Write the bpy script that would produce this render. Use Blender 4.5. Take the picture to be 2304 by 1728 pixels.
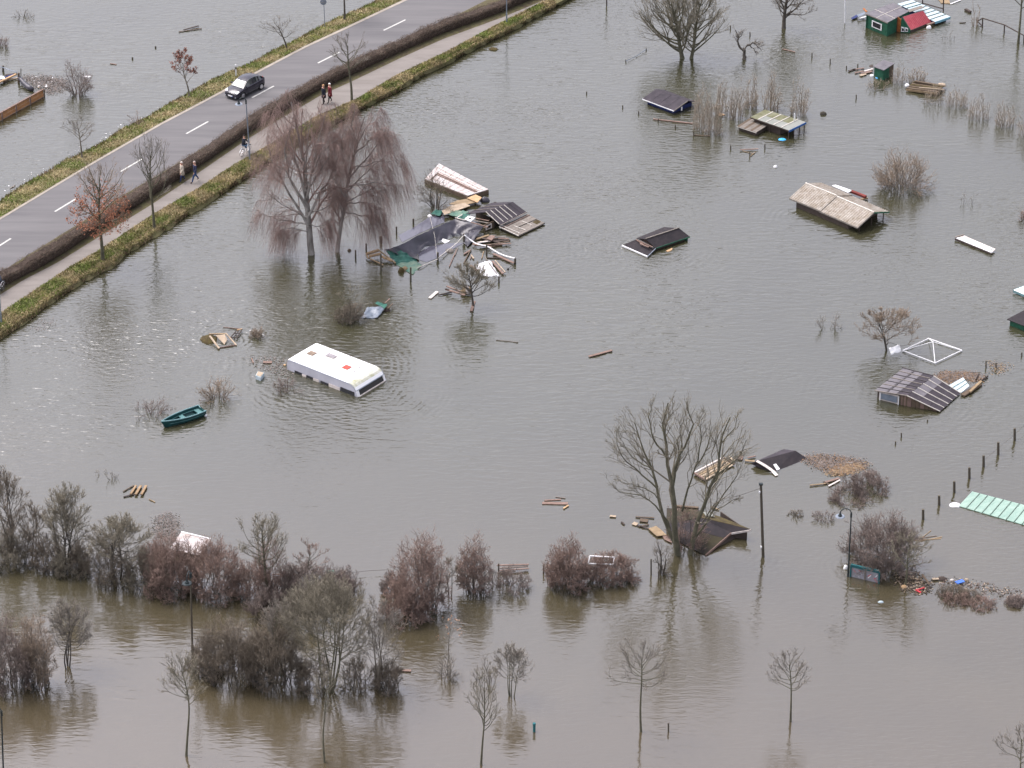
import bpy, math, random
import numpy as np
from mathutils import Vector, Matrix

for o in list(bpy.data.objects):
    bpy.data.objects.remove(o, do_unlink=True)
SC = bpy.context.scene
COL = SC.collection
random.seed(7)

# ------------------------------------------------------------ camera
H = 125.0
PITCH = math.radians(29.5)
FPX = 7500.0            # focal length in photo pixels (photo is 2304 wide)
cam = bpy.data.cameras.new('camera')
cam.sensor_width = 36.0
cam.lens = 36.0 * FPX / 2304.0
cam.clip_start = 1.0
cam.clip_end = 8000.0
camo = bpy.data.objects.new('camera', cam)
camo.location = (0, 0, H)
camo.rotation_euler = (math.radians(90) - PITCH, 0, 0)
COL.objects.link(camo)
SC.camera = camo

# ------------------------------------------------------------ light
SUN_EL, SUN_AZ = math.radians(62), math.radians(-60)     # azimuth from +Y towards +X
world = bpy.data.worlds.new("World")
SC.world = world
world.use_nodes = True
wn = world.node_tree.nodes; wl = world.node_tree.links
for n in list(wn): wn.remove(n)
sky = wn.new('ShaderNodeTexSky'); sky.sky_type = 'NISHITA'; sky.sun_disc = False
sky.sun_elevation = SUN_EL; sky.sun_rotation = SUN_AZ
sky.dust_density = 4.0; sky.air_density = 1.0; sky.ozone_density = 1.0
hs = wn.new('ShaderNodeHueSaturation'); hs.inputs['Saturation'].default_value = 0.36
bg = wn.new('ShaderNodeBackground'); bg.inputs['Strength'].default_value = 0.15
wo = wn.new('ShaderNodeOutputWorld')
wl.new(sky.outputs[0], hs.inputs['Color']); tint = wn.new('ShaderNodeMixRGB'); tint.blend_type = 'MULTIPLY'; tint.inputs[0].default_value = 1.0; tint.inputs[2].default_value = (1.025, .982, 1.03, 1)
wl.new(hs.outputs[0], tint.inputs[1]); wl.new(tint.outputs[0], bg.inputs['Color']); wl.new(bg.outputs[0], wo.inputs['Surface'])
sun = bpy.data.lights.new('sun', 'SUN'); sun.energy = 1.0; sun.angle = math.radians(40); sun.color = (1.0, 0.97, 0.93)
suno = bpy.data.objects.new('sun', sun); COL.objects.link(suno)
sd = Vector((math.sin(SUN_AZ)*math.cos(SUN_EL), math.cos(SUN_AZ)*math.cos(SUN_EL), math.sin(SUN_EL)))
suno.rotation_euler = (-sd).to_track_quat('-Z', 'Y').to_euler()
suno.location = (0, 200, 300)
SC.view_settings.view_transform = 'Standard'
SC.view_settings.look = 'None'
SC.view_settings.exposure = 1.3
SC.view_settings.gamma = 1.0
SC.view_settings.use_curve_mapping = False
SC.render.engine = 'CYCLES'

# ------------------------------------------------------------ photo pixel -> place
FW = np.array([0, math.cos(PITCH), -math.sin(PITCH)])
UP = np.array([0, math.sin(PITCH), math.cos(PITCH)])
RT = np.array([1.0, 0, 0])
CO = np.array([0, 0, H])
def ray(px, py): return FW + RT*((px-1152)/FPX) + UP*((864-py)/FPX)
def G(px, py, z=0.0):
    r = ray(px, py); return CO + r*((z-H)/r[2])
def V(px, py, Y):
    r = ray(px, py); return CO + r*(Y/r[1])
def mpp(p):                                   # metres per photo pixel at a point
    return float(np.dot(np.asarray(p)-CO, FW))/FPX

# ------------------------------------------------------------ materials
MATS = {}
def mat(name, col, rough=0.8, metal=0.0, var=0.25, scale=3.0, col2=None, bump=0.0, spec=0.3, stretch=(1,1,1), bscale=None, detail=4.0, rot=0.0):
    if name in MATS: return MATS[name]
    m = bpy.data.materials.new(name); m.use_nodes = True
    nt = m.node_tree; N = nt.nodes; L = nt.links
    b = N['Principled BSDF']
    b.inputs['Roughness'].default_value = rough
    b.inputs['Metallic'].default_value = metal
    b.inputs['Specular IOR Level'].default_value = spec
    tc = N.new('ShaderNodeTexCoord'); mp = N.new('ShaderNodeMapping')
    mp.inputs['Scale'].default_value = stretch; mp.inputs['Rotation'].default_value = (0, 0, rot)
    L.new(tc.outputs['Object'], mp.inputs['Vector'])
    no = N.new('ShaderNodeTexNoise'); no.inputs['Scale'].default_value = scale; no.inputs['Detail'].default_value = detail
    no.inputs['Roughness'].default_value = 0.65
    L.new(mp.outputs[0], no.inputs['Vector'])
    cr = N.new('ShaderNodeValToRGB')
    c2 = col2 if col2 else tuple(min(1, c*(1+var)) for c in col)
    c1 = tuple(c*(1-var) for c in col) if not col2 else col
    cr.color_ramp.elements[0].position = 0.32; cr.color_ramp.elements[1].position = 0.68
    cr.color_ramp.elements[0].color = (*c1, 1); cr.color_ramp.elements[1].color = (*c2, 1)
    L.new(no.outputs['Fac'], cr.inputs['Fac']); L.new(cr.outputs['Color'], b.inputs['Base Color'])
    if bump > 0:
        n2 = N.new('ShaderNodeTexNoise'); n2.inputs['Scale'].default_value = bscale or scale*4; n2.inputs['Detail'].default_value = 3
        L.new(mp.outputs[0], n2.inputs['Vector'])
        bp = N.new('ShaderNodeBump'); bp.inputs['Strength'].default_value = 0.6; bp.inputs['Distance'].default_value = bump
        L.new(n2.outputs['Fac'], bp.inputs['Height']); L.new(bp.outputs[0], b.inputs['Normal'])
    MATS[name] = m
    return m

M = dict(
 bark_grey = mat('bark_grey', (0.15, 0.132, 0.105), .9, scale=2, var=.4, bump=.02),
 bark_olive = mat('bark_olive', (.095,.09,.06), .9, scale=2, var=.4, bump=.02),
 bark_dark = mat('bark_dark', (0.075, 0.066, 0.055), .9, scale=2, var=.4, bump=.02),
 bark_pale = mat('bark_pale', (.09,.08,.07), .85, scale=1.5, col2=(.36,.34,.31), bump=.02, stretch=(1,1,.35)),
 twig_grey = mat('twig_grey', (0.19, 0.17, 0.145), .9, scale=.8, var=.35),
 twig_olive = mat('twig_olive', (.185, .165, .125), .9, scale=.8, var=.35),
 twig_dark = mat('twig_dark', (.145,.12,.092), .9, scale=.8, var=.4),
 twig_purple = mat('twig_purple', (.17, .135, .118), .9, scale=.8, var=.35),
 twig_red = mat('twig_red', (.21, .148, .122), .9, scale=.8, var=.35),
 reed = mat('reed', (.27,.225,.175), .9, scale=.8, var=.3),
 twig_birch = mat('twig_birch', (.27,.19,.165), .9, scale=.8, var=.3),
 twig_brown = mat('twig_brown', (0.23, 0.18, 0.135), .9, scale=.8, var=.3),
 leaf_rust = mat('leaf_rust', (.27,.115,.065), .8, scale=2, var=.45),
 leaf_dark_red = mat('leaf_dark_red', (.2,.08,.055), .8, scale=2, var=.45),
 leaf_pale = mat('leaf_pale', (.35,.2,.12), .8, scale=2, var=.3),
)

# ------------------------------------------------------------ object helpers
def tag(o, label=None, cat=None, group=None, kind=None):
    if label: o['label'] = label
    if cat: o['category'] = cat
    if group: o['group'] = group
    if kind: o['kind'] = kind
    return o
def empty(name, loc, label, cat, group=None):
    o = bpy.data.objects.new(name, None); COL.objects.link(o)
    o.location = tuple(loc); o.empty_display_size = .3
    return tag(o, label, cat, group)
def mesh_obj(name, v, f, m, parent=None, smooth=False, mi=None, mats=None):
    """v in world coordinates; the object's origin goes to its parent's base or its own centre"""
    v = np.asarray(v, float)
    org = np.array(parent_world(parent)) if parent is not None else np.array([v[:,0].mean(), v[:,1].mean(), v[:,2].min()])
    me = bpy.data.meshes.new(name)
    me.from_pydata((v-org).tolist(), [], [tuple(int(i) for i in q) for q in f])
    if mats:
        for k in mats: me.materials.append(k)
        if mi is not None: me.polygons.foreach_set('material_index', np.asarray(mi, dtype=np.int32))
    else: me.materials.append(m)
    if smooth: me.polygons.foreach_set('use_smooth', [True]*len(me.polygons))
    me.update()
    o = bpy.data.objects.new(name, me); COL.objects.link(o)
    if parent is not None: o.parent = parent
    else: o.location = tuple(org)
    return o
def parent_world(p):
    w = np.zeros(3)
    while p is not None:
        w = w + np.array(p.location); p = p.parent
    return w
def fast_mesh(name, v, quads, m, parent=None, smooth=True, mats=None, mi=None):
    """numpy arrays: v (n,3) world, quads (k,3|4)"""
    org = np.array(parent_world(parent)) if parent is not None else np.array([v[:,0].mean(), v[:,1].mean(), 0.0])
    me = bpy.data.meshes.new(name)
    vv = (v-org).astype(np.float32)
    me.vertices.add(len(vv)); me.vertices.foreach_set('co', vv.ravel())
    k, s = quads.shape
    me.loops.add(k*s); me.loops.foreach_set('vertex_index', quads.astype(np.int32).ravel())
    me.polygons.add(k); me.polygons.foreach_set('loop_start', (np.arange(k)*s).astype(np.int32))
    me.polygons.foreach_set('loop_total', np.full(k, s, np.int32))
    if mats:
        for q in mats: me.materials.append(q)
        me.polygons.foreach_set('material_index', mi.astype(np.int32))
    else: me.materials.append(m)
    if smooth: me.polygons.foreach_set('use_smooth', np.ones(k, bool))
    me.update(calc_edges=True)
    o = bpy.data.objects.new(name, me); COL.objects.link(o)
    if parent is not None: o.parent = parent
    else: o.location = tuple(org)
    return o

class MB:
    """collects shapes (world coordinates) for ONE mesh"""
    def __init__(s): s.v = []; s.f = []; s.mi = []; s.cur = 0
    def add(s, vs, fs):
        b = len(s.v); s.v += [tuple(map(float, p)) for p in vs]
        s.f += [tuple(b+i for i in q) for q in fs]; s.mi += [s.cur]*len(fs)
    def box(s, c, ax, ay, az):
        """centre, three half-axis vectors"""
        c, ax, ay, az = map(lambda q: np.asarray(q, float), (c, ax, ay, az))
        vs = [c+i*ax+j*ay+k*az for k in (-1,1) for j in (-1,1) for i in (-1,1)]
        s.add(vs, [(0,2,3,1),(4,5,7,6),(0,1,5,4),(2,6,7,3),(0,4,6,2),(1,3,7,5)])
    def bar(s, a, b, w, h):
        """board from a to b, width w (sideways), thickness h (up)"""
        a, b = np.asarray(a, float), np.asarray(b, float)
        d = b-a; L = np.linalg.norm(d); d = d/max(L, 1e-6)
        up = np.array([0,0,1.0]) if abs(d[2]) < .95 else np.array([0,1.0,0])
        sd = np.cross(d, up); sd /= np.linalg.norm(sd); u = np.cross(sd, d)
        s.box((a+b)/2, d*L/2, sd*w/2, u*h/2)
    def tube(s, pts, rad, n=8, cap=True):
        pts = [np.asarray(p, float) for p in pts]
        if not hasattr(rad, '__len__'): rad = [rad]*len(pts)
        b = len(s.v); prev = None; vs = []
        for i, p in enumerate(pts):
            d = pts[min(i+1, len(pts)-1)]-pts[max(i-1, 0)]; d = d/max(np.linalg.norm(d), 1e-9)
            if prev is None:
                ref = np.array([0,0,1.0]) if abs(d[2]) < .9 else np.array([1.0,0,0])
            else: ref = prev
            a = np.cross(d, ref); a /= max(np.linalg.norm(a), 1e-9); c = np.cross(a, d); prev = c
            for k in range(n):
                t = 2*math.pi*k/n; vs.append(p+(a*math.cos(t)+c*math.sin(t))*rad[i])
        fs = []
        for i in range(len(pts)-1):
            for k in range(n):
                k2 = (k+1) % n; fs.append((i*n+k, i*n+k2, (i+1)*n+k2, (i+1)*n+k))
        if cap: fs.append(tuple(range(n-1, -1, -1))); fs.append(tuple((len(pts)-1)*n+k for k in range(n)))
        s.add(vs, fs)
    def slab(s, poly, t):
        """polygon (>=3 world points, seen from above counter-clockwise or not) with thickness t downwards along its normal"""
        P = [np.asarray(p, float) for p in poly]
        n = np.zeros(3)
        for i in range(len(P)): n += np.cross(P[i]-P[0], P[(i+1) % len(P)]-P[0])
        n /= max(np.linalg.norm(n), 1e-9)
        if n[2] < 0: P = P[::-1]; n = -n
        k = len(P); vs = P+[p-n*t for p in P]
        fs = [tuple(range(k)), tuple(range(2*k-1, k-1, -1))]+[(i, k+i, k+(i+1) % k, (i+1) % k) for i in range(k)]
        s.add(vs, fs)
    def wall(s, poly, t, toward):
        """vertical polygon with thickness t away from the point `toward` side"""
        P = [np.asarray(p, float) for p in poly]
        n = np.zeros(3)
        for i in range(len(P)): n += np.cross(P[i]-P[0], P[(i+1) % len(P)]-P[0])
        n /= max(np.linalg.norm(n), 1e-9)
        if np.dot(n, np.asarray(toward)-P[0]) < 0: P = P[::-1]; n = -n
        k = len(P); vs = P+[p-n*t for p in P]
        fs = [tuple(range(k)), tuple(range(2*k-1, k-1, -1))]+[(i, k+i, k+(i+1) % k, (i+1) % k) for i in range(k)]
        s.add(vs, fs)
    def build(s, name, m, parent=None, smooth=False, mats=None):
        return mesh_obj(name, s.v, s.f, m, parent, smooth, s.mi, mats)
def lerp(a, b, t): return np.asarray(a)*(1-t)+np.asarray(b)*t
def quadpt(q, u, v):
    """q = a,b,c,d ; u along a->b , v along a->d"""
    return lerp(lerp(q[0], q[1], u), lerp(q[3], q[2], u), v)

# ------------------------------------------------------------ water
def water_material():
    m = bpy.data.materials.new('flood_water'); m.use_nodes = True
    nt = m.node_tree; N = nt.nodes; L = nt.links
    b = N['Principled BSDF']; b.inputs['Roughness'].default_value = .09
    b.inputs['IOR'].default_value = 2.15
    tc = N.new('ShaderNodeTexCoord')
    def math_(op, a, b_=None, clamp=False):
        n = N.new('ShaderNodeMath'); n.operation = op; n.use_clamp = clamp
        for i, q in enumerate((a, b_)):
            if q is None: continue
            if isinstance(q, (int, float)): n.inputs[i].default_value = q
            else: L.new(q, n.inputs[i])
        return n.outputs[0]
    def noise(scale, detail, rot=0, sc=(1,1,1), dist=0.0, loc=(0,0,0), vec=None, rough=.5):
        mp = N.new('ShaderNodeMapping'); mp.vector_type = 'POINT'
        mp.inputs['Rotation'].default_value = (0,0,rot); mp.inputs['Scale'].default_value = sc; mp.inputs['Location'].default_value = loc
        L.new(vec or tc.outputs['Object'], mp.inputs['Vector'])
        n = N.new('ShaderNodeTexNoise'); n.inputs['Scale'].default_value = scale; n.inputs['Detail'].default_value = detail
        n.inputs['Distortion'].default_value = dist; n.inputs['Roughness'].default_value = rough
        L.new(mp.outputs[0], n.inputs['Vector']); return n.outputs['Fac']
    def ramp(fac, p0, p1, c0=(0,0,0,1), c1=(1,1,1,1)):
        r = N.new('ShaderNodeValToRGB'); r.color_ramp.elements[0].position = p0; r.color_ramp.elements[1].position = p1
        r.color_ramp.elements[0].color = c0; r.color_ramp.elements[1].color = c1
        L.new(fac, r.inputs['Fac']); return r.outputs['Color']
    sep = N.new('ShaderNodeSeparateXYZ'); L.new(tc.outputs['Object'], sep.inputs[0])
    # silt: grey-green far field, browner towards the near lane (y small)
    mr = N.new('ShaderNodeMapRange'); mr.inputs['From Min'].default_value = 205; mr.inputs['From Max'].default_value = 165
    L.new(math_('ADD', sep.outputs['Y'], math_('MULTIPLY', noise(.05, 3), 30)), mr.inputs['Value'])
    mr.inputs['From Min'].default_value = 232; mr.inputs['From Max'].default_value = 188
    silt = N.new('ShaderNodeMixRGB'); silt.inputs[1].default_value = (*WC1, 1); silt.inputs[2].default_value = (*WC2, 1)
    L.new(mr.outputs[0], silt.inputs[0])
    var = N.new('ShaderNodeMixRGB'); var.blend_type = 'MULTIPLY'; var.inputs[0].default_value = .5
    L.new(silt.outputs[0], var.inputs[1]); L.new(ramp(noise(.06, 4, dist=1.0, loc=(31,7,0)), .3, .7, (.8,.8,.8,1), (1.15,1.15,1.15,1)), var.inputs[2])
    L.new(var.outputs[0], b.inputs['Base Color'])
    # ripples
    r1 = noise(1.0, 2.5, math.radians(-12), (1.05, 3.3, 1), .5)
    r2 = noise(1.0, 2.0, math.radians(24), (.65, 2.5, 1), .6, (13,5,0))
    r3 = noise(1.0, 2.0, math.radians(-35), (1.3, 3.6, 1), .5, (53,15,0))
    sel = ramp(noise(.03, 1.5, loc=(9,40,0)), .42, .58)
    sel2 = ramp(noise(.035, 1.5, loc=(79,20,0)), .48, .62)
    mx = N.new('ShaderNodeMixRGB'); L.new(sel, mx.inputs[0]); L.new(r1, mx.inputs[1]); L.new(r2, mx.inputs[2])
    mx2 = N.new('ShaderNodeMixRGB'); L.new(sel2, mx2.inputs[0]); L.new(mx.outputs[0], mx2.inputs[1]); L.new(r3, mx2.inputs[2])
    fine = noise(5.0, 2, 0, (.8, 1.5, 1))
    h = math_('ADD', mx2.outputs[0], math_('MULTIPLY', fine, .12))
    # rings spreading from the caravan and from the dark sunken roofs
    rings = None; rn1 = noise(.5, 1); rn2 = ramp(noise(.35, 1, loc=(5,9,0)), .42, .62)
    for (px, py, rad, wl_) in RINGS:
        c = G(px, py)
        sub = N.new('ShaderNodeVectorMath'); sub.operation = 'DISTANCE'; L.new(tc.outputs['Object'], sub.inputs[0]); sub.inputs[1].default_value = (c[0], c[1], 0)
        d = math_('ADD', sub.outputs['Value'], math_('MULTIPLY', rn1, .9))
        s = math_('SINE', math_('MULTIPLY', d, 6.283/wl_))
        fall = math_('SUBTRACT', 1.0, math_('DIVIDE', sub.outputs['Value'], rad), True)
        fall = math_('MULTIPLY', fall, rn2)
        t = math_('MULTIPLY', math_('MULTIPLY', s, fall), .16)
        rings = t if rings is None else math_('ADD', rings, t)
    h = math_('ADD', h, rings)
    # patches of calmer water, smoother towards the near lane
    calm = ramp(noise(.045, 2.5, dist=.8, loc=(3,77,0)), .34, .6, (.55,.55,.55,1), (1,1,1,1))
    near = N.new('ShaderNodeMapRange'); near.inputs['From Min'].default_value = 196; near.inputs['From Max'].default_value = 232
    near.inputs['To Min'].default_value = .5; near.inputs['To Max'].default_value = 1.0
    L.new(sep.outputs['Y'], near.inputs['Value'])
    amp = math_('MULTIPLY', calm, near.outputs[0])
    bp = N.new('ShaderNodeBump'); bp.inputs['Strength'].default_value = 1.0; bp.inputs['Distance'].default_value = RIPPLE
    L.new(math_('MULTIPLY', h, amp), bp.inputs['Height']); L.new(bp.outputs[0], b.inputs['Normal'])
    return m
WC1 = (.038,.037,.020); WC2 = (.062,.050,.030); RIPPLE = .09
RINGS = [(740,830,14,.55), (840,880,10,.5), (1480,560,12,.6), (1860,500,12,.6), (2045,900,12,.6), (520,765,7,.45), (1150,560,11,.5), (420,930,6,.45), (1930,1280,13,.55), (2240,1140,10,.5), (1600,1230,9,.5)]
WATER = water_material()
def flat(name, pts, m, z):
    o = mesh_obj(name, [(x, y, z) for x, y in pts], [tuple(range(len(pts)))], m)
    return o
# object origin kept at the world origin so that texture coordinates are metres
def plain(name, v, f, m):
    me = bpy.data.meshes.new(name); me.from_pydata(v, [], f); me.materials.append(m)
    o = bpy.data.objects.new(name, me); COL.objects.link(o); return o
wo_ = plain('flood_water', [(-3000,-1500,0),(3000,-1500,0),(3000,6000,0),(-3000,6000,0)], [(0,1,2,3)], WATER)
tag(wo_, 'grey brown rippled flood water covering the gardens', kind='structure')
bed = plain('drowned_ground', [(-3000,-1500,-2.5),(3000,-1500,-2.5),(3000,6000,-2.5),(-3000,6000,-2.5)], [(0,1,2,3)], mat('silt', (.1,.08,.05)))
tag(bed, 'silty ground under the flood', kind='structure')

# ------------------------------------------------------------ embankment with road, hedge and path
def interp(poly, xs):
    X = [p[0] for p in poly]; Y = [p[1] for p in poly]
    out = []
    for x in xs:
        if x <= X[0]: s = (Y[2]-Y[0])/(X[2]-X[0]); out.append(Y[0]+s*(x-X[0]))
        elif x >= X[-1]: s = (Y[-1]-Y[-3])/(X[-1]-X[-3]); out.append(Y[-1]+s*(x-X[-1]))
        else: out.append(float(np.interp(x, X, Y)))
    return out
E_UP = [(0,451),(16,440),(66,407),(111,383),(148,359),(186,342),(239,316),(268,292),(332,263),(360,246),(382,231),(424,210),(477,179),(530,156),(580,134),(611,114),(659,93),(712,64),(765,37),(818,16),(850,0)]
K_UP = [(0,489),(80,441),(217,359),(358,278),(451,229),(500,203),(584,156),(685,103),(778,60),(905,0)]
CEN = [(-20,565),(25,536),(148,461),(296,371),(445,286),(592,206),(738,130),(888,56),(1000,2)]
H_FR = [(0,650),(106,595),(217,523),(340,444),(424,392),(556,303),(606,270),(720,203),(791,170),(897,120),(1000,75),(1130,28),(1219,-10)]
P_UP = [(0,662),(53,628),(133,587),(217,535),(340,460),(450,385),(556,312),(606,281),(720,214),(791,182),(897,131),(1000,85),(1130,38),(1219,2)]
P_LO = [(0,705),(80,652),(159,600),(225,562),(345,482),(451,421),(526,371),(606,326),(712,262),(802,223),(897,167),(1000,119),(1110,60),(1229,0)]
E_LO = [(0,766),(30,745),(72,718),(100,693),(127,676),(191,633),(235,612),(260,599),(281,575),(320,552),(350,532),(382,514),(420,486),(451,469),(500,437),(531,416),(579,385),(640,340),(712,297),(765,273),(810,248),(855,225),(897,207),(924,186),(966,162),(1000,149),(1042,123),(1085,102),(1146,73),(1200,42),(1281,0)]
XS = list(range(-400, 1700, 10))
yu, ku, ce = interp(E_UP, XS), interp(K_UP, XS), interp(CEN, XS)
hf, pu, pl, el = interp(H_FR, XS), interp(P_UP, XS), interp(P_LO, XS), interp(E_LO, XS)
r_lo = [c+(c-k) for c, k in zip(ce, ku)]
def strip(name, rows, m, label, kind='structure'):
    """rows = list of (ylist, z)"""
    n = len(XS); v = []; f = []
    for ys, z in rows:
        for x, y in zip(XS, ys):
            v.append(tuple(G(x, y, z)))
    for r in range(len(rows)-1):
        for i in range(n-1): f.append((r*n+i, (r+1)*n+i, (r+1)*n+i+1, r*n+i+1))
    o = plain(name, v, f, m); return tag(o, label, kind=kind)
def off(ys, d): return [y+d for y in ys]
def mixy(a, b, t): return [p*(1-t)+q*t for p, q in zip(a, b)]
rs = random.Random(3)
jit = [rs.uniform(-3, 3) for _ in XS]
soil = mat('verge_soil', (.10,.10,.04), .95, scale=.9, col2=(.17,.145,.075), bump=.05)
_a = G(0,552,.6); _b = G(800,100,.6); RANG = math.atan2(_b[1]-_a[1], _b[0]-_a[0])
tarm = mat('road_asphalt', (.098,.095,.098), .9, scale=.9, col2=(.135,.13,.13), stretch=(.09,1,1), rot=-RANG, detail=6, bump=.004, bscale=60)
pathm = mat('path_gravel', (.15,.135,.122), .95, scale=1.1, col2=(.2,.182,.166), stretch=(.25,1,1), rot=-RANG, detail=6, bump=.01, bscale=12)
kerbm = mat('kerb_concrete', (.27,.24,.2), .9, scale=1.0, var=.15)
litter = mat('leaf_litter', (.06,.045,.03), .95, scale=2.0, col2=(.09,.085,.035), bump=.04)
yu2 = [a+b for a, b in zip(yu, jit)]
strip('verge', [(off(yu2,-6), -.5), (yu2, .02), (mixy(yu, ku, .35), .38), (mixy(yu, ku, .8), .55), (off(ku, 0), .57)], soil, 'narrow grass verge between the flood and the road')
strip('kerb', [(off(ku, .5), .5), (off(ku, 0.5), .585), (off(ku, 5.5), .575), (off(ku, 5.5), .5)], kerbm, 'pale concrete edge strip of the road')
strip('road', [(off(ku, 3), .55), (ce, .60), (off(r_lo, 2), .55)], tarm, 'grey two lane asphalt road on the embankment')
strip('hedge_bank', [(off(r_lo, -1), .50), (off(r_lo, 0), .62), (hf, .62), (off(pu, 3), .56)], litter, 'strip of leaf litter under the hedge')
strip('path', [(off(pu, 0), .565), (mixy(pu, pl, .5), .585), (off(pl, 2), .565)], pathm, 'pale gravel footpath beside the hedge')
jl = [rs.uniform(-4, 4) for _ in XS]
el2 = [a+b for a, b in zip(el, jl)]
strip('verge', [(pl, .60), (mixy(pl, el, .35), .62), (mixy(pl, el, .75), .42), (el2, .03), (off(el2, 8), -.5)], soil, 'wide grass verge between the path and the flood')
# dark wet line between path and grass
strip('path_edge', [(off(pl, -1.2), .592), (off(pl, 2.2), .604)], mat('wet_edge', (.07,.055,.045), .9), 'dark soil edge of the footpath')
# centre line dashes: painted, single pieces of the road
road = bpy.data.objects['road']
paint = mat('road_paint', (.42,.42,.39), .8, var=.15)
for k in range(-2, 12):
    xm = 148.3+148*k
    if k < 0: xm = 148.3+148*k
    y0, y1 = interp(CEN, [xm-25, xm+24]); 
    a, b = G(xm-25, y0, .606), G(xm+24, y1, .606)
    d = (b-a)/np.linalg.norm(b-a); s = np.array([-d[1], d[0], 0])*.085
    me = bpy.data.meshes.new('lane_dash'); me.from_pydata([tuple(a-s), tuple(b-s), tuple(b+s), tuple(a+s)], [], [(0,1,2,3)]); me.materials.append(paint)
    o = bpy.data.objects.new('lane_dash', me); COL.objects.link(o); o.parent = road

# grass blades on both verges
def grass():
    rng = np.random.default_rng(5)
    pts = []; sel = []
    def scatter(ya, yb, za, zb, n, edge):
        i = rng.integers(30, 165, n); fx = rng.random(n); t = rng.random(n)
        x = np.array(XS)[i]+fx*10
        A = np.array(ya); B = np.array(yb)
        a = A[i]*(1-fx)+A[i+1]*fx; b = B[i]*(1-fx)+B[i+1]*fx
        y = a*(1-t)+b*t; z = za(t)
        r = FW[None]+RT[None]*((x-1152)/FPX)[:,None]+UP[None]*((864-y)/FPX)[:,None]
        P = CO[None]+r*((z-H)/r[:,2])[:,None]
        return P, t, x
    P1, t1, x1 = scatter(yu, ku, lambda t: np.interp(t, [0,.35,.8,1], [0,.36,.53,.55]), None, 30000, 0)
    P2, t2, x2 = scatter(pl, el, lambda t: np.interp(t, [0,.35,.75,1.0], [.58,.6,.4,0]), None, 60000, 0)
    P = np.concatenate([P1, P2]); t = np.concatenate([t1, 1-t2]); side = np.concatenate([np.zeros(len(P1)), np.ones(len(P2))])
    n = len(P)
    # clumps by smooth pseudo noise
    cl = np.sin(P[:,0]*1.3+np.sin(P[:,1]*.9)*2)+np.sin(P[:,1]*1.7+P[:,0]*.6)+rng.normal(0, .7, n)
    h = rng.uniform(.05, .2, n)*(1+.5*(t < .25))
    ang = rng.random(n)*6.283; w = rng.uniform(.03, .06, n)
    side_v = np.stack([np.cos(ang), np.sin(ang), 0*ang], 1)*w[:,None]
    lean = np.stack([rng.normal(0,.09,n), rng.normal(0,.09,n), h], 1)
    v = np.empty((n,3,3)); v[:,0] = P-side_v; v[:,1] = P+side_v; v[:,2] = P+lean
    q = np.arange(n*3).reshape(n,3)
    mi = np.where(cl > .35, 0, np.where(cl > -.9, 1, 2))
    dry = (t < .45) & (side == 1) & (rng.random(n) < .6); mi = np.where(dry, 2, mi)
    brown = (t < .12) & (rng.random(n) < .5); mi = np.where(brown, 3, mi)
    for s, nm, lb in ((0, 'grass', 'short green and straw grass on the narrow verge above the road'), (1, 'grass', 'straw and green grass tufts on the wide verge below the path')):
        k = side == s
        o = fast_mesh(nm, v[k].reshape(-1,3), np.arange(k.sum()*3).reshape(-1,3), None, smooth=False,
            mats=[mat('grass_green', (.13,.165,.035), .8, scale=1.2, var=.4), mat('grass_olive', (.185,.165,.06), .8, scale=1.2, var=.4),
                  mat('grass_straw', (.34,.27,.15), .8, scale=1.2, var=.4), mat('grass_dead', (.12,.08,.05), .9, var=.4)], mi=mi[k])
        tag(o, lb, 'grass', kind='stuff')
grass()

# ------------------------------------------------------------ woody plants
def nrm(a): return a/np.maximum(np.linalg.norm(a, axis=-1, keepdims=True), 1e-9)
def curves(rng, S, D, L, K, bend, wob):
    t = np.linspace(0, 1, K)[None,:,None]
    L = L[:,None,None]
    w = rng.normal(0, 1, (len(S), 1, 3)); w2 = rng.normal(0, 1, (len(S), 1, 3))
    return S[:,None]+D[:,None]*L*t+bend[:,None]*L*t*t+(w*np.sin(t*3.6)*wob+w2*np.sin(t*7.1)*wob*.5)*L
def beziers(rng, S, C, E, K, wob):
    t = np.linspace(0, 1, K)[None,:,None]
    L = np.linalg.norm(E-S, axis=1)[:,None,None]
    w = rng.normal(0, 1, (len(S), 1, 3)); w2 = rng.normal(0, 1, (len(S), 1, 3))
    return (1-t)**2*S[:,None]+2*t*(1-t)*C[:,None]+t*t*E[:,None]+(w*np.sin(t*3.14)+w2*np.sin(t*6.28)*.6)*wob*L
def taper(r0, K, end=.25): return r0[:,None]*(1-(1-end)*np.linspace(0, 1, K)[None]**.9)
def tubes(P, R, sides):
    n, K, _ = P.shape
    D = nrm(P[:,-1]-P[:,0]); ref = np.where(np.abs(D[:,2:3]) < .9, np.array([[0,0,1.0]]), np.array([[1.0,0,0]]))
    A = nrm(np.cross(D, ref)); B = np.cross(D, A)
    a = 2*math.pi*np.arange(sides)/sides
    ring = A[:,None,None]*np.cos(a)[None,None,:,None]+B[:,None,None]*np.sin(a)[None,None,:,None]
    v = (P[:,:,None]+ring*R[:,:,None,None]).reshape(-1, 3)
    base = (np.arange(n)*K*sides)[:,None,None]+(np.arange(K-1)*sides)[None,:,None]
    s = np.arange(sides)[None,None]; s2 = (np.arange(sides)+1) % sides; s2 = s2[None,None]
    q = np.stack([base+s, base+s2, base+sides+s2, base+sides+s], -1).reshape(-1, 4)
    return v, np.concatenate([q[:,[0,1,2]], q[:,[0,2,3]]])
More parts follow.
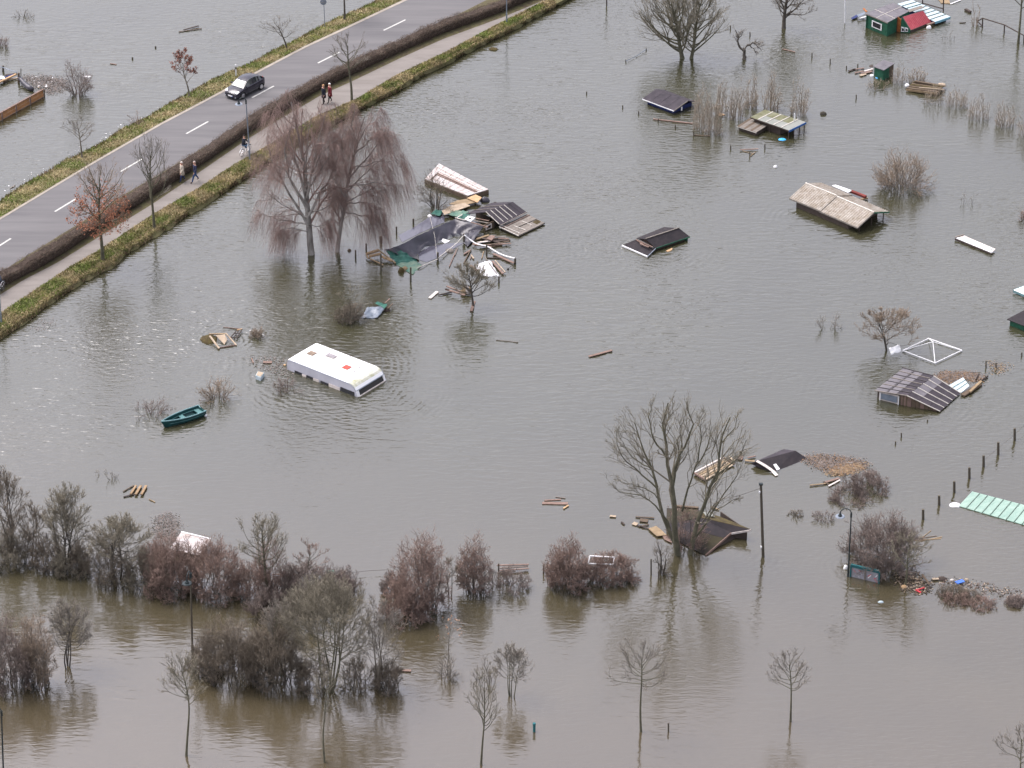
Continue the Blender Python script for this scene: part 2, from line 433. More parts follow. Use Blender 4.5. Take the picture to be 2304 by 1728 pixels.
def cones(P, r):
    """straight pointed twigs: three triangles each"""
    S, E = P[:,0], P[:,-1]; D = nrm(E-S); ref = np.where(np.abs(D[:,2:3]) < .9, np.array([[0,0,1.0]]), np.array([[1.0,0,0]]))
    A = nrm(np.cross(D, ref)); B = np.cross(D, A); n = len(S); v = np.empty((n,4,3)); r = np.asarray(r).reshape(-1,1)
    for k in range(3): a = 2.094*k; v[:,k] = S+(A*math.cos(a)+B*math.sin(a))*r
    v[:,3] = E; b = (np.arange(n)*4)[:,None]
    q = np.concatenate([b+[0,1,3], b+[1,2,3], b+[2,0,3]]); return v.reshape(-1,3), q
def join(parts):
    vs = []; qs = []; o = 0
    for v, q in parts: vs.append(v); qs.append(q+o); o += len(v)
    return np.concatenate(vs), np.concatenate(qs)
def spawn(rng, P, R, m, t0, t1, fwd, side, up, lf, lmin, env, parentL=None, out=0.0):
    n, K, _ = P.shape
    idx = np.repeat(np.arange(n), m); k = len(idx)
    t = t0+(t1-t0)*rng.random(k); f = t*(K-1); i = np.minimum(f.astype(int), K-2); fr = (f-i)[:,None]
    S = P[idx,i]*(1-fr)+P[idx,i+1]*fr; T = nrm(P[idx,i+1]-P[idx,i])
    r = R[idx,i]*(1-fr[:,0])+R[idx,i+1]*fr[:,0]
    rnd = rng.normal(0, 1, (k,3)); rnd = nrm(rnd-T*(rnd*T).sum(1, keepdims=True))
    D = T*fwd+rnd*side+np.array([[0,0,up]])
    if env is not None and out: D = D+out*nrm((S-env[0])/env[1])
    D = nrm(D)
    PL = np.linalg.norm(P[:,-1]-P[:,0], axis=1)[idx]
    L = np.maximum(lmin, PL*lf*(1.0-.5*t)*rng.uniform(.5, 1.3, k))
    if env is not None:
        E = S+D*L[:,None]; q = np.linalg.norm((E-env[0])/env[1], axis=1)
        L = L/np.maximum(1, q)**1.3
    return S, D, L, r
def leaves(rng, P, n, size, m, parent, name='foliage'):
    k = len(P); i = rng.integers(0, k, n); j = rng.integers(1, P.shape[1], n)
    C = P[i,j]+rng.normal(0, .05, (n,3))
    a = nrm(rng.normal(0, 1, (n,3))); b = nrm(np.cross(a, rng.normal(0, 1, (n,3)))); s = rng.uniform(.6, 1.3, n)[:,None]*size
    v = np.empty((n,4,3)); v[:,0] = C-a*s; v[:,1] = C-b*s*.5; v[:,2] = C+a*s; v[:,3] = C+b*s*.5
    o = fast_mesh(name, v.reshape(-1,3), np.arange(n*4).reshape(n,4), m, parent, smooth=False)
    o['kind'] = 'stuff'; return o

TRI = [0]
def plant(name, label, cat, base, top, x0, x1, ybot=None, z0=0.0, style='tree', n=(9,7,6,4), seed=1, bark='bark_grey', twig='twig_grey',
          r0=None, rt=.011, wob=.05, group=None, stems=1, vase=.45, hang=0, leaf=None, limbs=None, low=1.0, fork=None, upb=.25, spread=.3, lean=(0,0), flat=.85, t_low=.25, lfs=(.55,.55,.62)):
    rng = np.random.default_rng(seed*101+3)
    if style == 'shrub': n = (max(8, int(n[0]*.56)), max(3, round(n[1]*.85)), max(1, round(n[2]*.9)), (n[3]+3)//2 if n[3] else 0)
    else: n = (n[0], n[1], n[2], n[3] if (hang or not n[3]) else max(2, n[3]-1))
    if style != 'shrub' and not limbs: n = (n[0], round(n[1]*.9), round(n[2]*.9), n[3])
    rt = rt*(.8 if n[3] or style != 'shrub' else .9)
    B = G(base[0], base[1], z0)
    m = mpp(B); dep = math.atan2(H, B[1]); sd_, cd = math.sin(dep), math.cos(dep)
    W = (x1-x0)/2*m; cx = (x0+x1)/2
    root = empty(name, B, label, cat, group)
    if style == 'shrub':
        dense = n[3] > 0; rb = W*(max(spread, .6) if dense and spread > .2 else spread); B2 = B+np.array([0, rb*.6, 0])
        Cp = V(cx, base[1]-rb*.6*sd_/m, B2[1]); top_z = V(cx, top, B2[1])[2]
        hz = max(.25, top_z-z0-W*.30*sd_/cd)*low
        cen = np.array([Cp[0], B2[1], z0+.08*hz]); rad = np.array([W, W*flat, hz*.95])
        env = (cen, rad)
        n1 = n[0]
        th = rng.random(n1)*6.283; rr = np.sqrt(rng.random(n1))
        S = np.stack([B2[0]+(Cp[0]-B2[0])*.6+np.cos(th)*rr*rb, B2[1]+np.sin(th)*rr*rb*flat, np.full(n1, z0-.4)], 1)
        el_ = np.arcsin(rng.uniform(-.08, 1, n1)); az = th+rng.normal(0, .5, n1)
        q = np.stack([np.cos(el_)*np.cos(az), np.cos(el_)*np.sin(az), np.sin(el_)], 1)
        E = cen+q*rad*rng.uniform(.45, 1.0, (n1,1))**.7
        C = S*.5+E*.5+np.stack([0*th, 0*th, rng.uniform(.1, .35, n1)*hz], 1)
        P1 = beziers(rng, S, C, E, 6, wob)
        rr0 = (r0 or .03)*rng.uniform(.5, 1.2, n1)
        R1 = taper(rr0, 6, .3); trunkparts = [tubes(P1, R1, 4)]
    else:
        yb = ybot if ybot is not None else base[1]
        cyp = (top+yb)/2
        C0 = V(cx, cyp, B[1]+lean[1]); Hs = (yb-top)/2*m
        a = math.sqrt(max((.5*Hs)**2, Hs**2-(W*flat*sd_)**2))/cd
        cen = C0; rad = np.array([W, W*flat, a]); env = (cen, rad)
        trunkparts = []
        if limbs:
            P1 = []; R1 = []
            for (pts, ra) in limbs:
                dy = rng.normal(0, .35*W*.5)
                arr = np.array([V(p[0], p[1], B[1]+dy*(i/(len(pts)-1))) for i, p in enumerate(pts)])
                arr[0] = V(pts[0][0], pts[0][1], B[1])
                d = np.r_[0, np.cumsum(np.linalg.norm(np.diff(arr, axis=0), axis=1))]; s = np.linspace(0, d[-1], 9)
                P1.append(np.stack([np.interp(s, d, arr[:,j]) for j in range(3)], 1)); R1.append(ra*(1-.8*np.linspace(0,1,9)))
            P1 = np.array(P1); P1[:,1:] += rng.normal(0, .05, (len(P1), 8, 3))
            R1 = np.array(R1); trunkparts.append(tubes(P1, R1, 7))
        else:
            ht = cen[2]+rad[2]*.35; Htot = cen[2]+rad[2]-z0
            rt0 = r0 or Htot*.018
            ns = stems
            th = rng.random(ns)*6.283
            S = np.stack([B[0]+np.cos(th)*.25*(ns>1)*rt0*6, B[1]+np.sin(th)*.25*(ns>1)*rt0*6, np.full(ns, z0-.4)], 1)
            E = np.array([[cen[0], cen[1], ht]])+np.stack([np.cos(th), np.sin(th), 0*th], 1)*(ns>1)*W*.35
            C = np.stack([S[:,0]*.7+E[:,0]*.3, S[:,1]*.7+E[:,1]*.3, np.full(ns, z0+.5*(ht-z0))], 1)
            P0 = beziers(rng, S, C, E, 10, .018 if ns == 1 else .03); R0 = taper(np.full(ns, rt0)*(1 if ns==1 else .6), 10, .3)
            R0[:,0] *= 1.25
            trunkparts.append(tubes(P0, R0, 8))
            n1 = n[0]; idx = np.arange(n1) % ns
            # limbs leave the trunk from the crown's foot upwards
            zb = max(cen[2]-rad[2]*.85, z0+.15*(cen[2]+rad[2]-z0))
            if W > .5*(cen[2]+rad[2]-z0): zb = z0+.28*(cen[2]+rad[2]-z0)
            if fork is not None: zb = z0+fork*(cen[2]+rad[2]-z0)
            tb = np.clip((zb-P0[0,0,2])/(P0[0,-1,2]-P0[0,0,2]), .03, .8)
            t = np.sort(tb+(1.0-tb)*(np.arange(n1)+rng.random(n1))/n1)*.999
            f = t*9; i = np.minimum(f.astype(int), 8); fr = (f-i)[:,None]
            S1 = P0[idx,i]*(1-fr)+P0[idx,i+1]*fr; r1 = R0[idx,i]
            az = np.arange(n1)*2.4+rng.normal(0, .4, n1)
            elv = -0.35+1.7*((t-tb)/(1-tb))**.8+rng.normal(0, .15, n1); elv = np.clip(elv, -.45, 1.5)
            q = np.stack([np.cos(elv)*np.cos(az), np.cos(elv)*np.sin(az), np.sin(elv)], 1)
            E1 = cen+q*rad*rng.uniform(.72, 1.0, (n1,1))
            E1[:,2] = np.maximum(E1[:,2], S1[:,2]-.3)
            dd = np.linalg.norm(E1-S1, axis=1)
            C1 = S1*.55+E1*.45; C1[:,2] = S1[:,2]*(.5)+E1[:,2]*.5+ (vase-.45)*dd*.6
            if vase > .5: C1[:,:2] = S1[:,:2]*.3+E1[:,:2]*.7; C1[:,2] = S1[:,2]*.7+E1[:,2]*.3
            P1 = beziers(rng, S1, C1, E1, 8, wob); R1 = taper(np.minimum(r1*.6, .01+dd*.02), 8, .25)
            trunkparts.append(tubes(P1, R1, 5))
    vb, qb = join(trunkparts)
    fast_mesh('trunk' if style != 'shrub' else 'stems', vb, qb, M[bark], root)
    TRI[0] += len(qb)
    tw = []
    S, D, L, r = spawn(rng, P1, R1, n[1], t_low, 1.0, .85, .55 if style != 'shrub' else .85, upb, lfs[0], .2, env, out=.25)
    P2 = curves(rng, S, D, L, 4, np.tile([0,0,.12 if not hang else -.15], (len(S),1)), wob); R2 = taper(np.maximum(r*.5, rt*1.1), 4, .45)
    tw.append(tubes(P2, R2, 3))
    last = P2
    if n[2] > 0:
        S, D, L, r = spawn(rng, P2, R2, n[2], .2, 1.0, .85, .6 if style != 'shrub' else .9, upb*.6, lfs[1], .18, env, out=.15)
        fin = n[3] == 0; K3 = 2 if (style == 'shrub' or fin) else 3
        P3 = curves(rng, S, D, L, K3, np.tile([0,0,.1 if not hang else -.25], (len(S),1)), wob); R3 = taper(np.maximum(r*.6, rt), K3, .5)
        tw.append(cones(P3, R3[:,0]*1.15) if fin else tubes(P3, R3, 3)); last = P3
        if n[3] > 0:
            S, D, L, r = spawn(rng, P3, R3, n[3], .1, .95, .9, .5, upb*.3, lfs[2], .14, env)
            if hang:
                D = nrm(D*.35+np.array([[0,0,-.75]])*rng.uniform(.5, 1.2, (len(D),1))); L = rng.uniform(.35, 1.0, len(D))*hang
                L = np.minimum(L, np.maximum(.2, S[:,2]-z0-.6))
                bend = np.tile([0,0,-.35], (len(S),1)); K = 3; w_ = .05
            else:
                bend = np.tile([0,0,.06], (len(S),1)); K = 3; w_ = wob
            P4 = curves(rng, S, D, L, K, bend, w_); R4 = taper(np.full(len(S), rt*.85), K, .55)
            tw.append(tubes(P4, R4, 3) if hang else cones(P4, R4[:,0]*1.3)); last = P4
    v, q = join(tw); TRI[0] += len(q)
    # nothing of the crown reaches below the water
    fast_mesh('crown', v, q, M[twig], root)
    if leaf: leaves(rng, last, leaf[0], leaf[1], M[leaf[2]], root)
    return root

# hedge along the path
def hedge():
    rng = np.random.default_rng(11)
    n = len(XS); root_z = .6
    A = np.array([G(x, y, .62) for x, y in zip(XS, hf)])
    d = nrm(np.gradient(A, axis=0)); nn = np.stack([-d[:,1], d[:,0], 0*d[:,0]], 1)   # away from the path
    hgt = .92+.07*np.sin(A[:,0]*.8)+.06*np.sin(A[:,0]*2.3+1)+rng.normal(0, .03, n); wd = 1.15
    root = empty('hedge', A[n//3], 'long leafless brown clipped hedge between the road and the footpath', 'hedge')
    prof = [(0.08,0), (-.02,.35), (.02,.75), (.2,1.0), (.5,1.05), (.85,1.0), (1.0,.7), (1.0,0)]
    v = []; f = []
    for i in range(n):
        for (a, h) in prof: v.append(A[i]+nn[i]*(a*wd)*.92+np.array([0,0,h*hgt[i]*.9])+rng.normal(0, .03, 3))
    k = len(prof)
    for i in range(n-1):
        for j in range(k-1): f.append((i*k+j, (i+1)*k+j, (i+1)*k+j+1, i*k+j+1))
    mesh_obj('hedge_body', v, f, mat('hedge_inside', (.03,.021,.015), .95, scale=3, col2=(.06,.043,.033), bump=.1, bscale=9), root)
    m = 45000
    i = rng.integers(20, 175, m); fx = rng.random(m)[:,None]
    P = A[i]*(1-fx)+A[i+1]*fx; a = rng.random(m); hh = rng.random(m)**.45
    tocap = rng.random(m) < .5; a = np.where(tocap, a, rng.normal(.02, .05, m)); hh = np.where(tocap, rng.uniform(.8, 1.02, m), hh)
    S = P+nn[i]*(a*wd)[:,None]+np.stack([0*a, 0*a, hh*hgt[i]*.95], 1)+rng.normal(0, .05, (m,3))
    lump = .12*np.sin(S[:,0]*2.1)*np.sin(S[:,1]*1.7+1)
    S[:,2] += np.where(tocap, lump, 0)
    D = nrm(rng.normal(0, .55, (m,3))+np.array([[0,0,.7]])-nn[i]*.25)
    L = rng.uniform(.08, .22, m)
    Pc = np.stack([S, S+D*L[:,None]], 1); R = np.full((m,2), .016); R[:,1] = .006
    vv, q = cones(Pc, R[:,0])
    mi = np.tile((rng.random(m)*3).astype(int), 3)
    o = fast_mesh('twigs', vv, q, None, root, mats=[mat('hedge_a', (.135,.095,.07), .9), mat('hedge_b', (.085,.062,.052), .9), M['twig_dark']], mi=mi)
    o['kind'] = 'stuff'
hedge()
# ------------------------------------------------------------ trees and shrubs of the photograph
Zv = .5
# on the embankment
plant('small_tree', 'small bare round headed tree on the near left of the narrow verge above the road', 'tree', (184,350), 262, 134, 218, 330, Zv, n=(11,6,5,3), seed=1, bark='bark_grey', r0=.09)
plant('shrub', 'little reddish leafless shrub at the edge of the narrow verge', 'shrub', (303,282), 243, 284, 324, z0=.35, style='shrub', n=(14,5,4,0), seed=2, bark='twig_red', twig='twig_red')
plant('leafy_tree', 'small tree with clinging dark red leaves beside the car', 'tree', (425,212), 116, 380, 444, 194, Zv, n=(10,6,5,2), seed=3, bark='bark_grey', r0=.09, leaf=(1300,.075,'leaf_dark_red'))
plant('small_tree', 'small bare tree with one long low branch on the verge above the road', 'tree', (646,106), 38, 575, 676, 98, Zv, n=(10,6,5,3), seed=4, bark='bark_dark', twig='twig_grey', r0=.1)
plant('leafy_tree', 'trunk wrapped in brown leaves cut off by the top edge of the photo', 'tree', (775,42), -110, 745, 815, 14, Zv, n=(14,6,5,2), seed=5, bark='bark_dark', r0=.11, leaf=(1800,.075,'leaf_rust'))
plant('street_tree', 'tall bare tree beside the couple on the footpath', 'tree', (791,228), 70, 728, 838, 170, Zv, n=(13,7,6,3), seed=6, bark='bark_olive', twig='twig_grey', r0=.13, vase=.6)
plant('oak_tree', 'young oak with rusty leaves left on its lower branches', 'tree', (231,585), 358, 153, 302, 525, Zv, n=(20,7,6,3), seed=7, bark='bark_olive', twig='twig_brown', r0=.17)
def oak_leaves():
    rng = np.random.default_rng(77)
    root = bpy.data.objects['oak_tree']; B = np.array(root.location)
    lo = V(231,525,B[1])[2]; W = 74*mpp(B)
    n = 3200; th = rng.random(n)*6.283; r = np.sqrt(rng.random(n)); z = rng.beta(2.2, 3.2, n)
    cz = lo+z*(V(231,400,B[1])[2]-lo); rw = W*np.interp(z, [0,.25,.55,1], [.55,1,.95,.45])
    # leaves sit in clumps along twigs
    K = 260; c = rng.integers(0, K, n); ct = rng.random(K)*6.283; cr = np.sqrt(rng.uniform(.05,1,K)); cz_ = rng.beta(2, 3, K)
    zc = lo+.15+cz_*(V(231,405,B[1])[2]-lo); rc = W*np.interp(cz_, [0,.25,.55,1], [.55,.98,.9,.4])*cr
    C = np.stack([B[0]+np.cos(ct)*rc, B[1]+np.sin(ct)*rc, zc], 1)[c]+rng.normal(0, .13, (n,3))
    a = nrm(rng.normal(0,1,(n,3))); b = nrm(np.cross(a, rng.normal(0,1,(n,3)))); s = rng.uniform(.05,.1,n)[:,None]
    v = np.empty((n,4,3)); v[:,0] = C-a*s; v[:,1] = C-b*s*.55; v[:,2] = C+a*s; v[:,3] = C+b*s*.55
    o = fast_mesh('foliage', v.reshape(-1,3), np.arange(n*4).reshape(n,4), M['leaf_rust'], root, smooth=False); o['kind'] = 'stuff'
oak_leaves()
plant('street_tree', 'slender bare tree to the left of the two walkers', 'tree', (347,512), 283, 296, 388, 470, Zv, n=(20,6,5,3), seed=8, bark='bark_olive', twig='twig_grey', r0=.13, vase=.6)
# birches in the water
plant('birch_tree', 'left of the two weeping birches, thick leaning trunk, red brown hanging twigs', 'tree', (703,572), 205, 562, 790, 528, 0, n=(1,10,7,6), seed=9, bark='bark_pale', twig='twig_birch', hang=2.2, rt=.0075, t_low=.1, upb=.15, lfs=(.55,.6,.5),
 limbs=[([(703,590),(694,520),(690,440),(687,380),(670,300),(655,230)],.30), ([(694,510),(665,455),(640,420),(615,370),(600,310)],.13), ([(692,490),(720,440),(745,400),(770,330)],.13), ([(690,505),(640,497),(590,480)],.07),
  ([(690,470),(650,400),(640,330),(660,260)],.11),([(690,445),(705,380),(712,320),(730,260)],.11),([(693,520),(655,512),(625,520)],.06),([(694,505),(720,510),(745,500)],.05),([(692,490),(655,470),(625,455),(600,430)],.08),([(688,430),(660,350),(625,290)],.08),([(688,420),(720,350),(760,310)],.08),([(688,400),(690,330),(700,260)],.08),([(692,480),(730,470),(765,440)],.07),([(690,460),(640,380),(590,350)],.07),([(690,460),(660,340),(640,260)],.07),([(690,430),(745,350),(750,290)],.07)])
plant('birch_tree', 'right of the two weeping birches, slimmer trunk, drooping grey brown twigs', 'tree', (758,566), 240, 735, 912, 530, 0, n=(1,10,7,6), seed=10, bark='bark_pale', twig='twig_birch', hang=2.6, rt=.0075, t_low=.1, upb=.15, lfs=(.55,.6,.5),
 limbs=[([(757,580),(766,520),(778,460),(785,400),(800,330),(820,260)],.2), ([(775,478),(820,485),(855,500)],.06), ([(778,455),(830,430),(870,400)],.08), ([(783,430),(830,380),(880,340)],.08),([(786,400),(840,340),(870,290)],.08),([(770,490),(762,450),(760,420)],.05),
  ([(785,410),(770,340),(765,290)],.07),([(790,370),(815,300),(850,250)],.07),([(795,350),(850,300),(890,330)],.07),([(780,450),(750,400),(745,360)],.06),([(784,420),(850,410),(895,420)],.07),([(778,460),(820,455),(850,470)],.06),([(800,330),(790,280),(800,240)],.06),([(790,380),(870,360),(900,370)],.06)])
# tree by the white float, tree with debris, shrubs in mid water
plant('small_tree', 'low bare many stemmed tree in front of the white floating platform', 'tree', (983,470), 376, 920, 1044, style='shrub', n=(34,8,5,2), seed=11, bark='bark_dark', twig='twig_dark', spread=.12, wob=.08, r0=.045)
plant('small_tree', 'spreading olive brown fruit tree with debris caught in its branches', 'tree', (1066,690), 592, 998, 1112, 676, 0, fork=.22, flat=.7, n=(28,10,7,4), seed=12, bark='bark_dark', twig='twig_olive', r0=.11, rt=.012)
plant('small_tree', 'bare upright young tree beside the blue grey tarpaulin', 'tree', (792,712), 640, 752, 834, 708, 0, n=(9,6,4,3), seed=13, bark='bark_olive', twig='twig_olive', r0=.05, stems=2, vase=.6)
plant('shrub', 'dense dark low shrub under the young tree by the blue grey tarpaulin', 'shrub', (785,726), 672, 746, 824, style='shrub', n=(70,8,5,2), seed=14, bark='bark_dark', twig='twig_dark')
plant('shrub', 'small round dark tussock right of the floating crate and window frame', 'shrub', (579,760), 734, 561, 599, style='shrub', n=(60,6,3,0), seed=15, bark='twig_dark', twig='twig_brown')
plant('shrub', 'brown half drowned shrub above the right end of the green boat', 'shrub', (485,905), 838, 438, 540, style='shrub', n=(55,8,5,0), seed=16, bark='twig_dark', twig='twig_brown', wob=.07)
plant('shrub', 'faint purple half drowned shrub above the bow of the green boat', 'shrub', (335,936), 872, 286, 402, style='shrub', low=.6, n=(40,6,5,0), seed=17, bark='twig_purple', twig='twig_purple', wob=.09)
plant('shrub', 'low reddish shrub on the water at the near side of the caravan', 'shrub', (648,880), 838, 606, 695, style='shrub', low=.6, n=(34,7,5,0), seed=18, bark='twig_purple', twig='twig_purple', wob=.1)
plant('shrub', 'dark shrub cut off by the left edge near the top', 'shrub', (8,106), 74, -18, 34, style='shrub', n=(30,6,4,0), seed=19, bark='twig_purple', twig='twig_purple')
plant('shrub', 'purple brown shrub standing in the flood at the upper left', 'shrub', (175,216), 132, 134, 218, style='shrub', n=(60,8,6,0), seed=20, bark='twig_purple', twig='twig_purple', wob=.08)
plant('shrub', 'barely visible twigs showing above the water in the upper left corner', 'shrub', (45,40), 18, 12, 85, style='shrub', n=(26,3,2,0), seed=21, bark='twig_grey', twig='twig_grey')
# top
plant('large_tree', 'large bare tree, left of the close pair at the top', 'tree', (1537,131), -50, 1428, 1592, 126, 0, n=(38,9,6,4), fork=.05, seed=22, bark='bark_olive', twig='twig_olive', r0=.22, vase=.65, rt=.012)
plant('large_tree', 'large bare tree, right of the close pair at the top', 'tree', (1554,131), -50, 1512, 1640, 126, 0, n=(32,9,6,4), fork=.05, seed=23, bark='bark_olive', twig='twig_olive', r0=.18, vase=.65, rt=.012)
plant('small_tree', 'small gnarled fruit tree with two crooked limbs', 'tree', (1676,132), 48, 1646, 1722, 128, 0, n=(1,8,6,3), seed=24, bark='bark_dark', twig='twig_grey', t_low=.35, wob=.1, lfs=(.5,.6,.5),
 limbs=[([(1676,138),(1675,118),(1675,112)],.26), ([(1675,114),(1666,108),(1662,100),(1662,88),(1658,78),(1656,66)],.13), ([(1675,114),(1682,102),(1688,98),(1700,97),(1706,108),(1714,112)],.14), ([(1662,90),(1668,78),(1674,70)],.06), ([(1683,104),(1694,108),(1704,122)],.06), ([(1690,98),(1704,96),(1716,106)],.06)])
plant('large_tree', 'dark bare tree cut off by the top edge left of the green shack', 'tree', (1764,64), -80, 1712, 1842, 56, 0, fork=.12, n=(30,8,6,4), seed=25, bark='bark_dark', twig='twig_dark', r0=.22, rt=.012)
for i, (bx, by, tp, xa, xb, lb) in enumerate([
    (1578,298,168,1550,1606,'leftmost clump of tall thin brown saplings between the blue hut and the flat roofed hut'),
    (1600,306,208,1572,1634,'low brown sapling clump in front of the tall thin ones, nearest the camera'),
    (1622,262,176,1604,1650,'clump of thin brown saplings second from the left behind the flat roofed hut'),
    (1652,270,165,1634,1680,'middle clump of thin brown saplings just left of the flat grey roof'),
    (1690,246,168,1672,1708,'clump of saplings directly behind the top corner of the flat grey roof'),
    (1730,250,160,1708,1762,'thin brown saplings behind the middle of the flat grey roof'),
    (1796,262,165,1772,1826,'rightmost sapling clump at the right corner of the flat grey roof')]):
    plant('sapling_clump', lb, 'saplings', (bx,by), tp, xa, xb, style='shrub', n=(58,8,3,0), seed=30+i, bark='reed', twig='reed', group='sapling clumps behind the flat roofed hut', spread=.75, wob=.03, upb=.5, lfs=(.28,.4,.4), r0=.022, t_low=.15)
for i, (bx, by, tp, xa, xb, nn_) in enumerate([(2016,190,135,2000,2040,36), (2060,190,140,2035,2090,60), (2098,236,172,2070,2130,34), (2150,245,190,2118,2185,60), (2196,272,205,2170,2232,60), (2262,288,218,2232,2290,60), (2310,312,235,2280,2350,60), (1975,205,168,1945,2005,22)]):
    lbs = ['first reed clump from the left, against the green shed', 'reed clump behind the half sunk wreck', 'sparse reed clump in front of the right end of the wreck', 'reed clump right of the wreck', 'reed clump midway between the wreck and the right edge', 'thick reed clump near the right edge', 'reed clump cut off by the right edge', 'sparse thin reeds in front of the green shed']
    plant('reed_clump', lbs[i], 'reeds', (bx,by), tp, xa, xb, style='shrub', n=(nn_*2+10,4,2,0), seed=50+i, bark='reed', twig='reed', group='reed row along the drowned bank', spread=.8, wob=.03, upb=.4, lfs=(.22,.3,.3), r0=.013, t_low=.4, flat=.6)
plant('shrub', 'wide rounded bare shrub right of the tan corrugated roof', 'shrub', (2022,432), 334, 1950, 2106, style='shrub', n=(150,9,6,0), seed=60, bark='twig_grey', twig='twig_brown', spread=.45, wob=.06, upb=.35)
plant('reed_clump', 'few thin upright stems right of the wide rounded shrub', 'reeds', (2176,462), 402, 2152, 2204, style='shrub', n=(16,3,1,0), seed=61, bark='twig_grey', twig='twig_grey', spread=.9, lfs=(.2,.3,.3), r0=.015, flat=.5)
plant('shrub', 'small brown shrub cut off by the right edge below the reeds', 'shrub', (2306,496), 466, 2284, 2335, style='shrub', n=(30,6,4,0), seed=62, bark='twig_red', twig='twig_red')
plant('large_tree', 'bare tree standing behind the rail fence in the top right corner', 'tree', (2291,96), -90, 2222, 2372, 40, 0, n=(16,7,6,4), seed=63, bark='bark_olive', twig='twig_olive', r0=.13)
plant('sapling_clump', 'few thin saplings left of the rail fence in the top right corner', 'saplings', (2196,60), -30, 2180, 2216, style='shrub', n=(7,7,2,0), seed=64, bark='twig_brown', twig='twig_brown', spread=.5, lfs=(.25,.3,.3), upb=.5)
plant('reed_clump', 'faint upright stems below the pale blue metal roof', 'reeds', (2130,92), 58, 2112, 2152, style='shrub', n=(14,3,1,0), seed=65, bark='twig_grey', twig='twig_grey', spread=.9, lfs=(.2,.3,.3), r0=.012, flat=.5)
plant('small_tree', 'bare spreading tree beside the white tent frame', 'tree', (2000,790), 694, 1924, 2074, 786, 0, fork=.1, flat=.7, n=(28,10,7,4), seed=66, bark='bark_dark', twig='twig_brown', r0=.1, stems=2, wob=.08)
plant('small_tree', 'three thin drowned fruit tree tops left of the tree by the tent frame', 'tree', (1862,744), 690, 1830, 1896, style='shrub', n=(16,6,4,0), seed=67, bark='twig_grey', twig='twig_grey', spread=.6, wob=.09)
# great willow at the sunken dark hut
plant('large_tree', 'great bare willow with many limbs growing over the sunken dark hut', 'tree', (1528,1246), 902, 1366, 1690, 1180, 0, n=(1,12,6,4), seed=68, bark='bark_olive', twig='twig_olive', t_low=.22, rt=.0095, upb=.3, wob=.08, lfs=(.44,.6,.75),
 limbs=[([(1527,1262),(1521,1225),(1515,1185),(1512,1100),(1505,1040),(1490,960),(1500,910)],0.245), ([(1520,1225),(1500,1180),(1480,1120),(1470,1060),(1445,1000),(1425,950)],0.158), ([(1508,1190),(1478,1140),(1440,1115),(1400,1110),(1378,1095)],0.079), ([(1512,1100),(1520,1040),(1545,1000),(1560,960),(1545,905)],0.130),
  ([(1480,1100),(1440,1065),(1410,1040),(1390,1000),(1385,960)],0.072), ([(1535,1150),(1550,1090),(1565,1050),(1590,1010),(1600,960)],0.086), ([(1552,1250),(1565,1200),(1580,1140),(1600,1090),(1620,1040),(1622,990),(1640,940)],0.187), ([(1560,1215),(1600,1155),(1630,1110),(1655,1080),(1665,1050)],0.094), ([(1605,1150),(1640,1130),(1662,1118)],0.043),
  ([(1600,1090),(1625,1060),(1660,1030),(1678,990)],0.072), ([(1500,1030),(1470,990),(1460,940),(1465,905)],0.086), ([(1490,970),(1510,930),(1515,900)],0.058), ([(1470,1060),(1420,1025),(1395,985)],0.058), ([(1620,1000),(1655,960),(1660,930)],0.058),([(1565,1050),(1580,990),(1575,940)],0.065),([(1478,1120),(1450,1095),(1395,1085)],0.050),([(1515,1080),(1535,1010),(1530,950)],0.072)])
plant('shrub', 'tangled brown undergrowth round the foot of the great willow', 'shrub', (1545,1240), 1135, 1500, 1592, style='shrub', n=(60,8,5,2), seed=69, bark='bark_dark', twig='twig_red', spread=.5, wob=.1)
plant('shrub', 'small dark upright stump bush left of the great willow', 'shrub', (1484,1292), 1208, 1464, 1512, style='shrub', n=(18,6,5,2), seed=70, bark='bark_dark', twig='twig_dark', spread=.15, wob=.05, r0=.06)
plant('large_shrub', 'big domed purple brown bush behind the lamp with the curved neck', 'shrub', (1978,1288), 1148, 1884, 2084, style='shrub', n=(150,11,8,4), seed=71, bark='bark_dark', twig='twig_purple', spread=.55, wob=.07, rt=.012)
plant('small_tree', 'crooked olive trunked tree at the right side of the domed purple bush', 'tree', (2035,1318), 1190, 1990, 2104, 1300, 0, n=(14,7,6,4), seed=72, bark='bark_olive', twig='twig_olive', r0=.1, wob=.09)
plant('shrub', 'low brown mound of bush beside the floating straw', 'shrub', (1955,1112), 1046, 1890, 2008, style='shrub', low=.55, flat=1.1, n=(110,8,6,2), seed=73, bark='twig_purple', twig='twig_purple', spread=.7, wob=.09)
plant('shrub', 'flat spreading end of the bush below the floating straw', 'shrub', (1912,1130), 1088, 1856, 1966, style='shrub', low=.5, flat=1.0, n=(80,7,5,2), seed=74, bark='twig_purple', twig='twig_purple', spread=.7, wob=.1)
plant('shrub', 'small faint twiggy heap above the curved neck lamp', 'shrub', (1851,1172), 1134, 1826, 1880, style='shrub', low=.6, n=(30,6,4,0), seed=75, bark='twig_purple', twig='twig_purple', spread=.6, wob=.1)
plant('shrub', 'dark clump of drowned twigs between the wooden pole and the faint twiggy heap', 'shrub', (1785,1163), 1134, 1768, 1806, style='shrub', low=.6, n=(26,6,4,0), seed=76, bark='bark_dark', twig='twig_dark', spread=.5, wob=.1)
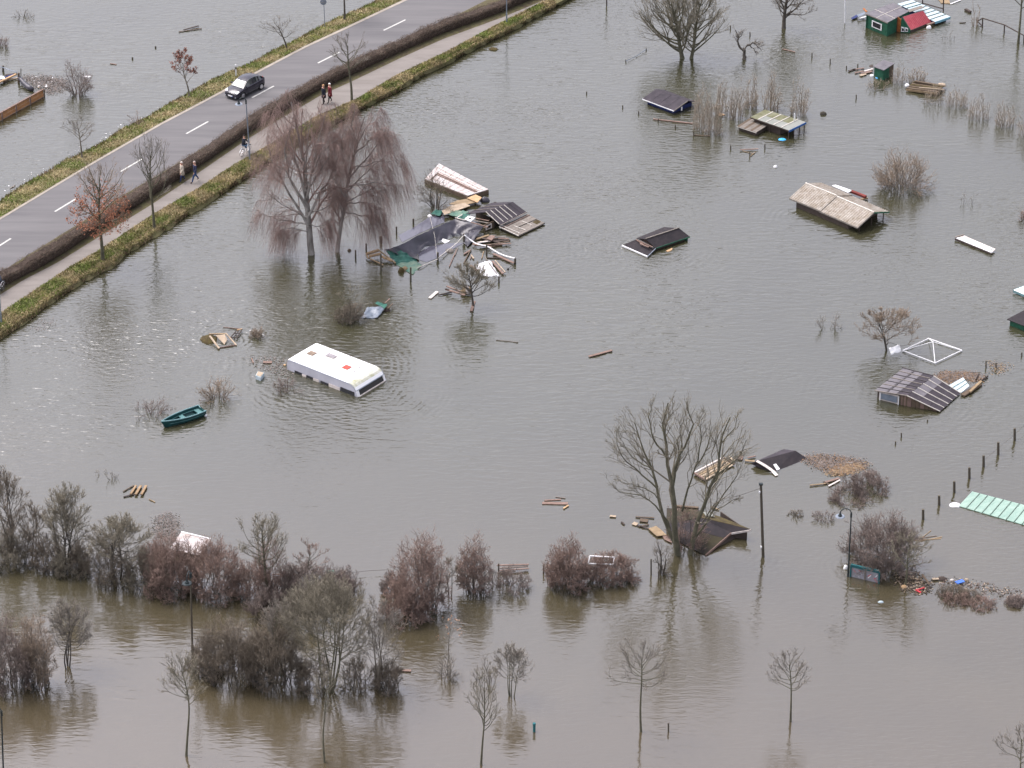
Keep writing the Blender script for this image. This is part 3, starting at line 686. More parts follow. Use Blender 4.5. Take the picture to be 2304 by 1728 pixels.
for i, (bx, by, tp, xa, xb, tw_, lb) in enumerate([
    (2140,1345,1308,2104,2180,'twig_dark','dark brown low brush nearest the blue plastic sheet'),
    (2178,1352,1322,2150,2212,'twig_dark','dark brown low brush right of the blue plastic sheet'),
    (2150,1362,1322,2112,2190,'twig_red','reddish low brush in the middle of the drifted strip'),
    (2205,1372,1338,2168,2250,'twig_red','reddish low brush at the near end of the drifted strip'),
    (2284,1365,1332,2258,2316,'twig_purple','small dark brush cut off by the right edge at the drifted strip')]):
    plant('shrub', lb, 'shrub', (bx,by), tp, xa, xb, style='shrub', low=.6, n=(110,7,5,0), seed=80+i, bark=tw_, twig=tw_, spread=.8, wob=.1, flat=.8)
# drowned hedgerow on the left
DK = dict(bark='bark_dark')
plant('hedgerow_tree', 'dark bushy tree cut off by the left edge above the hedgerow', 'tree', (18,1250), 1050, -60, 70, 1236, 0, n=(26,9,8,5), seed=90, twig='twig_dark', r0=.12, stems=3, wob=.07, **DK)
plant('hedgerow_tree', 'thin crooked tree second from the left in the hedgerow', 'tree', (72,1262), 1130, 40, 110, 1246, 0, n=(16,8,7,4), seed=91, twig='twig_dark', r0=.08, stems=2, wob=.08, **DK)
plant('hedgerow_tree', 'tall olive dark tree with many upright stems, third in the hedgerow', 'tree', (148,1278), 1092, 92, 208, 1262, 0, n=(40,9,8,5), seed=92, twig='twig_olive', r0=.12, stems=5, wob=.06, **DK)
plant('hedgerow_tree', 'wide dark tree with tangled crown, fourth in the hedgerow', 'tree', (268,1306), 1160, 198, 348, 1290, 0, n=(44,9,8,5), seed=93, twig='twig_olive', r0=.13, stems=3, wob=.08, **DK)
plant('large_shrub', 'dense dark brush filling the foot of the hedgerow at the left edge', 'shrub', (40,1262), 1160, -40, 120, style='shrub', n=(70,9,7,2), seed=94, bark='bark_dark', twig='twig_dark', spread=.7, wob=.08)
plant('large_shrub', 'dark brush between the third and fourth hedgerow trees', 'shrub', (205,1292), 1190, 140, 275, style='shrub', n=(70,9,7,2), seed=95, bark='bark_dark', twig='twig_dark', spread=.7, wob=.08)
plant('large_shrub', 'large dense reddish brown bush in front of the torn white roof, left half', 'shrub', (385,1345), 1208, 308, 460, style='shrub', n=(130,11,8,3), seed=96, bark='bark_dark', twig='twig_red', spread=.7, wob=.09)
plant('large_shrub', 'large dense reddish brown bush behind the lamp pole, right half', 'shrub', (480,1352), 1212, 405, 560, style='shrub', n=(130,11,8,3), seed=97, bark='bark_dark', twig='twig_red', spread=.7, wob=.09)
plant('hedgerow_tree', 'upright bare tree behind the hedgerow right of the torn white roof', 'tree', (608,1345), 1148, 528, 652, 1296, 0, n=(22,8,7,4), seed=98, bark='bark_olive', twig='twig_olive', r0=.12, vase=.6)
plant('large_shrub', 'reddish stems at the foot of the upright bare hedgerow tree', 'shrub', (606,1352), 1195, 566, 658, style='shrub', n=(50,8,6,2), seed=99, bark='twig_red', twig='twig_red', spread=.4, wob=.06)
plant('small_tree', 'thin crooked small tree left of the turquoise scrap', 'tree', (693,1310), 1212, 656, 742, 1304, 0, n=(12,7,5,3), seed=100, bark='bark_olive', twig='twig_red', r0=.06, wob=.09)
plant('large_shrub', 'rounded brown bush below the turquoise scrap', 'shrub', (690,1350), 1262, 618, 770, style='shrub', n=(100,9,7,3), seed=101, bark='bark_dark', twig='twig_purple', spread=.7, wob=.08)
plant('large_tree', 'broad multi stemmed olive tree in front of the hedgerow', 'tree', (738,1555), 1300, 634, 845, 1520, 0, n=(56,10,8,5), seed=102, bark='bark_olive', twig='twig_olive', r0=.13, stems=6, vase=.65, rt=.012)
plant('large_tree', 'narrow multi stemmed bare tree beside the red plank', 'tree', (850,1545), 1345, 800, 912, 1530, 0, n=(26,8,7,4), seed=103, bark='bark_grey', twig='twig_grey', r0=.09, stems=4, vase=.65)
plant('large_shrub', 'broad dark purple bush, left part, in front of the hedgerow', 'shrub', (520,1545), 1380, 438, 600, style='shrub', n=(140,11,8,3), seed=104, bark='bark_dark', twig='twig_dark', spread=.75, wob=.06, upb=.4)
plant('large_shrub', 'broad dark purple bush, right part, beside the multi stemmed olive tree', 'shrub', (610,1556), 1385, 540, 690, style='shrub', n=(140,11,8,3), seed=105, bark='bark_dark', twig='twig_dark', spread=.75, wob=.06, upb=.4)
plant('large_tree', 'slim upright tree rising out of the broad dark purple bush', 'tree', (627,1540), 1340, 585, 672, 1500, 0, n=(18,8,6,4), seed=106, bark='bark_olive', twig='twig_grey', r0=.08, vase=.6)
plant('shrub', 'low dark brush between the two multi stemmed trees', 'shrub', (800,1552), 1470, 760, 850, style='shrub', n=(50,8,6,2), seed=107, bark='bark_dark', twig='twig_dark', spread=.7)
plant('large_shrub', 'tall reddish weeping bush standing alone right of the hedgerow', 'shrub', (945,1385), 1184, 872, 1012, style='shrub', n=(120,10,8,4), seed=108, bark='bark_dark', twig='twig_red', spread=.5, wob=.08)
plant('shrub', 'low dense red bush at the foot of the tall weeping bush', 'shrub', (905,1408), 1300, 850, 975, style='shrub', n=(110,10,7,3), seed=109, bark='twig_red', twig='twig_red', spread=.75, wob=.09)
plant('shrub', 'small grey round bush left of the tall weeping bush', 'shrub', (878,1340), 1288, 856, 912, style='shrub', n=(50,8,6,2), seed=110, bark='twig_purple', twig='twig_purple', spread=.7)
plant('small_tree', 'dark thin stems between the two reddish bushes', 'tree', (1012,1340), 1250, 990, 1036, 1330, 0, n=(10,6,5,3), seed=111, bark='bark_dark', twig='twig_dark', r0=.07, stems=3)
plant('large_shrub', 'medium reddish bush right of the tall weeping bush', 'shrub', (1070,1342), 1208, 1026, 1105, style='shrub', n=(80,9,7,3), seed=112, bark='bark_dark', twig='twig_red', spread=.4, wob=.09)
plant('shrub', 'low thin brush under the floating rail', 'shrub', (1140,1338), 1270, 1082, 1206, style='shrub', n=(60,8,5,2), seed=113, bark='twig_purple', twig='twig_purple', spread=.7, wob=.09, flat=.6)
plant('large_shrub', 'rounded reddish bush with the white frame caught in it, left half', 'shrub', (1270,1335), 1212, 1222, 1330, style='shrub', n=(130,10,8,3), seed=114, bark='bark_dark', twig='twig_red', spread=.75, wob=.08)
plant('large_shrub', 'rounded reddish bush with the white frame caught in it, right half', 'shrub', (1365,1322), 1240, 1300, 1442, style='shrub', n=(120,9,7,3), seed=115, bark='bark_dark', twig='twig_red', spread=.75, wob=.08, flat=.6)
plant('large_shrub', 'purple brown bush cut off by the left edge near the bottom', 'shrub', (30,1562), 1382, -45, 80, style='shrub', n=(120,10,8,3), seed=116, bark='bark_dark', twig='twig_purple', spread=.75, wob=.06, upb=.4)
plant('large_shrub', 'tall brown bush near the bottom left corner', 'shrub', (88,1552), 1385, 40, 132, style='shrub', n=(90,10,8,3), seed=117, bark='bark_dark', twig='twig_brown', spread=.7, wob=.06, upb=.4)
plant('large_tree', 'bare vase shaped tree at the right of the bottom left bushes', 'tree', (150,1500), 1352, 100, 208, 1480, 0, n=(34,9,7,4), seed=118, bark='bark_dark', twig='twig_grey', r0=.09, stems=4, vase=.65)
# young street trees standing in the near lane
plant('young_tree', 'young bare tree at the lower left, in front of the lamp pole', 'tree', (418,1700), 1462, 356, 464, 1605, 0, n=(22,7,6,3), seed=120, bark='bark_olive', twig='twig_olive', r0=.085, vase=.6, group='young trees lining the drowned lane')
plant('young_tree', 'very thin young tree below the broad multi stemmed tree', 'tree', (731,1715), 1500, 700, 772, 1610, 0, n=(14,6,5,2), seed=121, bark='bark_olive', twig='twig_olive', r0=.07, vase=.6, group='young trees lining the drowned lane')
plant('young_tree', 'slim tapering young tree at the bottom centre', 'tree', (1082,1720), 1494, 1053, 1128, 1655, 0, n=(18,6,5,3), seed=122, bark='bark_olive', twig='twig_olive', r0=.08, vase=.6, group='young trees lining the drowned lane')
plant('young_tree', 'vase shaped young tree with the widest crown, right of the bottom centre', 'tree', (1443,1646), 1436, 1368, 1518, 1572, 0, n=(22,7,5,3), seed=123, bark='bark_olive', twig='twig_grey', r0=.085, vase=.7, group='young trees lining the drowned lane')
plant('young_tree', 'small crowned young tree alone at the lower right', 'tree', (1779,1620), 1458, 1722, 1828, 1568, 0, n=(18,7,5,3), seed=124, bark='bark_olive', twig='twig_grey', r0=.08, vase=.65, group='young trees lining the drowned lane')
plant('young_tree', 'young tree cut off by the bottom right corner', 'tree', (2296,1790), 1625, 2232, 2362, 1735, 0, n=(18,7,5,3), seed=125, bark='bark_olive', twig='twig_grey', r0=.085, vase=.65, group='young trees lining the drowned lane')
plant('small_tree', 'low bare spreading tree above the slim tapering young tree', 'tree', (1151,1568), 1448, 1106, 1202, 1550, 0, n=(28,8,6,4), seed=126, bark='bark_olive', twig='twig_grey', r0=.07, stems=4, vase=.6)
plant('reed_clump', 'thin drowned stems left of the low spreading tree', 'reeds', (1085,1545), 1462, 1054, 1116, style='shrub', n=(18,5,3,0), seed=127, bark='twig_grey', twig='twig_grey', spread=.8)
plant('small_tree', 'thin sapling with a few pale orange leaves', 'tree', (1008,1478), 1385, 985, 1046, 1462, 0, n=(9,5,3,0), seed=128, bark='bark_grey', twig='twig_grey', r0=.04, leaf=(60,.07,'leaf_pale'))
plant('shrub', 'faint grey bush at the foot of the sapling with pale leaves', 'shrub', (1002,1530), 1462, 975, 1038, style='shrub', n=(34,6,4,0), seed=129, bark='twig_grey', twig='twig_grey', spread=.5)
plant('shrub', 'faint drowned twigs above the three floating logs', 'shrub', (244,1082), 1050, 205, 276, style='shrub', n=(16,4,3,0), seed=130, bark='twig_grey', twig='twig_grey', spread=.9)

# brush that joins the drowned hedgerow into one band
for i, (bx, by, tp, xa, xb, tw_, lb) in enumerate([
    (110,1290,1205,60,165,'twig_dark','dark brush at the foot of the third hedgerow tree'),
    (160,1300,1222,110,215,'twig_olive','olive tangled brush under the tall olive dark tree'),
    (250,1322,1225,190,315,'twig_dark','dark brush at the foot of the fourth hedgerow tree'),
    (330,1335,1232,275,385,'twig_olive','olive brown brush left of the large reddish brown bush'),
    (345,1300,1215,300,392,'twig_red','reddish brush beside the pinkish chaff'),
    (560,1352,1262,505,620,'twig_red','reddish brush between the large reddish bush and the upright bare tree'),
    (650,1360,1262,600,705,'twig_purple','purple brown brush right of the upright bare tree'),
    (600,1395,1318,545,665,'twig_purple','purple brush in front of the upright bare tree'),
    (755,1345,1272,715,815,'twig_purple','sparse brush right of the turquoise scrap'),
    (690,1410,1312,632,752,'twig_olive','olive brush behind the broad multi stemmed tree'),
    (15,1285,1190,-40,62,'twig_olive','olive brush at the left edge below the dark bushy tree'),
    (700,1565,1468,650,765,'twig_dark','dark brush at the foot of the broad multi stemmed tree'),
    (455,1520,1432,408,512,'twig_dark','thin dark brush at the left end of the broad dark purple bush'),
    (870,1560,1480,835,912,'twig_dark','dark brush round the narrow multi stemmed tree')]):
    plant('large_shrub', lb, 'shrub', (bx,by), tp, xa, xb, style='shrub', n=(70,9,7,2), seed=140+i, bark='bark_dark', twig=tw_, spread=.75, wob=.08, upb=.3)
# ------------------------------------------------------------ painted and man-made materials
def wood(name, c, c2=None, **k): return mat(name, c, .85, scale=2.5, col2=c2 or tuple(min(1,x*1.6) for x in c), stretch=(1,1,1), bump=.004, **k)
M.update(
 white_paint=mat('white_paint', (.72,.72,.72), .45, var=.06, scale=1.2),
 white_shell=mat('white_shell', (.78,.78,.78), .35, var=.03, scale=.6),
 shell_side=mat('shell_side', (.42,.42,.46), .45, var=.12, scale=.8),  # white shell again, greyed: the camera side's shade put into the colour
 shell_moss=mat('shell_moss', (.62,.62,.58), .6, scale=1.6, col2=(.26,.26,.13), detail=6),
 dark_glass=mat('dark_glass', (.012,.012,.016), .12, var=.2, spec=.8),
 rubber=mat('rubber', (.02,.02,.02), .7),
 black_metal=mat('black_metal', (.018,.026,.028), .4, var=.2),
 grey_metal=mat('grey_metal', (.20,.23,.27), .4, metal=.3, var=.15),
 chrome=mat('chrome', (.5,.5,.52), .25, metal=.9, var=.05),
 red_hatch=mat('red_hatch', (.45,.07,.05), .4), brown_hatch=mat('brown_hatch', (.2,.15,.11), .4), grey_hatch=mat('grey_hatch', (.25,.23,.24), .4),
 boat_teal=mat('boat_teal', (.006,.045,.045), .4, var=.3, scale=3), boat_rim=mat('boat_rim', (.12,.22,.23), .5, var=.2, scale=3), boat_seat=mat('boat_seat', (.07,.16,.16), .55, var=.25, scale=3),
 felt_black=mat('felt_black', (.018,.016,.019), .9, scale=2.2, col2=(.034,.028,.03), bump=.01),
 felt_purple=mat('felt_purple', (.026,.023,.028), .85, scale=1.5, col2=(.05,.042,.05), bump=.01),
 felt_grey=mat('felt_grey', (.095,.09,.10), .8, scale=1.4, col2=(.15,.14,.15), bump=.008),
 roof_moss=mat('roof_moss', (.018,.016,.016), .9, scale=.9, col2=(.045,.038,.018), bump=.03, detail=8),
 moss_heavy=mat('moss_heavy', (.035,.024,.013), .95, scale=2.2, col2=(.085,.068,.022), bump=.04, detail=8),
 tan_sheet=mat('tan_sheet', (.19,.155,.115), .85, scale=2.0, col2=(.36,.33,.29), detail=9),
 pale_panel=mat('pale_panel', (.17,.18,.155), .5, scale=1.1, col2=(.22,.225,.205)),
 moss_panel=mat('moss_panel', (.085,.085,.035), .7, scale=1.3, col2=(.17,.17,.11)),
 white_batten=mat('white_batten', (.5,.47,.42), .7, var=.15),
 dark_batten=mat('dark_batten', (.05,.045,.045), .7, var=.25),
 blue_wall=mat('blue_wall', (.012,.022,.10), .6, var=.3), blue_fascia=mat('blue_fascia', (.02,.09,.28), .5, var=.3),
 green_wall=mat('green_wall', (.012,.075,.042), .7, scale=3, var=.35), red_wall=mat('red_wall', (.13,.022,.016), .7, var=.35), orange_wall=mat('orange_wall', (.26,.09,.025), .7, var=.3),
 red_tile=mat('red_tile', (.32,.045,.06), .55, scale=4, col2=(.42,.085,.10)),
 sky_sheet=mat('sky_sheet', (.36,.46,.50), .45, scale=1.0, col2=(.46,.52,.55)), sky_edge=mat('sky_edge', (.16,.33,.40), .5, var=.2),
 mint_sheet=mat('mint_sheet', (.17,.28,.23), .55, scale=1.5, col2=(.27,.38,.32), stretch=(1,3,1)), mint_rib=mat('mint_rib', (.10,.15,.12), .6),
 tarp_black=mat('tarp_black', (.022,.021,.03), .38, scale=.7, col2=(.045,.042,.055), spec=.5),
 tarp_green=mat('tarp_green', (.008,.06,.047), .6, scale=2.5, col2=(.03,.12,.09)), tarp_mint=mat('tarp_mint', (.05,.14,.11), .6, scale=2.5, col2=(.16,.21,.15)),
 tarp_blue=mat('tarp_blue', (.09,.115,.15), .4, scale=2.5, col2=(.19,.22,.26), spec=.5), film=mat('film', (.05,.05,.068), .10, scale=.8, col2=(.085,.08,.10), spec=1.0),
 blue_plastic=mat('blue_plastic', (.05,.14,.5), .4), cyan_plastic=mat('cyan_plastic', (.06,.38,.72), .4), red_plastic=mat('red_plastic', (.5,.05,.06), .5),
 plank_red=wood('plank_red', (.135,.092,.075)), plank_brown=wood('plank_brown', (.075,.055,.038)), plank_pale=wood('plank_pale', (.25,.2,.145)), plank_grey=wood('plank_grey', (.13,.115,.10)),
 plank_dark=wood('plank_dark', (.04,.03,.025)), plywood=wood('plywood', (.3,.2,.11)), plank_tan=wood('plank_tan', (.17,.125,.075)), log_wood=wood('log_wood', (.19,.13,.075)), plank_white=wood('plank_white', (.42,.38,.35)),
 straw=mat('straw', (.2,.125,.07), .9, scale=3, var=.2), silt_scum=mat('silt_scum', (.15,.125,.11), .7, scale=2, var=.1, detail=8),
 post_wood=wood('post_wood', (.055,.047,.035)), stone=mat('stone', (.05,.045,.035), .9),
 panel_art=mat('panel_art', (.27,.27,.30), .6, scale=3.5, col2=(.2,.19,.2)), teal_paint=mat('teal_paint', (.01,.09,.10), .6),
 float_white=mat('float_white', (.48,.46,.46), .6, scale=1.6, col2=(.33,.27,.24), detail=7),
)

def thing_mb(name, mb, m, label, cat, group=None, smooth=False, mats=None):
    return tag(mb.build(name, m, None, smooth, mats), label, cat, group)

# ---- loose boards: each is a thing
def board(a, b, w, m, label, name='plank', cat='plank', z=.05, t=.05, group=None, za=None, zb=None):
    mb = MB(); A = G(*a, z if za is None else za); B = G(*b, z if zb is None else zb)
    mb.bar(A, B, w, t); return thing_mb(name, mb, M[m], label, cat, group)
def sheet(px, m, label, name='sheet', cat='sheet', z=.08, t=.04, zs=None, group=None):
    mb = MB(); mb.slab([G(p[0], p[1], zs[i] if zs else z) for i, p in enumerate(px)], t)
    return thing_mb(name, mb, M[m], label, cat, group)
def stake(p, top, label, r=.05, m='post_wood', name='stake', cat='stake', group=None, z0=-.6, lean=0):
    B = G(p[0], p[1], 0); T = V(p[0]+lean, top, B[1]); mb = MB()
    mb.tube([B+np.array([0,0,z0]), B, T], [r, r, r*.9], 8); return thing_mb(name, mb, M[m], label, cat, group)
def lump(px, py, w, h, m, label, name, cat, z=0, seed=1, sq=.8, group=None):
    """an irregular soft heap w x h metres"""
    rng = np.random.default_rng(seed); B = G(px, py, z); nu, nv = 12, 6; v = []; f = []
    for j in range(nv):
        ph = j/(nv-1)*math.pi*.55
        for i in range(nu):
            th = i/nu*6.283; r = w/2*math.sin(max(ph,.08))*(1+rng.normal(0,.09))
            v.append(B+np.array([math.cos(th)*r, math.sin(th)*r*sq, h*math.cos(ph)*(1+rng.normal(0,.06))-.03]))
    f.append(tuple(range(nu)))
    for j in range(nv-1):
        for i in range(nu): i2 = (i+1) % nu; f.append((j*nu+i, (j+1)*nu+i, (j+1)*nu+i2, j*nu+i2))
    o = mesh_obj(name, v, f, M[m], None, True); return tag(o, label, cat, group)
def cloth(px, nu, nv, m, root=None, name='tarpaulin', amp=.06, seed=1, zfun=None, smooth=True, thick=.02):
    """draped sheet over a quad given in photo pixels with heights (px,py,z)"""
    rng = np.random.default_rng(seed)
    q = [G(*p) for p in px]; v = []; f = []
    ph = rng.random(6)*6.28
    for j in range(nv+1):
        for i in range(nu+1):
            u, w = i/nu, j/nv; p = quadpt(q, u, w)
            d = amp*(math.sin(u*9+w*4+ph[0])*.5+math.sin(u*17-w*7+ph[1])*.35+math.sin(w*11+u*3+ph[2])*.4+rng.normal(0,.18))
            if zfun: d += zfun(u, w)
            v.append(p+np.array([rng.normal(0,amp*.4), rng.normal(0,amp*.4), d]))
    n = len(v); v += [p-np.array([0,0,thick]) for p in v]
    for j in range(nv):
        for i in range(nu):
            a = j*(nu+1)+i; f.append((a, a+1, a+nu+2, a+nu+1)); f.append((n+a, n+a+nu+1, n+a+nu+2, n+a+1))
    edge = [i for i in range(nu+1)]+[j*(nu+1)+nu for j in range(1, nv+1)]+[nv*(nu+1)+i for i in range(nu-1, -1, -1)]+[j*(nu+1) for j in range(nv-1, 0, -1)]
    for k in range(len(edge)): a, b = edge[k], edge[(k+1) % len(edge)]; f.append((b, a, n+a, n+b))
    return mesh_obj(name, v, f, M[m], root, smooth)

# ---- roofs
def corr(q, waves, amp, m, parent, name, nv=1, jag=0):
    """corrugated sheet on a quad a,b,c,d (ridges run a->d), with its own thickness"""
    q = [np.asarray(p, float) for p in q]
    n = np.cross(q[1]-q[0], q[3]-q[0]); n /= np.linalg.norm(n); n = n if n[2] > 0 else -n
    nu = waves*4; v = []; f = []
    for j in range(nv+1):
        for i in range(nu+1):
            u = i/nu; v.append(quadpt(q, u, j/nv)+n*amp*math.sin(u*waves*6.283))
    k = len(v); v += [p-n*.02 for p in v]
    for j in range(nv):
        for i in range(nu):
            a = j*(nu+1)+i; f.append((a, a+1, a+nu+2, a+nu+1)); f.append((k+a, k+a+nu+1, k+a+nu+2, k+a+1))
    for i in range(nu): f.append((i, k+i, k+i+1, i+1)); b = nv*(nu+1)+i; f.append((b, b+1, k+b+1, k+b))
    for j in range(nv): a = j*(nu+1); f.append((a, a+nu+1, k+a+nu+1, k+a)); b = a+nu; f.append((b, k+b, k+b+nu+1, b+nu+1))
    return mesh_obj(name, v, f, m, parent)
def panels(q, nu, nv, m, parent, name='roof_panel', gap=.01, t=.03, rng=None, pick=None, lift=.012):
    """a roof slope laid as separate panels, joints open, pieces slightly uneven"""
    rng = rng or np.random.default_rng(1); q = [np.asarray(p, float) for p in q]
    for j in range(nv):
        for i in range(nu):
            u0, u1, v0, v1 = i/nu+gap, (i+1)/nu-gap, j/nv+gap, (j+1)/nv-gap
            mb = MB(); h = np.array([0,0,rng.uniform(0, lift)])
            mb.slab([quadpt(q,u0,v0)+h, quadpt(q,u1,v0)+h, quadpt(q,u1,v1)+h, quadpt(q,u0,v1)+h], t)
            mm = pick(i, j) if pick else m
            mb.build(name, M[mm], parent)
def battens(q, us, m, parent, w=.06, h=.05, name='batten', v0=0, v1=1, along='v', lift=.03):
    for u in us:
        mb = MB(); L = np.array([0,0,lift])
        if along == 'v': mb.bar(quadpt(q,u,v0)+L, quadpt(q,u,v1)+L, w, h)
        else: mb.bar(quadpt(q,v0,u)+L, quadpt(q,v1,u)+L, w, h)
        mb.build(name, M[m], parent)
def walls(corners, z1, m, parent, inset=.25, z0=-1.0, t=.08, names='wall', tops=None):
    """closed ring of walls below a roof; corners = world points of the eaves in order"""
    P = [np.asarray(c, float) for c in corners]; cen = sum(P)/len(P)
    Q = [p+(cen-p)/np.linalg.norm((cen-p)[:2])*inset*1.3 for p in P]
    for i in range(len(Q)):
        a, b = Q[i], Q[(i+1) % len(Q)]; mb = MB()
        ta = tops[i] if tops else z1; tb = tops[(i+1) % len(Q)] if tops else z1
        d = (b-a)[:2]; d /= np.linalg.norm(d); e = np.array([d[0], d[1], 0])*.0
        out = a+(a-cen)*9; mb.wall([(a[0],a[1],z0), (b[0],b[1],z0), (b[0],b[1],tb), (a[0],a[1],ta)], t, out)
        mb.build(names, M[m], parent)
    return Q

# tan corrugated twin roof
def tan_roof():
    ze = .62; FL, FM, FR, BR = G(1776,447,ze), G(1846.5,475.5,ze), G(1930,511.5,ze), G(2001,476,ze)
    dpt = BR-FR; root = empty('garden_hut', (FM+dpt/2)*np.array([1,1,0]), 'drowned hut with a long tan corrugated twin roof', 'hut')
    h = np.array([0,0,.66]); up = np.array([0,0,.05])
    sec = [(FL-np.array([.0,0,0]), FM, up*1.4), (FM+(FR-FM)*-.03, FR, up*0)]
    for k, (a, b, u) in enumerate(sec):
        ra, rb = a+dpt/2+h, b+dpt/2+h
        w = 15 if k == 0 else 18
        corr([a+u, b+u, rb+u, ra+u], w, .03, M['tan_sheet'], root, 'roof', 2); corr([ra+u, rb+u, b+dpt+u, a+dpt+u], w, .03, M['tan_sheet'], root, 'roof', 2)
        mb = MB(); mb.tube([ra+u+np.array([0,0,.02]), rb+u+np.array([0,0,.02])], .06, 8); mb.build('ridge_cap', M['white_batten'], root)
        mb = MB(); mb.bar(a+u-[0,0,.07], b+u-[0,0,.07], .1, .1); mb.build('gutter', M['plank_grey'], root)
    ra, rb = FL+dpt/2+h, FR+dpt/2+h
    # barge boards at the right gable, posts and a recessed dark wall under the roof
    for a, b in ((FR, rb), (BR, rb)):
        mb = MB(); mb.bar(a-[0,0,.06], b-[0,0,.06], .05, .12); mb.build('barge_board', M['green_wall'] if a is BR else M['plank_grey'], root)
    for p in (lerp(FR, BR, .12)+(FL-FR)*.03, lerp(FR, BR, .5)+(FL-FR)*.03, lerp(FR, BR, .88)+(FL-FR)*.03):
        mb = MB(); mb.tube([p*[1,1,0]-[0,0,1], p*[1,1,0]+[0,0,.62]], .05, 6); mb.build('post', M['plank_dark'], root)
    walls([FL+(FR-FL)*.06, FR+(FL-FR)*.12, BR+(FL-FR)*.12, BR+(FL-FR)*.94], .58, 'plank_dark', root, .2)
    # white and red bits behind
    sheet([(1872,417),(1880,415.5),(1916,428),(1908,433)], 'white_paint', 'white board tilted behind the tan corrugated roof', 'white_board', 'board', .45, .05)
    board((1914,430),(1948,443), .28, 'red_wall', 'dark red board floating behind the tan corrugated roof', z=.3, t=.18)
    board((1936,449),(1952,446), .18, 'plank_tan', 'short mossy board at the end of the dark red board', z=.12, t=.12)
tan_roof()

# black broken roofed hut in mid water
def black_hut():
    z = .12
    L, F, R, Fm = G(1399.5,552,z), G(1457,577,z), G(1552.5,532.5,.30), G(1475,558.5,.30)
    r0, r1 = G(1453,537.5,.92), G(1527.6,513,.92); b0, b1 = G(1432,536,.60), G(1494,510.5,.60)
    root = empty('garden_hut', (L+R)/2*[1,1,0], 'drowned hut with a broken black felt roof and white front edge', 'hut')
    mb = MB(); mb.slab([Fm, R, r1, r0], .05); mb.build('roof', M['felt_black'], root)
    mb = MB(); mb.slab([r0+[0,0,-.02], r1+[0,0,-.02], b1, b0], .05); mb.build('roof', M['felt_black'], root)
    mb = MB(); mb.slab([L, F, Fm-[0,0,.12], b0-[0,0,.1]], .05); mb.build('porch_roof', M['felt_black'], root)
    mb = MB(); mb.bar(r0+[0,0,.03], r1+[0,0,.03], .09, .05); mb.build('ridge_cap', M['plank_grey'], root)
    mb = MB(); mb.bar(L-[0,0,.03], F-[0,0,.03], .07, .12); mb.build('barge_board', M['white_paint'], root)
    mb = MB(); mb.bar(F-[0,0,.02], Fm-[0,0,.05], .05, .08); mb.build('barge_board', M['grey_metal'], root)
    mb = MB(); mb.bar(Fm-[0,0,.03], R-[0,0,.03], .05, .08); mb.build('gutter', M['green_wall'], root)
    for (a, b) in (((1436,541),(1468,556)), ((1440,548),(1460,556)), ((1432,539),(1446,549))):
        mb = MB(); mb.bar(G(*a,.50), G(*b,.42), .14, .05); mb.build('rafter', M['plank_red'], root)
    mb = MB(); mb.wall([G(1434,537,.5), G(1453,538,.85), G(1474,557,.36)], .04, G(1400,600)); mb.build('gable', M['plank_dark'], root)
    a, b = Fm*[1,1,0], R*[1,1,0]; s = (b1-R)*[1,1,0]*.08
    mb = MB(); mb.wall([a+s-[0,0,1], b+s-[0,0,1], b+s+[0,0,.26], a+s+[0,0,.24]], .06, G(1500,700)); mb.build('wall', M['plank_dark'], root)
    a, b = R*[1,1,0], b1*[1,1,0]; s = (Fm-R)*[1,1,0]*.06
    mb = MB(); mb.wall([a+s-[0,0,1], b+s-[0,0,1], b+s+[0,0,.42], (r1*[1,1,0])+s+[0,0,.82], a+s+[0,0,.26]], .06, G(1700,480)); mb.build('wall', M['green_wall'], root)
    sheet([(1498,564),(1513,557.5),(1512,562),(1503,566)], 'plywood', 'pale yellow scrap of board floating at the black roofed hut', 'board', 'board', .05, .05)
black_hut()

# blue hut with dark roof
def blue_hut():
    z = .42; L, F, B = G(1445,222,z), G(1516.5,249,z), G(1566,228.5,z)
    d = B-F; h = np.array([0,0,.42]); l2 = L+d
    root = empty('garden_hut', (L+B)/2*[1,1,0], 'drowned blue walled hut with a dark purple felt roof', 'hut')
    q = [L, F, F+d*.62+h, L+d*.62+h]
    panels(q, 4, 1, 'felt_purple', root, 'roof_panel', gap=.003, t=.04, lift=.01)
    mb = MB(); mb.slab([L+d*.62+h-[0,0,.01], F+d*.62+h-[0,0,.01], B, l2], .04); mb.build('roof', M['felt_purple'], root)
    mb = MB(); mb.bar(L-[0,0,.05], F-[0,0,.05], .06, .08); mb.build('gutter', M['white_paint'], root)
    mb = MB(); mb.bar(F-[0,0,.04], F+d*.62+h-[0,0,.04], .04, .1); mb.build('barge_board', M['plank_grey'], root)
    Q = walls([L+(F-L)*.04, F, B, l2], .48, 'blue_wall', root, .28, tops=[.36]*4)
    mb = MB(); p = lerp(F, B, .35)*[1,1,0]; mb.box(p+[0,0,.3], [.06,0,0], [0,.03,0], [0,0,.18]); mb.build('window', M['white_paint'], root)
    board((1549,225),(1567,229), .12, 'plank_dark', 'dark board sticking out behind the blue walled hut', z=.45)
blue_hut()
board((1470,268),(1559,278), .14, 'plank_red', 'long reddish pole floating below the blue walled hut', z=.05, t=.08)

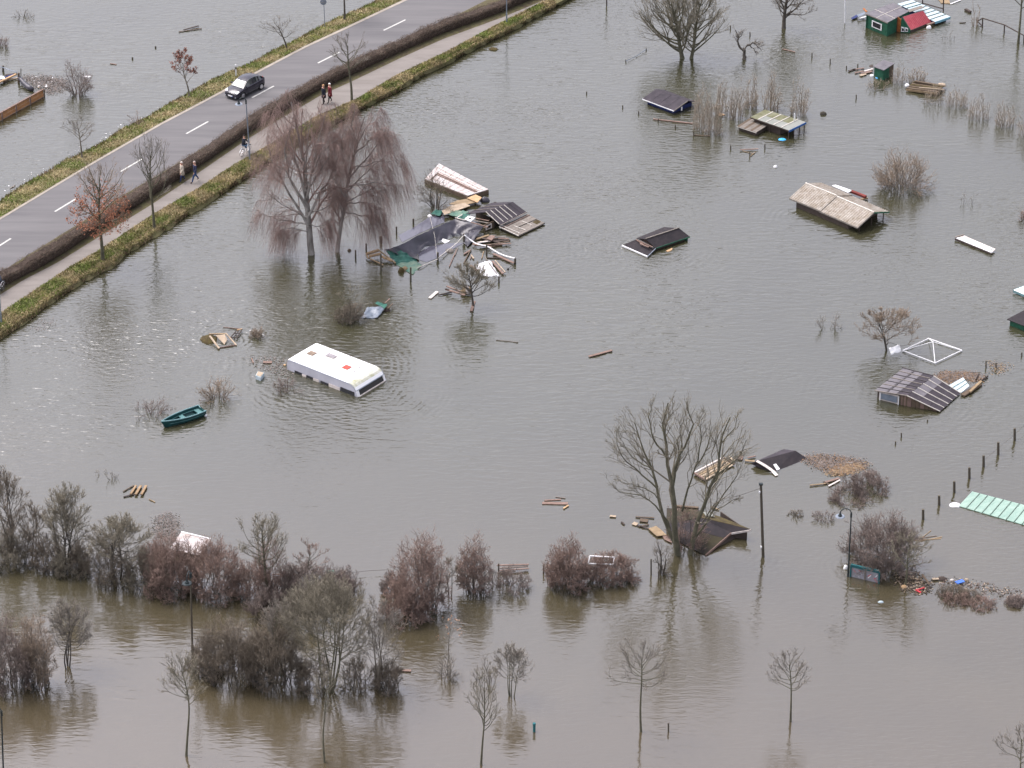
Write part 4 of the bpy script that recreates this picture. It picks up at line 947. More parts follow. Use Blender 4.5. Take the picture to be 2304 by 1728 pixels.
# flat roofed hut with grey green panels
def flat_hut():
    z = .85; L, T, R, F = G(1688,263.5,z), G(1721,246.5,z+.05), G(1814,274.5,z+.05), G(1775,293.5,z)
    root = empty('garden_hut', (L+R)/2*[1,1,0], 'drowned hut with a flat roof of grey green panels and blue right side', 'hut')
    q = [L, F, R, T]
    rng = np.random.default_rng(4)
    panels(q, 5, 2, None, root, 'roof_panel', gap=.003, t=.03, pick=lambda i, j: 'moss_panel' if (i == 0 or (j == 1 and i < 4)) else 'pale_panel')
    battens(q, [.2,.4,.6,.8], 'white_batten', root, .07, .04)
    mb = MB(); mb.bar(L-[0,0,.06], F-[0,0,.06], .05, .1); mb.build('fascia', M['plank_dark'], root)
    mb = MB(); mb.bar(F-[0,0,.1], R-[0,0,.1], .05, .18); mb.build('fascia', M['blue_fascia'], root)
    for u, v in ((.98,.04),(.98,.35),(.98,.66),(.98,.95),(.5,.05),(.25,.05)):
        p = quadpt(q, u, v)*[1,1,0]; mb = MB(); mb.tube([p-[0,0,1], p+[0,0,.8]], .045, 6); mb.build('post', M['plank_dark'], root)
    walls([quadpt(q,.05,.1), quadpt(q,.75,.1), quadpt(q,.75,.95), quadpt(q,.05,.95)], .8, 'plank_dark', root, .05)
    mb = MB(); p = quadpt(q, .8, .78); mb.tube([p, p+[0,0,.75]], .04, 8); mb.build('vent_pipe', M['white_paint'], root)
    # lower side deck
    zd = .42; q2 = [G(1659,283.5,zd), G(1702,297.5,zd), G(1729,281,zd+.05), G(1687,265.5,zd+.05)]
    deck = empty('deck_roof', (q2[0]+q2[2])/2*[1,1,0], 'low brown boarded roof attached at the left of the flat roofed hut', 'roof')
    for k in range(9):
        mb = MB(); a, b = k/9+.006, (k+1)/9-.006
        mb.slab([quadpt(q2,a,0), quadpt(q2,b,0), quadpt(q2,b,1), quadpt(q2,a,1)], .04); mb.build('plank', M['plank_grey' if k % 3 else 'plank_brown'], deck)
    mb = MB(); mb.bar(q2[0]-[0,0,.07], q2[1]-[0,0,.07], .04, .06); mb.build('gutter', M['white_batten'], deck)
    walls(q2, zd-.06, 'plank_dark', deck, .12)
flat_hut()
lump(1760, 314, .7, .12, 'cyan_plastic', 'bright light blue plastic floating below the flat roofed hut', 'plastic_bag', 'plastic bag', seed=3)
lump(1852, 257, .65, .3, 'stone', 'round dark float alone right of the flat roofed hut', 'float', 'float', seed=4)
lump(1745, 376, .35, .22, 'white_paint', 'small white plastic container floating alone in the upper middle', 'container', 'container', seed=5)
board((1665,337),(1706,335), .12, 'plank_red', 'reddish plank floating below the flat roofed hut', z=.12)
board((1670,339),(1696,346), .04, 'plank_tan', 'thin lath under the reddish plank below the flat roofed hut', z=.05)
board((1687,352),(1700,342), .04, 'plank_tan', 'thin lath crossing the stake below the flat roofed hut', z=.05)
board((1682,232),(1702,228.5), .1, 'plank_dark', 'dark board among the saplings behind the flat roofed hut', z=.1)
board((1760,110),(1789,117), .1, 'plank_red', 'short red brown board below the dark bare tree at the top', z=.05)
board((1560,304),(1598,306), .1, 'plank_brown', 'brown board at the foot of the low sapling clump', z=.05)
sheet([(1612,256),(1622,254),(1632,258),(1622,261)], 'plywood', 'scrap of orange plywood floating between the sapling clumps', 'board', 'board', .05)

# green and red shack at the top right
def shack():
    z = 1.45
    A, B_, C_, D = G(1952,36,z), G(1998,53,z), G(2050,24,z+.05), G(2008,6,z+.05)
    A, D = G(1947,30,z), G(2010,6,z); B_, C_ = G(1997,51,z), G(2046,25,z)
    root = empty('shack', (A+C_)/2*[1,1,0], 'bright shack of green and red walls with grey flat roof and red gable roof', 'shack')
    q = [A, B_, C_, D]
    rng = np.random.default_rng(2)
    panels(q, 2, 3, 'felt_grey', root, 'roof_panel', gap=.004, t=.04)
    battens(q, [.5], 'white_batten', root, .04, .03); battens(q, [.34], 'white_batten', root, .04, .03, along='u')
    mb = MB(); mb.bar(A-[0,0,.05], B_-[0,0,.05], .04, .08); mb.build('fascia', M['plank_grey'], root)
    s = (C_-B_)*[1,1,0]; s = s/np.linalg.norm(s)*.1
    a, b = A*[1,1,0]+s+(B_-A)*[1,1,0]*.06, B_*[1,1,0]+s-(B_-A)*[1,1,0]*.02
    mb = MB(); mb.wall([a-[0,0,1], b-[0,0,1], b+[0,0,z-.06], a+[0,0,z-.06]], .06, G(1950,400)); w = mb.build('wall', M['green_wall'], root)
    # window in the green wall
    n = np.array([b[1]-a[1], a[0]-b[0], 0]); n /= np.linalg.norm(n); n = n if n[1] < 0 else -n
    def wp(t, zz, o=.02): return lerp(a, b, t)*[1,1,0]+[0,0,zz]+n*o
    mb = MB(); mb.slab([wp(.26,1.02,.03), wp(.74,1.02,.03), wp(.74,.36,.03), wp(.26,.36,.03)], .02); win = mb.build('window', M['white_paint'], root)
    mb = MB(); mb.slab([wp(.31,.94,.05), wp(.69,.94,.05), wp(.69,.46,.05), wp(.31,.46,.05)], .015); mb.build('pane', M['dark_glass'], win)
    # right wall of the green box
    c = C_*[1,1,0]; mb = MB(); mb.wall([b-[0,0,1], c-[0,0,1], c+[0,0,z-.06], b+[0,0,z-.06]], .06, G(2300,60)); mb.build('wall', M['green_wall'], root)
    c0 = A*[1,1,0]; d0 = D*[1,1,0]; mb = MB(); mb.wall([c0+(b-a)*.05-[0,0,1], d0+(b-a)*.05-[0,0,1], d0+(b-a)*.05+[0,0,z-.06], c0+(b-a)*.05+[0,0,z-.06]], .06, G(1700,60)); mb.build('wall', M['green_wall'], root)
    # red door part and orange strip
    p = [G(1999,70.5,0), G(2006,71.5,0)]
    def vw(x0, y0, x1, y1, t0, t1, m, nm, o=0.0, par=root, z0=-1.0):
        a, b = G(x0,y0,0)+[0,-o,0], G(x1,y1,0)+[0,-o,0]; mb = MB(); mb.wall([a+[0,0,z0], b+[0,0,z0], b+[0,0,t1], a+[0,0,t0]], .05, [a[0], -500, 0]); return mb.build(nm, M[m], par)
    dr = vw(1999,71,2018,71, 1.25,1.5,'red_wall','door',)
    wd = vw(2003,71.2,2014,70.8, 1.02,1.12,'white_batten','window',.05, dr, .18); vw(2005,71.2,2013,70.8,.92,1.0,'red_wall','pane',.075,dr,.28)
    vw(2018.3,70.8,2026,72.5, 1.45,1.3,'orange_wall','wall')
    # small gable with the red roof
    e0, e1, r0_, r1_ = G(2049,67.5,.25), G(2095,49.5,.25), G(2031,38,1.28), G(2077,24,1.28)
    gq = [r0_, e0, e1, r1_]
    corr([r0_, r1_, e1, e0], 13, .012, M['red_tile'], root, 'red_roof', 2)
    mb = MB(); mb.bar(r0_-[0,0,.03], e0-[0,0,.03], .05, .1); mb.build('barge_board', M['plank_grey'], root)
    l0 = G(2018,50,.95); back = r1_-r0_
    mb = MB(); mb.slab([r0_, r1_, l0+back, l0], .04); mb.build('grey_roof', M['felt_grey'], root)
    g0, g1, g2, g3 = G(2026,73,0), G(2048,74.5,0), None, None
    mb = MB(); Yg = g0[1]; mb.wall([g0-[0,0,1], g1-[0,0,1], [g1[0], g1[1], .25], [V(2031,40,Yg)[0], Yg, V(2031,40,Yg)[2]-.02], [g0[0], Yg, V(2026,44,Yg)[2]]], .05, [g0[0], -500, 0]); mb.build('gable', M['green_wall'], root)
    for (x0, x1) in ((2027,2034.5),(2036,2042.5)):
        f_ = vw(x0,73.3,x1,73.6,.62-(x0-2027)*.008,.6-(x1-2027)*.008,'white_paint','window',.06, root, .12); vw(x0+1.3,73.3,x1-1.2,73.6,.5-(x0-2027)*.008,.48-(x1-2027)*.008,'dark_glass','pane',.085,f_,.2)
    a, b = G(2049,74,0), G(2092,56,0); mb = MB(); mb.wall([a-[0,0,1], b-[0,0,1], b+[0,0,.25], a+[0,0,.25]], .05, G(2200,200)); mb.build('wall', M['plank_dark'], root)
    # pale blue metal roof, lower, behind
    zb = .75; q2 = [G(2019,8.5,zb+.4), G(2052,-.5,zb+.4), G(2138.5,37.5,zb-.35), G(2104,49,zb-.35)]
    met = empty('metal_roof', (q2[0]+q2[2])/2*[1,1,0], 'pale blue ribbed metal roof sliding into the water behind the shack', 'roof')
    for k in range(8):
        mb = MB(); a_, b_ = k/8+.003, (k+1)/8-.003
        mb.slab([quadpt(q2,0,a_), quadpt(q2,1,a_), quadpt(q2,1,b_), quadpt(q2,0,b_)], .03); mb.build('roof_panel', M['sky_sheet'], met)
    for k in range(1, 8):
        mb = MB(); mb.bar(quadpt(q2,0,k/8)+[0,0,.03], quadpt(q2,1,k/8)+[0,0,.03], .05, .05); mb.build('rib', M['mint_rib'], met)
    mb = MB(); mb.bar(q2[3]-[0,0,.12], q2[2]-[0,0,.12], .06, .22); mb.build('gutter', M['sky_edge'], met)
    walls([q2[0], q2[1], q2[2], q2[3]], .35, 'blue_wall', met, .3, tops=[1.0,1.0,.25,.25])
    board((2040,26),(2076,15), .5, 'plank_grey', 'wide grey board lying along the joint of the red roof and the metal roof', z=1.15, t=.05)
    board((2086,56),(2106,49), .22, 'plank_red', 'red brown board sticking out right of the red roof', z=.3, t=.1)
    lump(2090, 63, .5, .3, 'white_paint', 'white lump at the lower right corner of the red roof', 'container', 'container', seed=7)
    sheet([(1928,33),(1944,27),(1948,31),(1932,38)], 'tarp_blue', 'light blue plastic sheet at the left of the green walled shack', 'sheet', 'sheet', .35, .05)
    sheet([(1915,40),(1927,33),(1932,37),(1918,43)], 'blue_wall', 'dark blue scrap at the far left of the shack', 'sheet', 'sheet', .15, .05)
    board((1943,19),(1950,27), .18, 'orange_wall', 'orange board standing at the left corner of the shack', z=.9, t=.06)
    board((1934,41),(1952,37), .16, 'white_paint', 'white board under the light blue sheet at the shack', z=.2, t=.06)
shack()

# green shed
def shed():
    z = 1.08; L, F, R, T = G(1964.5,149.5,z), G(1988.4,158.5,z-.04), G(2013.5,142.5,z), G(1987.5,134.5,z+.04)
    root = empty('shed', (L+R)/2*[1,1,0], 'small upright green shed with a tilted grey roof among the reeds', 'shed')
    panels([L,F,R,T], 2, 2, 'felt_grey', root, 'roof_panel', gap=.004, t=.05)
    walls([L,F,R,T], z-.07, 'green_wall', root, .1)
    cen = (L+R)/2
    def ins(p): return p+(cen-p)/np.linalg.norm((cen-p)[:2])*.12
    a, b = ins(F)*[1,1,0], ins(R)*[1,1,0]; n = np.array([b[1]-a[1], -(b[0]-a[0]), 0]); n /= np.linalg.norm(n)
    for k in range(7):
        mb = MB(); p0, p1 = lerp(a,b,k/7+.01), lerp(a,b,(k+1)/7-.01); mb.slab([p0+n*.03-[0,0,1], p1+n*.03-[0,0,1], p1+n*.03+[0,0,z-.1], p0+n*.03+[0,0,z-.1]], .02); mb.build('plank', M['green_wall' if k < 4 else 'plank_brown'], root)
    lump(1975, 175, .5, .14, 'cyan_plastic', 'blue plastic scrap in front of the green shed', 'plastic_scrap', 'scrap', seed=8)
    lump(1963, 170, .5, .16, 'white_paint', 'white bag left of the green shed', 'plastic_bag', 'plastic bag', seed=9)
    sheet([(1955,148),(1963,145),(1965,150),(1958,151)], 'plank_dark', 'dark flap hanging at the left corner of the green shed', 'flap', 'board', .9, .04)
    for (a, b, w, m, lb) in [((1909,160),(1925,155),.2,'plank_dark','dark board at the far left of the plank heap beside the green shed'), ((1918,157),(1944,153),.16,'plank_red','long red board on top of the plank heap beside the green shed'),
        ((1924,164),(1943,160),.18,'plank_red','red board in the middle of the plank heap beside the green shed'), ((1938,166),(1962,160),.3,'plank_red','wide pinkish board nearest the green shed'), ((1935,170),(1948,166),.3,'plank_pale','pale board at the near edge of the plank heap beside the green shed'),
        ((1945,160),(1964,155),.16,'plank_white','whitish board touching the green shed')]:
        board(a, b, w, m, lb, z=.08)
shed()
# wreck among the reeds
def wreck():
    z = .38; q = [G(2039,200,z-.15), G(2109,208.5,z), G(2125,193,z), G(2059,182,z)]
    root = empty('wreck', (q[0]+q[2])/2*[1,1,0], 'half sunk brown wreck of boards and moss among the reeds', 'wreck')
    rng = np.random.default_rng(9)
    for k in range(7):
        mb = MB(); a, b = k/7+.01, (k+1)/7-.01; h = np.array([0,0,rng.uniform(-.06,.1)])
        mb.slab([quadpt(q,0,a)+h, quadpt(q,1,a)+h, quadpt(q,1,b)+h, quadpt(q,0,b)+h], .06); mb.build('plank', M['moss_heavy' if k % 2 else 'plank_brown'], root)
    mb = MB(); mb.bar(q[0]-[0,0,.1], q[1]-[0,0,.1], .08, .18); mb.build('beam', M['plank_tan'], root)
    mb = MB(); mb.bar(G(2068,197,.5), G(2124,202,.45), .1, .1); mb.build('beam', M['plank_pale'], root)
    mb = MB(); mb.bar(G(2058,183,.55), G(2096,190,.5), .12, .12); mb.build('beam', M['plank_brown'], root)
    walls(q, .15, 'plank_brown', root, .15)
    lump(2041, 192, .45, .2, 'white_paint', 'white bag at the left end of the wreck in the reeds', 'plastic_bag', 'plastic bag', seed=10, z=.2)
    lump(2118, 192, .9, .22, 'plank_pale', 'pale hump at the right end of the wreck in the reeds', 'sandbag', 'sandbag', seed=11, z=.3)
wreck()

# hut with dark sheet roof and white battens beside the tent frame
def batten_hut():
    re, rw = .74, .1; zr = .98
    l0, l1 = G(1967.5,879.5,re), G(2032,828,re); r0, r1 = G(2040,891,zr), G(2101,846,zr); e0, e1 = G(2115,926.5,rw), G(2161.5,884.5,rw)
    root = empty('garden_hut', (l0+e1)/2*[1,1,0], 'drowned hut with a dark panelled roof crossed by battens, low wall with a window', 'hut')
    q = [l0, r0, r1, l1]
    panels(q, 3, 7, None, root, 'roof_panel', gap=.006, t=.03, pick=lambda i, j: 'felt_grey' if i < 2 else 'felt_purple', lift=.02)
    for k in range(8): battens(q, [min(.995, k/7)], 'dark_batten' if k % 2 else 'plank_grey', root, .06, .06, along='u', v0=-.03 if k % 2 else 0, v1=1.0)
    battens(q, [.38], 'dark_batten', root, .05, .05)
    q2 = [r0, e0, e1, r1]
    panels(q2, 3, 5, None, root, 'roof_panel', gap=.004, t=.03, pick=lambda i, j: 'felt_grey' if (i == 0 and j > 0) else 'felt_purple', lift=.01)
    for k in range(6): battens(q2, [min(.99, k/5+.005)], 'white_batten', root, .05, .05, along='u')
    # front wall of boards and window
    a = l0*[1,1,0]+(l1-l0)*[1,1,0]*.04+(r0-l0)*[1,1,0]*.12; m_ = r0*[1,1,0]+(l1-l0)*[1,1,0]*.04; c = e0*[1,1,0]+(l1-l0)*[1,1,0]*.05
    def vp(p, zz): return [p[0], p[1], zz]
    mb = MB(); mb.wall([vp(a,-1), vp(lerp(a,m_,.7),-1), vp(lerp(a,m_,.7),.72), vp(a,.68)], .05, G(2000,1100)); wl_ = mb.build('wall', M['plank_white'], root)
    n = np.array([0,-.05,0])
    mb = MB(); mb.slab([vp(lerp(a,m_,.06)+n,.6), vp(lerp(a,m_,.64)+n,.64), vp(lerp(a,m_,.64)+n,.12), vp(lerp(a,m_,.06)+n,.12)], .02); wn_ = mb.build('window', M['tarp_blue'], root)
    mb = MB(); mb.bar(np.array(vp(lerp(a,m_,.03)+n*1.5,-.2)), np.array(vp(lerp(a,m_,.03)+n*1.5,.66)), .08, .05); mb.build('frame', M['white_paint'], wn_)
    mb = MB(); mb.bar(np.array(vp(lerp(a,m_,.68)+n*1.5,-.2)), np.array(vp(lerp(a,m_,.68)+n*1.5,.7)), .08, .05); mb.build('frame', M['white_paint'], wn_)
    for k in range(5):
        t0, t1 = .72+k*.056, .72+(k+1)*.056-.006; p0, p1 = lerp(a,m_,t0), lerp(a,m_,t1)
        mb = MB(); mb.wall([vp(p0,-1), vp(p1,-1), vp(p1,.88), vp(p0,.86)], .05, G(2000,1100)); mb.build('plank', M['plank_red' if k % 2 else 'plank_brown'], root)
    for k in range(8):
        p0, p1 = lerp(m_,c,k/8), lerp(m_,c,(k+1)/8-.01); z0_, z1_ = .9-.78*k/8, .9-.78*(k+1)/8
        mb = MB(); mb.wall([vp(p0,-1), vp(p1,-1), vp(p1,z1_-.06), vp(p0,z0_-.06)], .05, G(2000,1100)); mb.build('plank', M['plank_red' if k % 3 == 0 else 'plank_brown'], root)
    walls([l0, l0+(r0-l0)*.3, l1+(r0-l0)*.3, l1], .6, 'plank_dark', root, .3)
    walls([r0, e0-(e0-r0)*.4, e1-(e0-r0)*.4, r1], .3, 'plank_dark', root, .3)
    sheet([(2129,870),(2167,849),(2181,868),(2163,883)], 'sky_sheet', 'pale blue white ribbed sheet leaning at the right of the dark panelled roof', 'metal_sheet', 'sheet', zs=[.15,.6,.4,.05])
    mb = MB(); 
    for k in (1,2):
        battens([G(2129,870,.15), G(2163,883,.05), G(2181,868,.4), G(2167,849,.6)], [k/3], 'mint_rib', bpy.data.objects['metal_sheet'], .03, .03)
    # timber and net debris
    for (a, b, w, m, z, lb) in [((2166,890),(2206,864),.35,'plank_brown',.1,'thick brown weathered beam right of the dark panelled roof'), ((2182,882),(2208,858),.2,'plank_tan',.2,'mossy tan beam resting on the thick brown beam'), ((2206,858),(2223,846),.06,'plank_dark',.1,'thin dark lath leading up right from the brown beam'), ((2195,855),(2202,842),.06,'plank_dark',.1,'thin dark lath behind the pale blue sheet')]:
        board(a, b, w, m, lb, z=z, t=.12)
batten_hut()
def scum(name, px, m, label, z=.02, n=420, seed=1, size=.09, cat='debris'):
    """floating mat of small flat bits inside a photo-pixel polygon"""
    rng = np.random.default_rng(seed); xs = [p[0] for p in px]; ys = [p[1] for p in px]; v = []; f = []
    def inside(x, y):
        c = False; k = len(px); j = k-1
        for i in range(k):
            if (px[i][1] > y) != (px[j][1] > y) and x < (px[j][0]-px[i][0])*(y-px[i][1])/(px[j][1]-px[i][1])+px[i][0]: c = not c
            j = i
        return c
    cnt = 0
    while cnt < n:
        x, y = rng.uniform(min(xs), max(xs)), rng.uniform(min(ys), max(ys))
        if not inside(x, y): continue
        cnt += 1; x += rng.normal(0, 9); y += rng.normal(0, 3.5); P = G(x, y, z+rng.uniform(0, .03)); a = rng.random()*6.28; L = size*rng.uniform(.4, 1.8); w = size*rng.uniform(.2, .6)
        d = np.array([math.cos(a), math.sin(a), 0]); s = np.array([-d[1], d[0], 0]); b = len(v)
        up = np.array([0,0,rng.uniform(.005,.03)])
        v += [tuple(P-d*L-s*w), tuple(P+d*L-s*w), tuple(P+d*L+s*w+up), tuple(P-d*L+s*w+up)]; f.append((b,b+1,b+2,b+3))
    mats = [M[k] for k in m]; mi = rng.integers(0, len(mats), len(f))
    o = mesh_obj(name, v, f, None, None, False, mi, mats); tag(o, label, cat, kind='stuff'); return o
scum('straw_mat', [(2108,846),(2125,838),(2200,840),(2205,858),(2180,852),(2166,848),(2128,868)], ['silt_scum','silt_scum','straw'], 'thin mat of brown chaff floating beside the dark panelled roof', n=3200, seed=2, size=.05)
scum('chaff', [(2215,812),(2262,818),(2262,836),(2236,840),(2230,822)], ['silt_scum','plank_tan'], 'thin film of brown chaff drifting by the two stakes', n=300, seed=3, size=.05)
scum('straw_mat', [(1800,1028),(1850,1022),(1910,1030),(1950,1040),(1938,1056),(1880,1066),(1840,1052)], ['silt_scum','silt_scum','silt_scum','straw'], 'drifting film of reddish straw right of the black half sunk roof', n=3600, seed=4, size=.045)
scum('straw_heap', [(1868,1060),(1900,1048),(1940,1044),(1936,1052),(1905,1064),(1878,1066)], ['straw','plank_tan'], 'bright orange streak of straw at the brown mound of bush', n=1600, seed=5, size=.06)
scum('litter', [(50,170),(120,172),(150,180),(138,205),(112,212),(92,204),(60,186)], ['silt_scum'], 'pinkish film of fine litter between the black pipe and the purple shrub', n=2600, seed=6, size=.045)
scum('white_litter', [(50,174),(112,174),(110,196),(80,196),(60,184)], ['white_paint','plank_pale','white_paint'], 'scattered white scraps floating beside the black bent pipe', n=30, seed=7, size=.07)
scum('chaff', [(352,1160),(385,1155),(402,1180),(398,1215),(360,1215),(345,1195)], ['silt_scum'], 'pinkish chaff floating left of the torn white roof', n=1500, seed=8, size=.04)
scum('foam_line', [(150,358),(240,312),(300,280),(372,240),(368,236),(296,274),(235,306),(148,352)], ['white_paint','plank_white'], 'broken line of white foam and litter along the shore of the narrow verge', n=60, seed=9, size=.04)
scum('foam_line', [(2,446),(70,400),(120,372),(116,368),(68,394),(0,438)], ['white_paint','plank_white'], 'white foam along the shore near the left edge', n=30, seed=10, size=.04)
scum('drift_line', [(2095,1300),(2180,1304),(2304,1330),(2304,1350),(2230,1338),(2130,1322)], ['plank_brown','silt_scum','plank_pale','plank_dark','plank_red','plank_dark'], 'strip of drifted litter in the lower right', n=420, seed=11, size=.06)
scum('drift_line', [(2012,1290),(2060,1285),(2094,1312),(2082,1338),(2030,1330)], ['plank_pale','plank_dark','plank_dark','plank_brown','plank_brown'], 'dark litter caught at the foot of the crooked olive trunked tree', n=420, seed=12, size=.08)
scum('chaff', [(560,800),(620,802),(655,815),(650,850),(610,838),(575,822)], ['silt_scum'], 'reddish chaff drifting left of the caravan', n=300, seed=13, size=.05)
scum('chaff', [(70,725),(110,715),(125,730),(100,745),(75,742)], ['silt_scum'], 'faint pink film near the shore at the left', n=120, seed=14, size=.04)

# white tent frame
def tent():
    z = .12; c = {'l': G(2031,788.5,z), 't': G(2089.5,761.5,z), 'r': G(2164.5,788,z), 'f': G(2104,816.5,z)}
    top = G(2099,769,.72)
    root = empty('tent_frame', (c['l']+c['r'])/2*[1,1,0], 'white metal frame of a garden tent just above the water', 'tent frame')
    for a, b in (('l','t'),('t','r'),('r','f'),('f','l')):
        mb = MB(); mb.tube([c[a], c[b]], .035, 6); mb.build('rail', M['white_paint'], root)
    for k in 'ltrf':
        mb = MB(); mb.tube([c[k], top], .028, 6); mb.build('rafter', M['white_paint'], root)
        mb = MB(); mb.tube([c[k]-[0,0,.8], c[k]], .03, 6); mb.build('leg', M['white_paint'], root)
    o = cloth([(2000,783,.55),(2024,776,.6),(2029,790,.25),(2004,798,.2)], 8, 6, 'white_paint', None, 'plastic_sheet', .06, 3)
    tag(o, 'crumpled white plastic sheet caught at the left corner of the tent frame', 'sheet')
tent()

# black half sunk roof and timber frame beside it
def black_roof():
    a, b, c, d = G(1700,1038,.5), G(1790,1014,.5), G(1817,1032,.0), G(1742,1063,-.02)
    e, f = G(1690,1044,.2), G(1763,1010.5,.25)
    root = empty('sunken_roof', (a+c)/2*[1,1,0], 'black felt roof half under water with a white strip across it', 'roof')
    mb = MB(); mb.slab([d, c, b, a], .05); mb.build('roof', M['felt_black'], root)
    mb = MB(); mb.slab([a-[0,0,.01], b-[0,0,.01], f, e], .05); mb.build('roof', M['felt_purple'], root)
    mb = MB(); mb.slab([G(1690,1044,.2), G(1716,1056,.0), G(1742,1063,-.04), G(1702,1037,.45)], .05); mb.build('roof', M['felt_black'], root)
    mb = MB(); pts = [G(1703,1037,.53), G(1722,1048,.35), G(1738,1059,.14), G(1748,1070,.06)]
    for i in range(3): mb.bar(pts[i], pts[i+1], .26, .04)
    mb.build('flashing', M['plank_white'], root)
    sheet([(1740,1045),(1746,1043),(1755,1055),(1748,1058)], 'white_paint', 'small white strip lying on the black half sunk roof', 'strip', 'strip', zs=[.36,.36,.16,.16], t=.02)
    z = .12; q = [G(1562,1066,z), G(1587,1081,z), G(1652,1046,z), G(1628,1031,z)]
    raft = empty('timber_raft', (q[0]+q[2])/2*[1,1,0], 'pale floating frame of beams and laths behind the great willow', 'timber frame')
    for k in range(5):
        mb = MB(); a_ = k/5+.02; b_ = a_+.15; mb.slab([quadpt(q,a_,0), quadpt(q,b_,0), quadpt(q,b_,1), quadpt(q,a_,1)], .04); mb.build('plank', M['plank_tan' if k % 2 else 'plank_pale'], raft)
    mb = MB(); mb.bar(q[0]+[0,0,.06], q[3]+[0,0,.06], .12, .12); mb.build('beam', M['plank_white'], raft)
    mb = MB(); mb.bar(q[0]+[0,0,.06], q[1]+[0,0,.06], .12, .12); mb.build('beam', M['plank_red'], raft)
    mb = MB(); mb.bar(q[3]+[0,0,.06], q[2]+[0,0,.06], .12, .12); mb.build('beam', M['plank_brown'], raft)
    for (a, b, w, m, lb) in [((1640,1028),(1652,1036),.2,'plank_pale','pale board at the upper end of the floating frame'), ((1668,1026),(1664,1034),.35,'plank_red','pinkish bundle left of the black half sunk roof'), ((1676,1036),(1698,1038),.2,'plank_tan','tan board touching the left corner of the black half sunk roof'), ((1682,1030),(1700,1026),.12,'plank_red','thin red board just behind the left corner of the black half sunk roof')]:
        board(a, b, w, m, lb, z=.1)
    stake((1666,1024), 1016, 'small dark stake left of the black half sunk roof', .08)
    for (a, b, w, m, lb) in [((1822,1092),(1858,1088),.1,'plank_tan','long thin board left of the brown mound of bush'), ((1854,1086),(1888,1076),.2,'plank_red','pinkish board in the small heap left of the brown mound'), ((1864,1094),(1890,1080),.12,'plank_white','white lath lying on the small heap left of the brown mound'), ((1852,1084),(1866,1090),.08,'plank_brown','short brown lath in the small heap left of the brown mound')]:
        board(a, b, w, m, lb, z=.08)
    board((1904,1041),(1918,1042), .12, 'plank_grey', 'small grey board floating on the straw', z=.06)
black_roof()

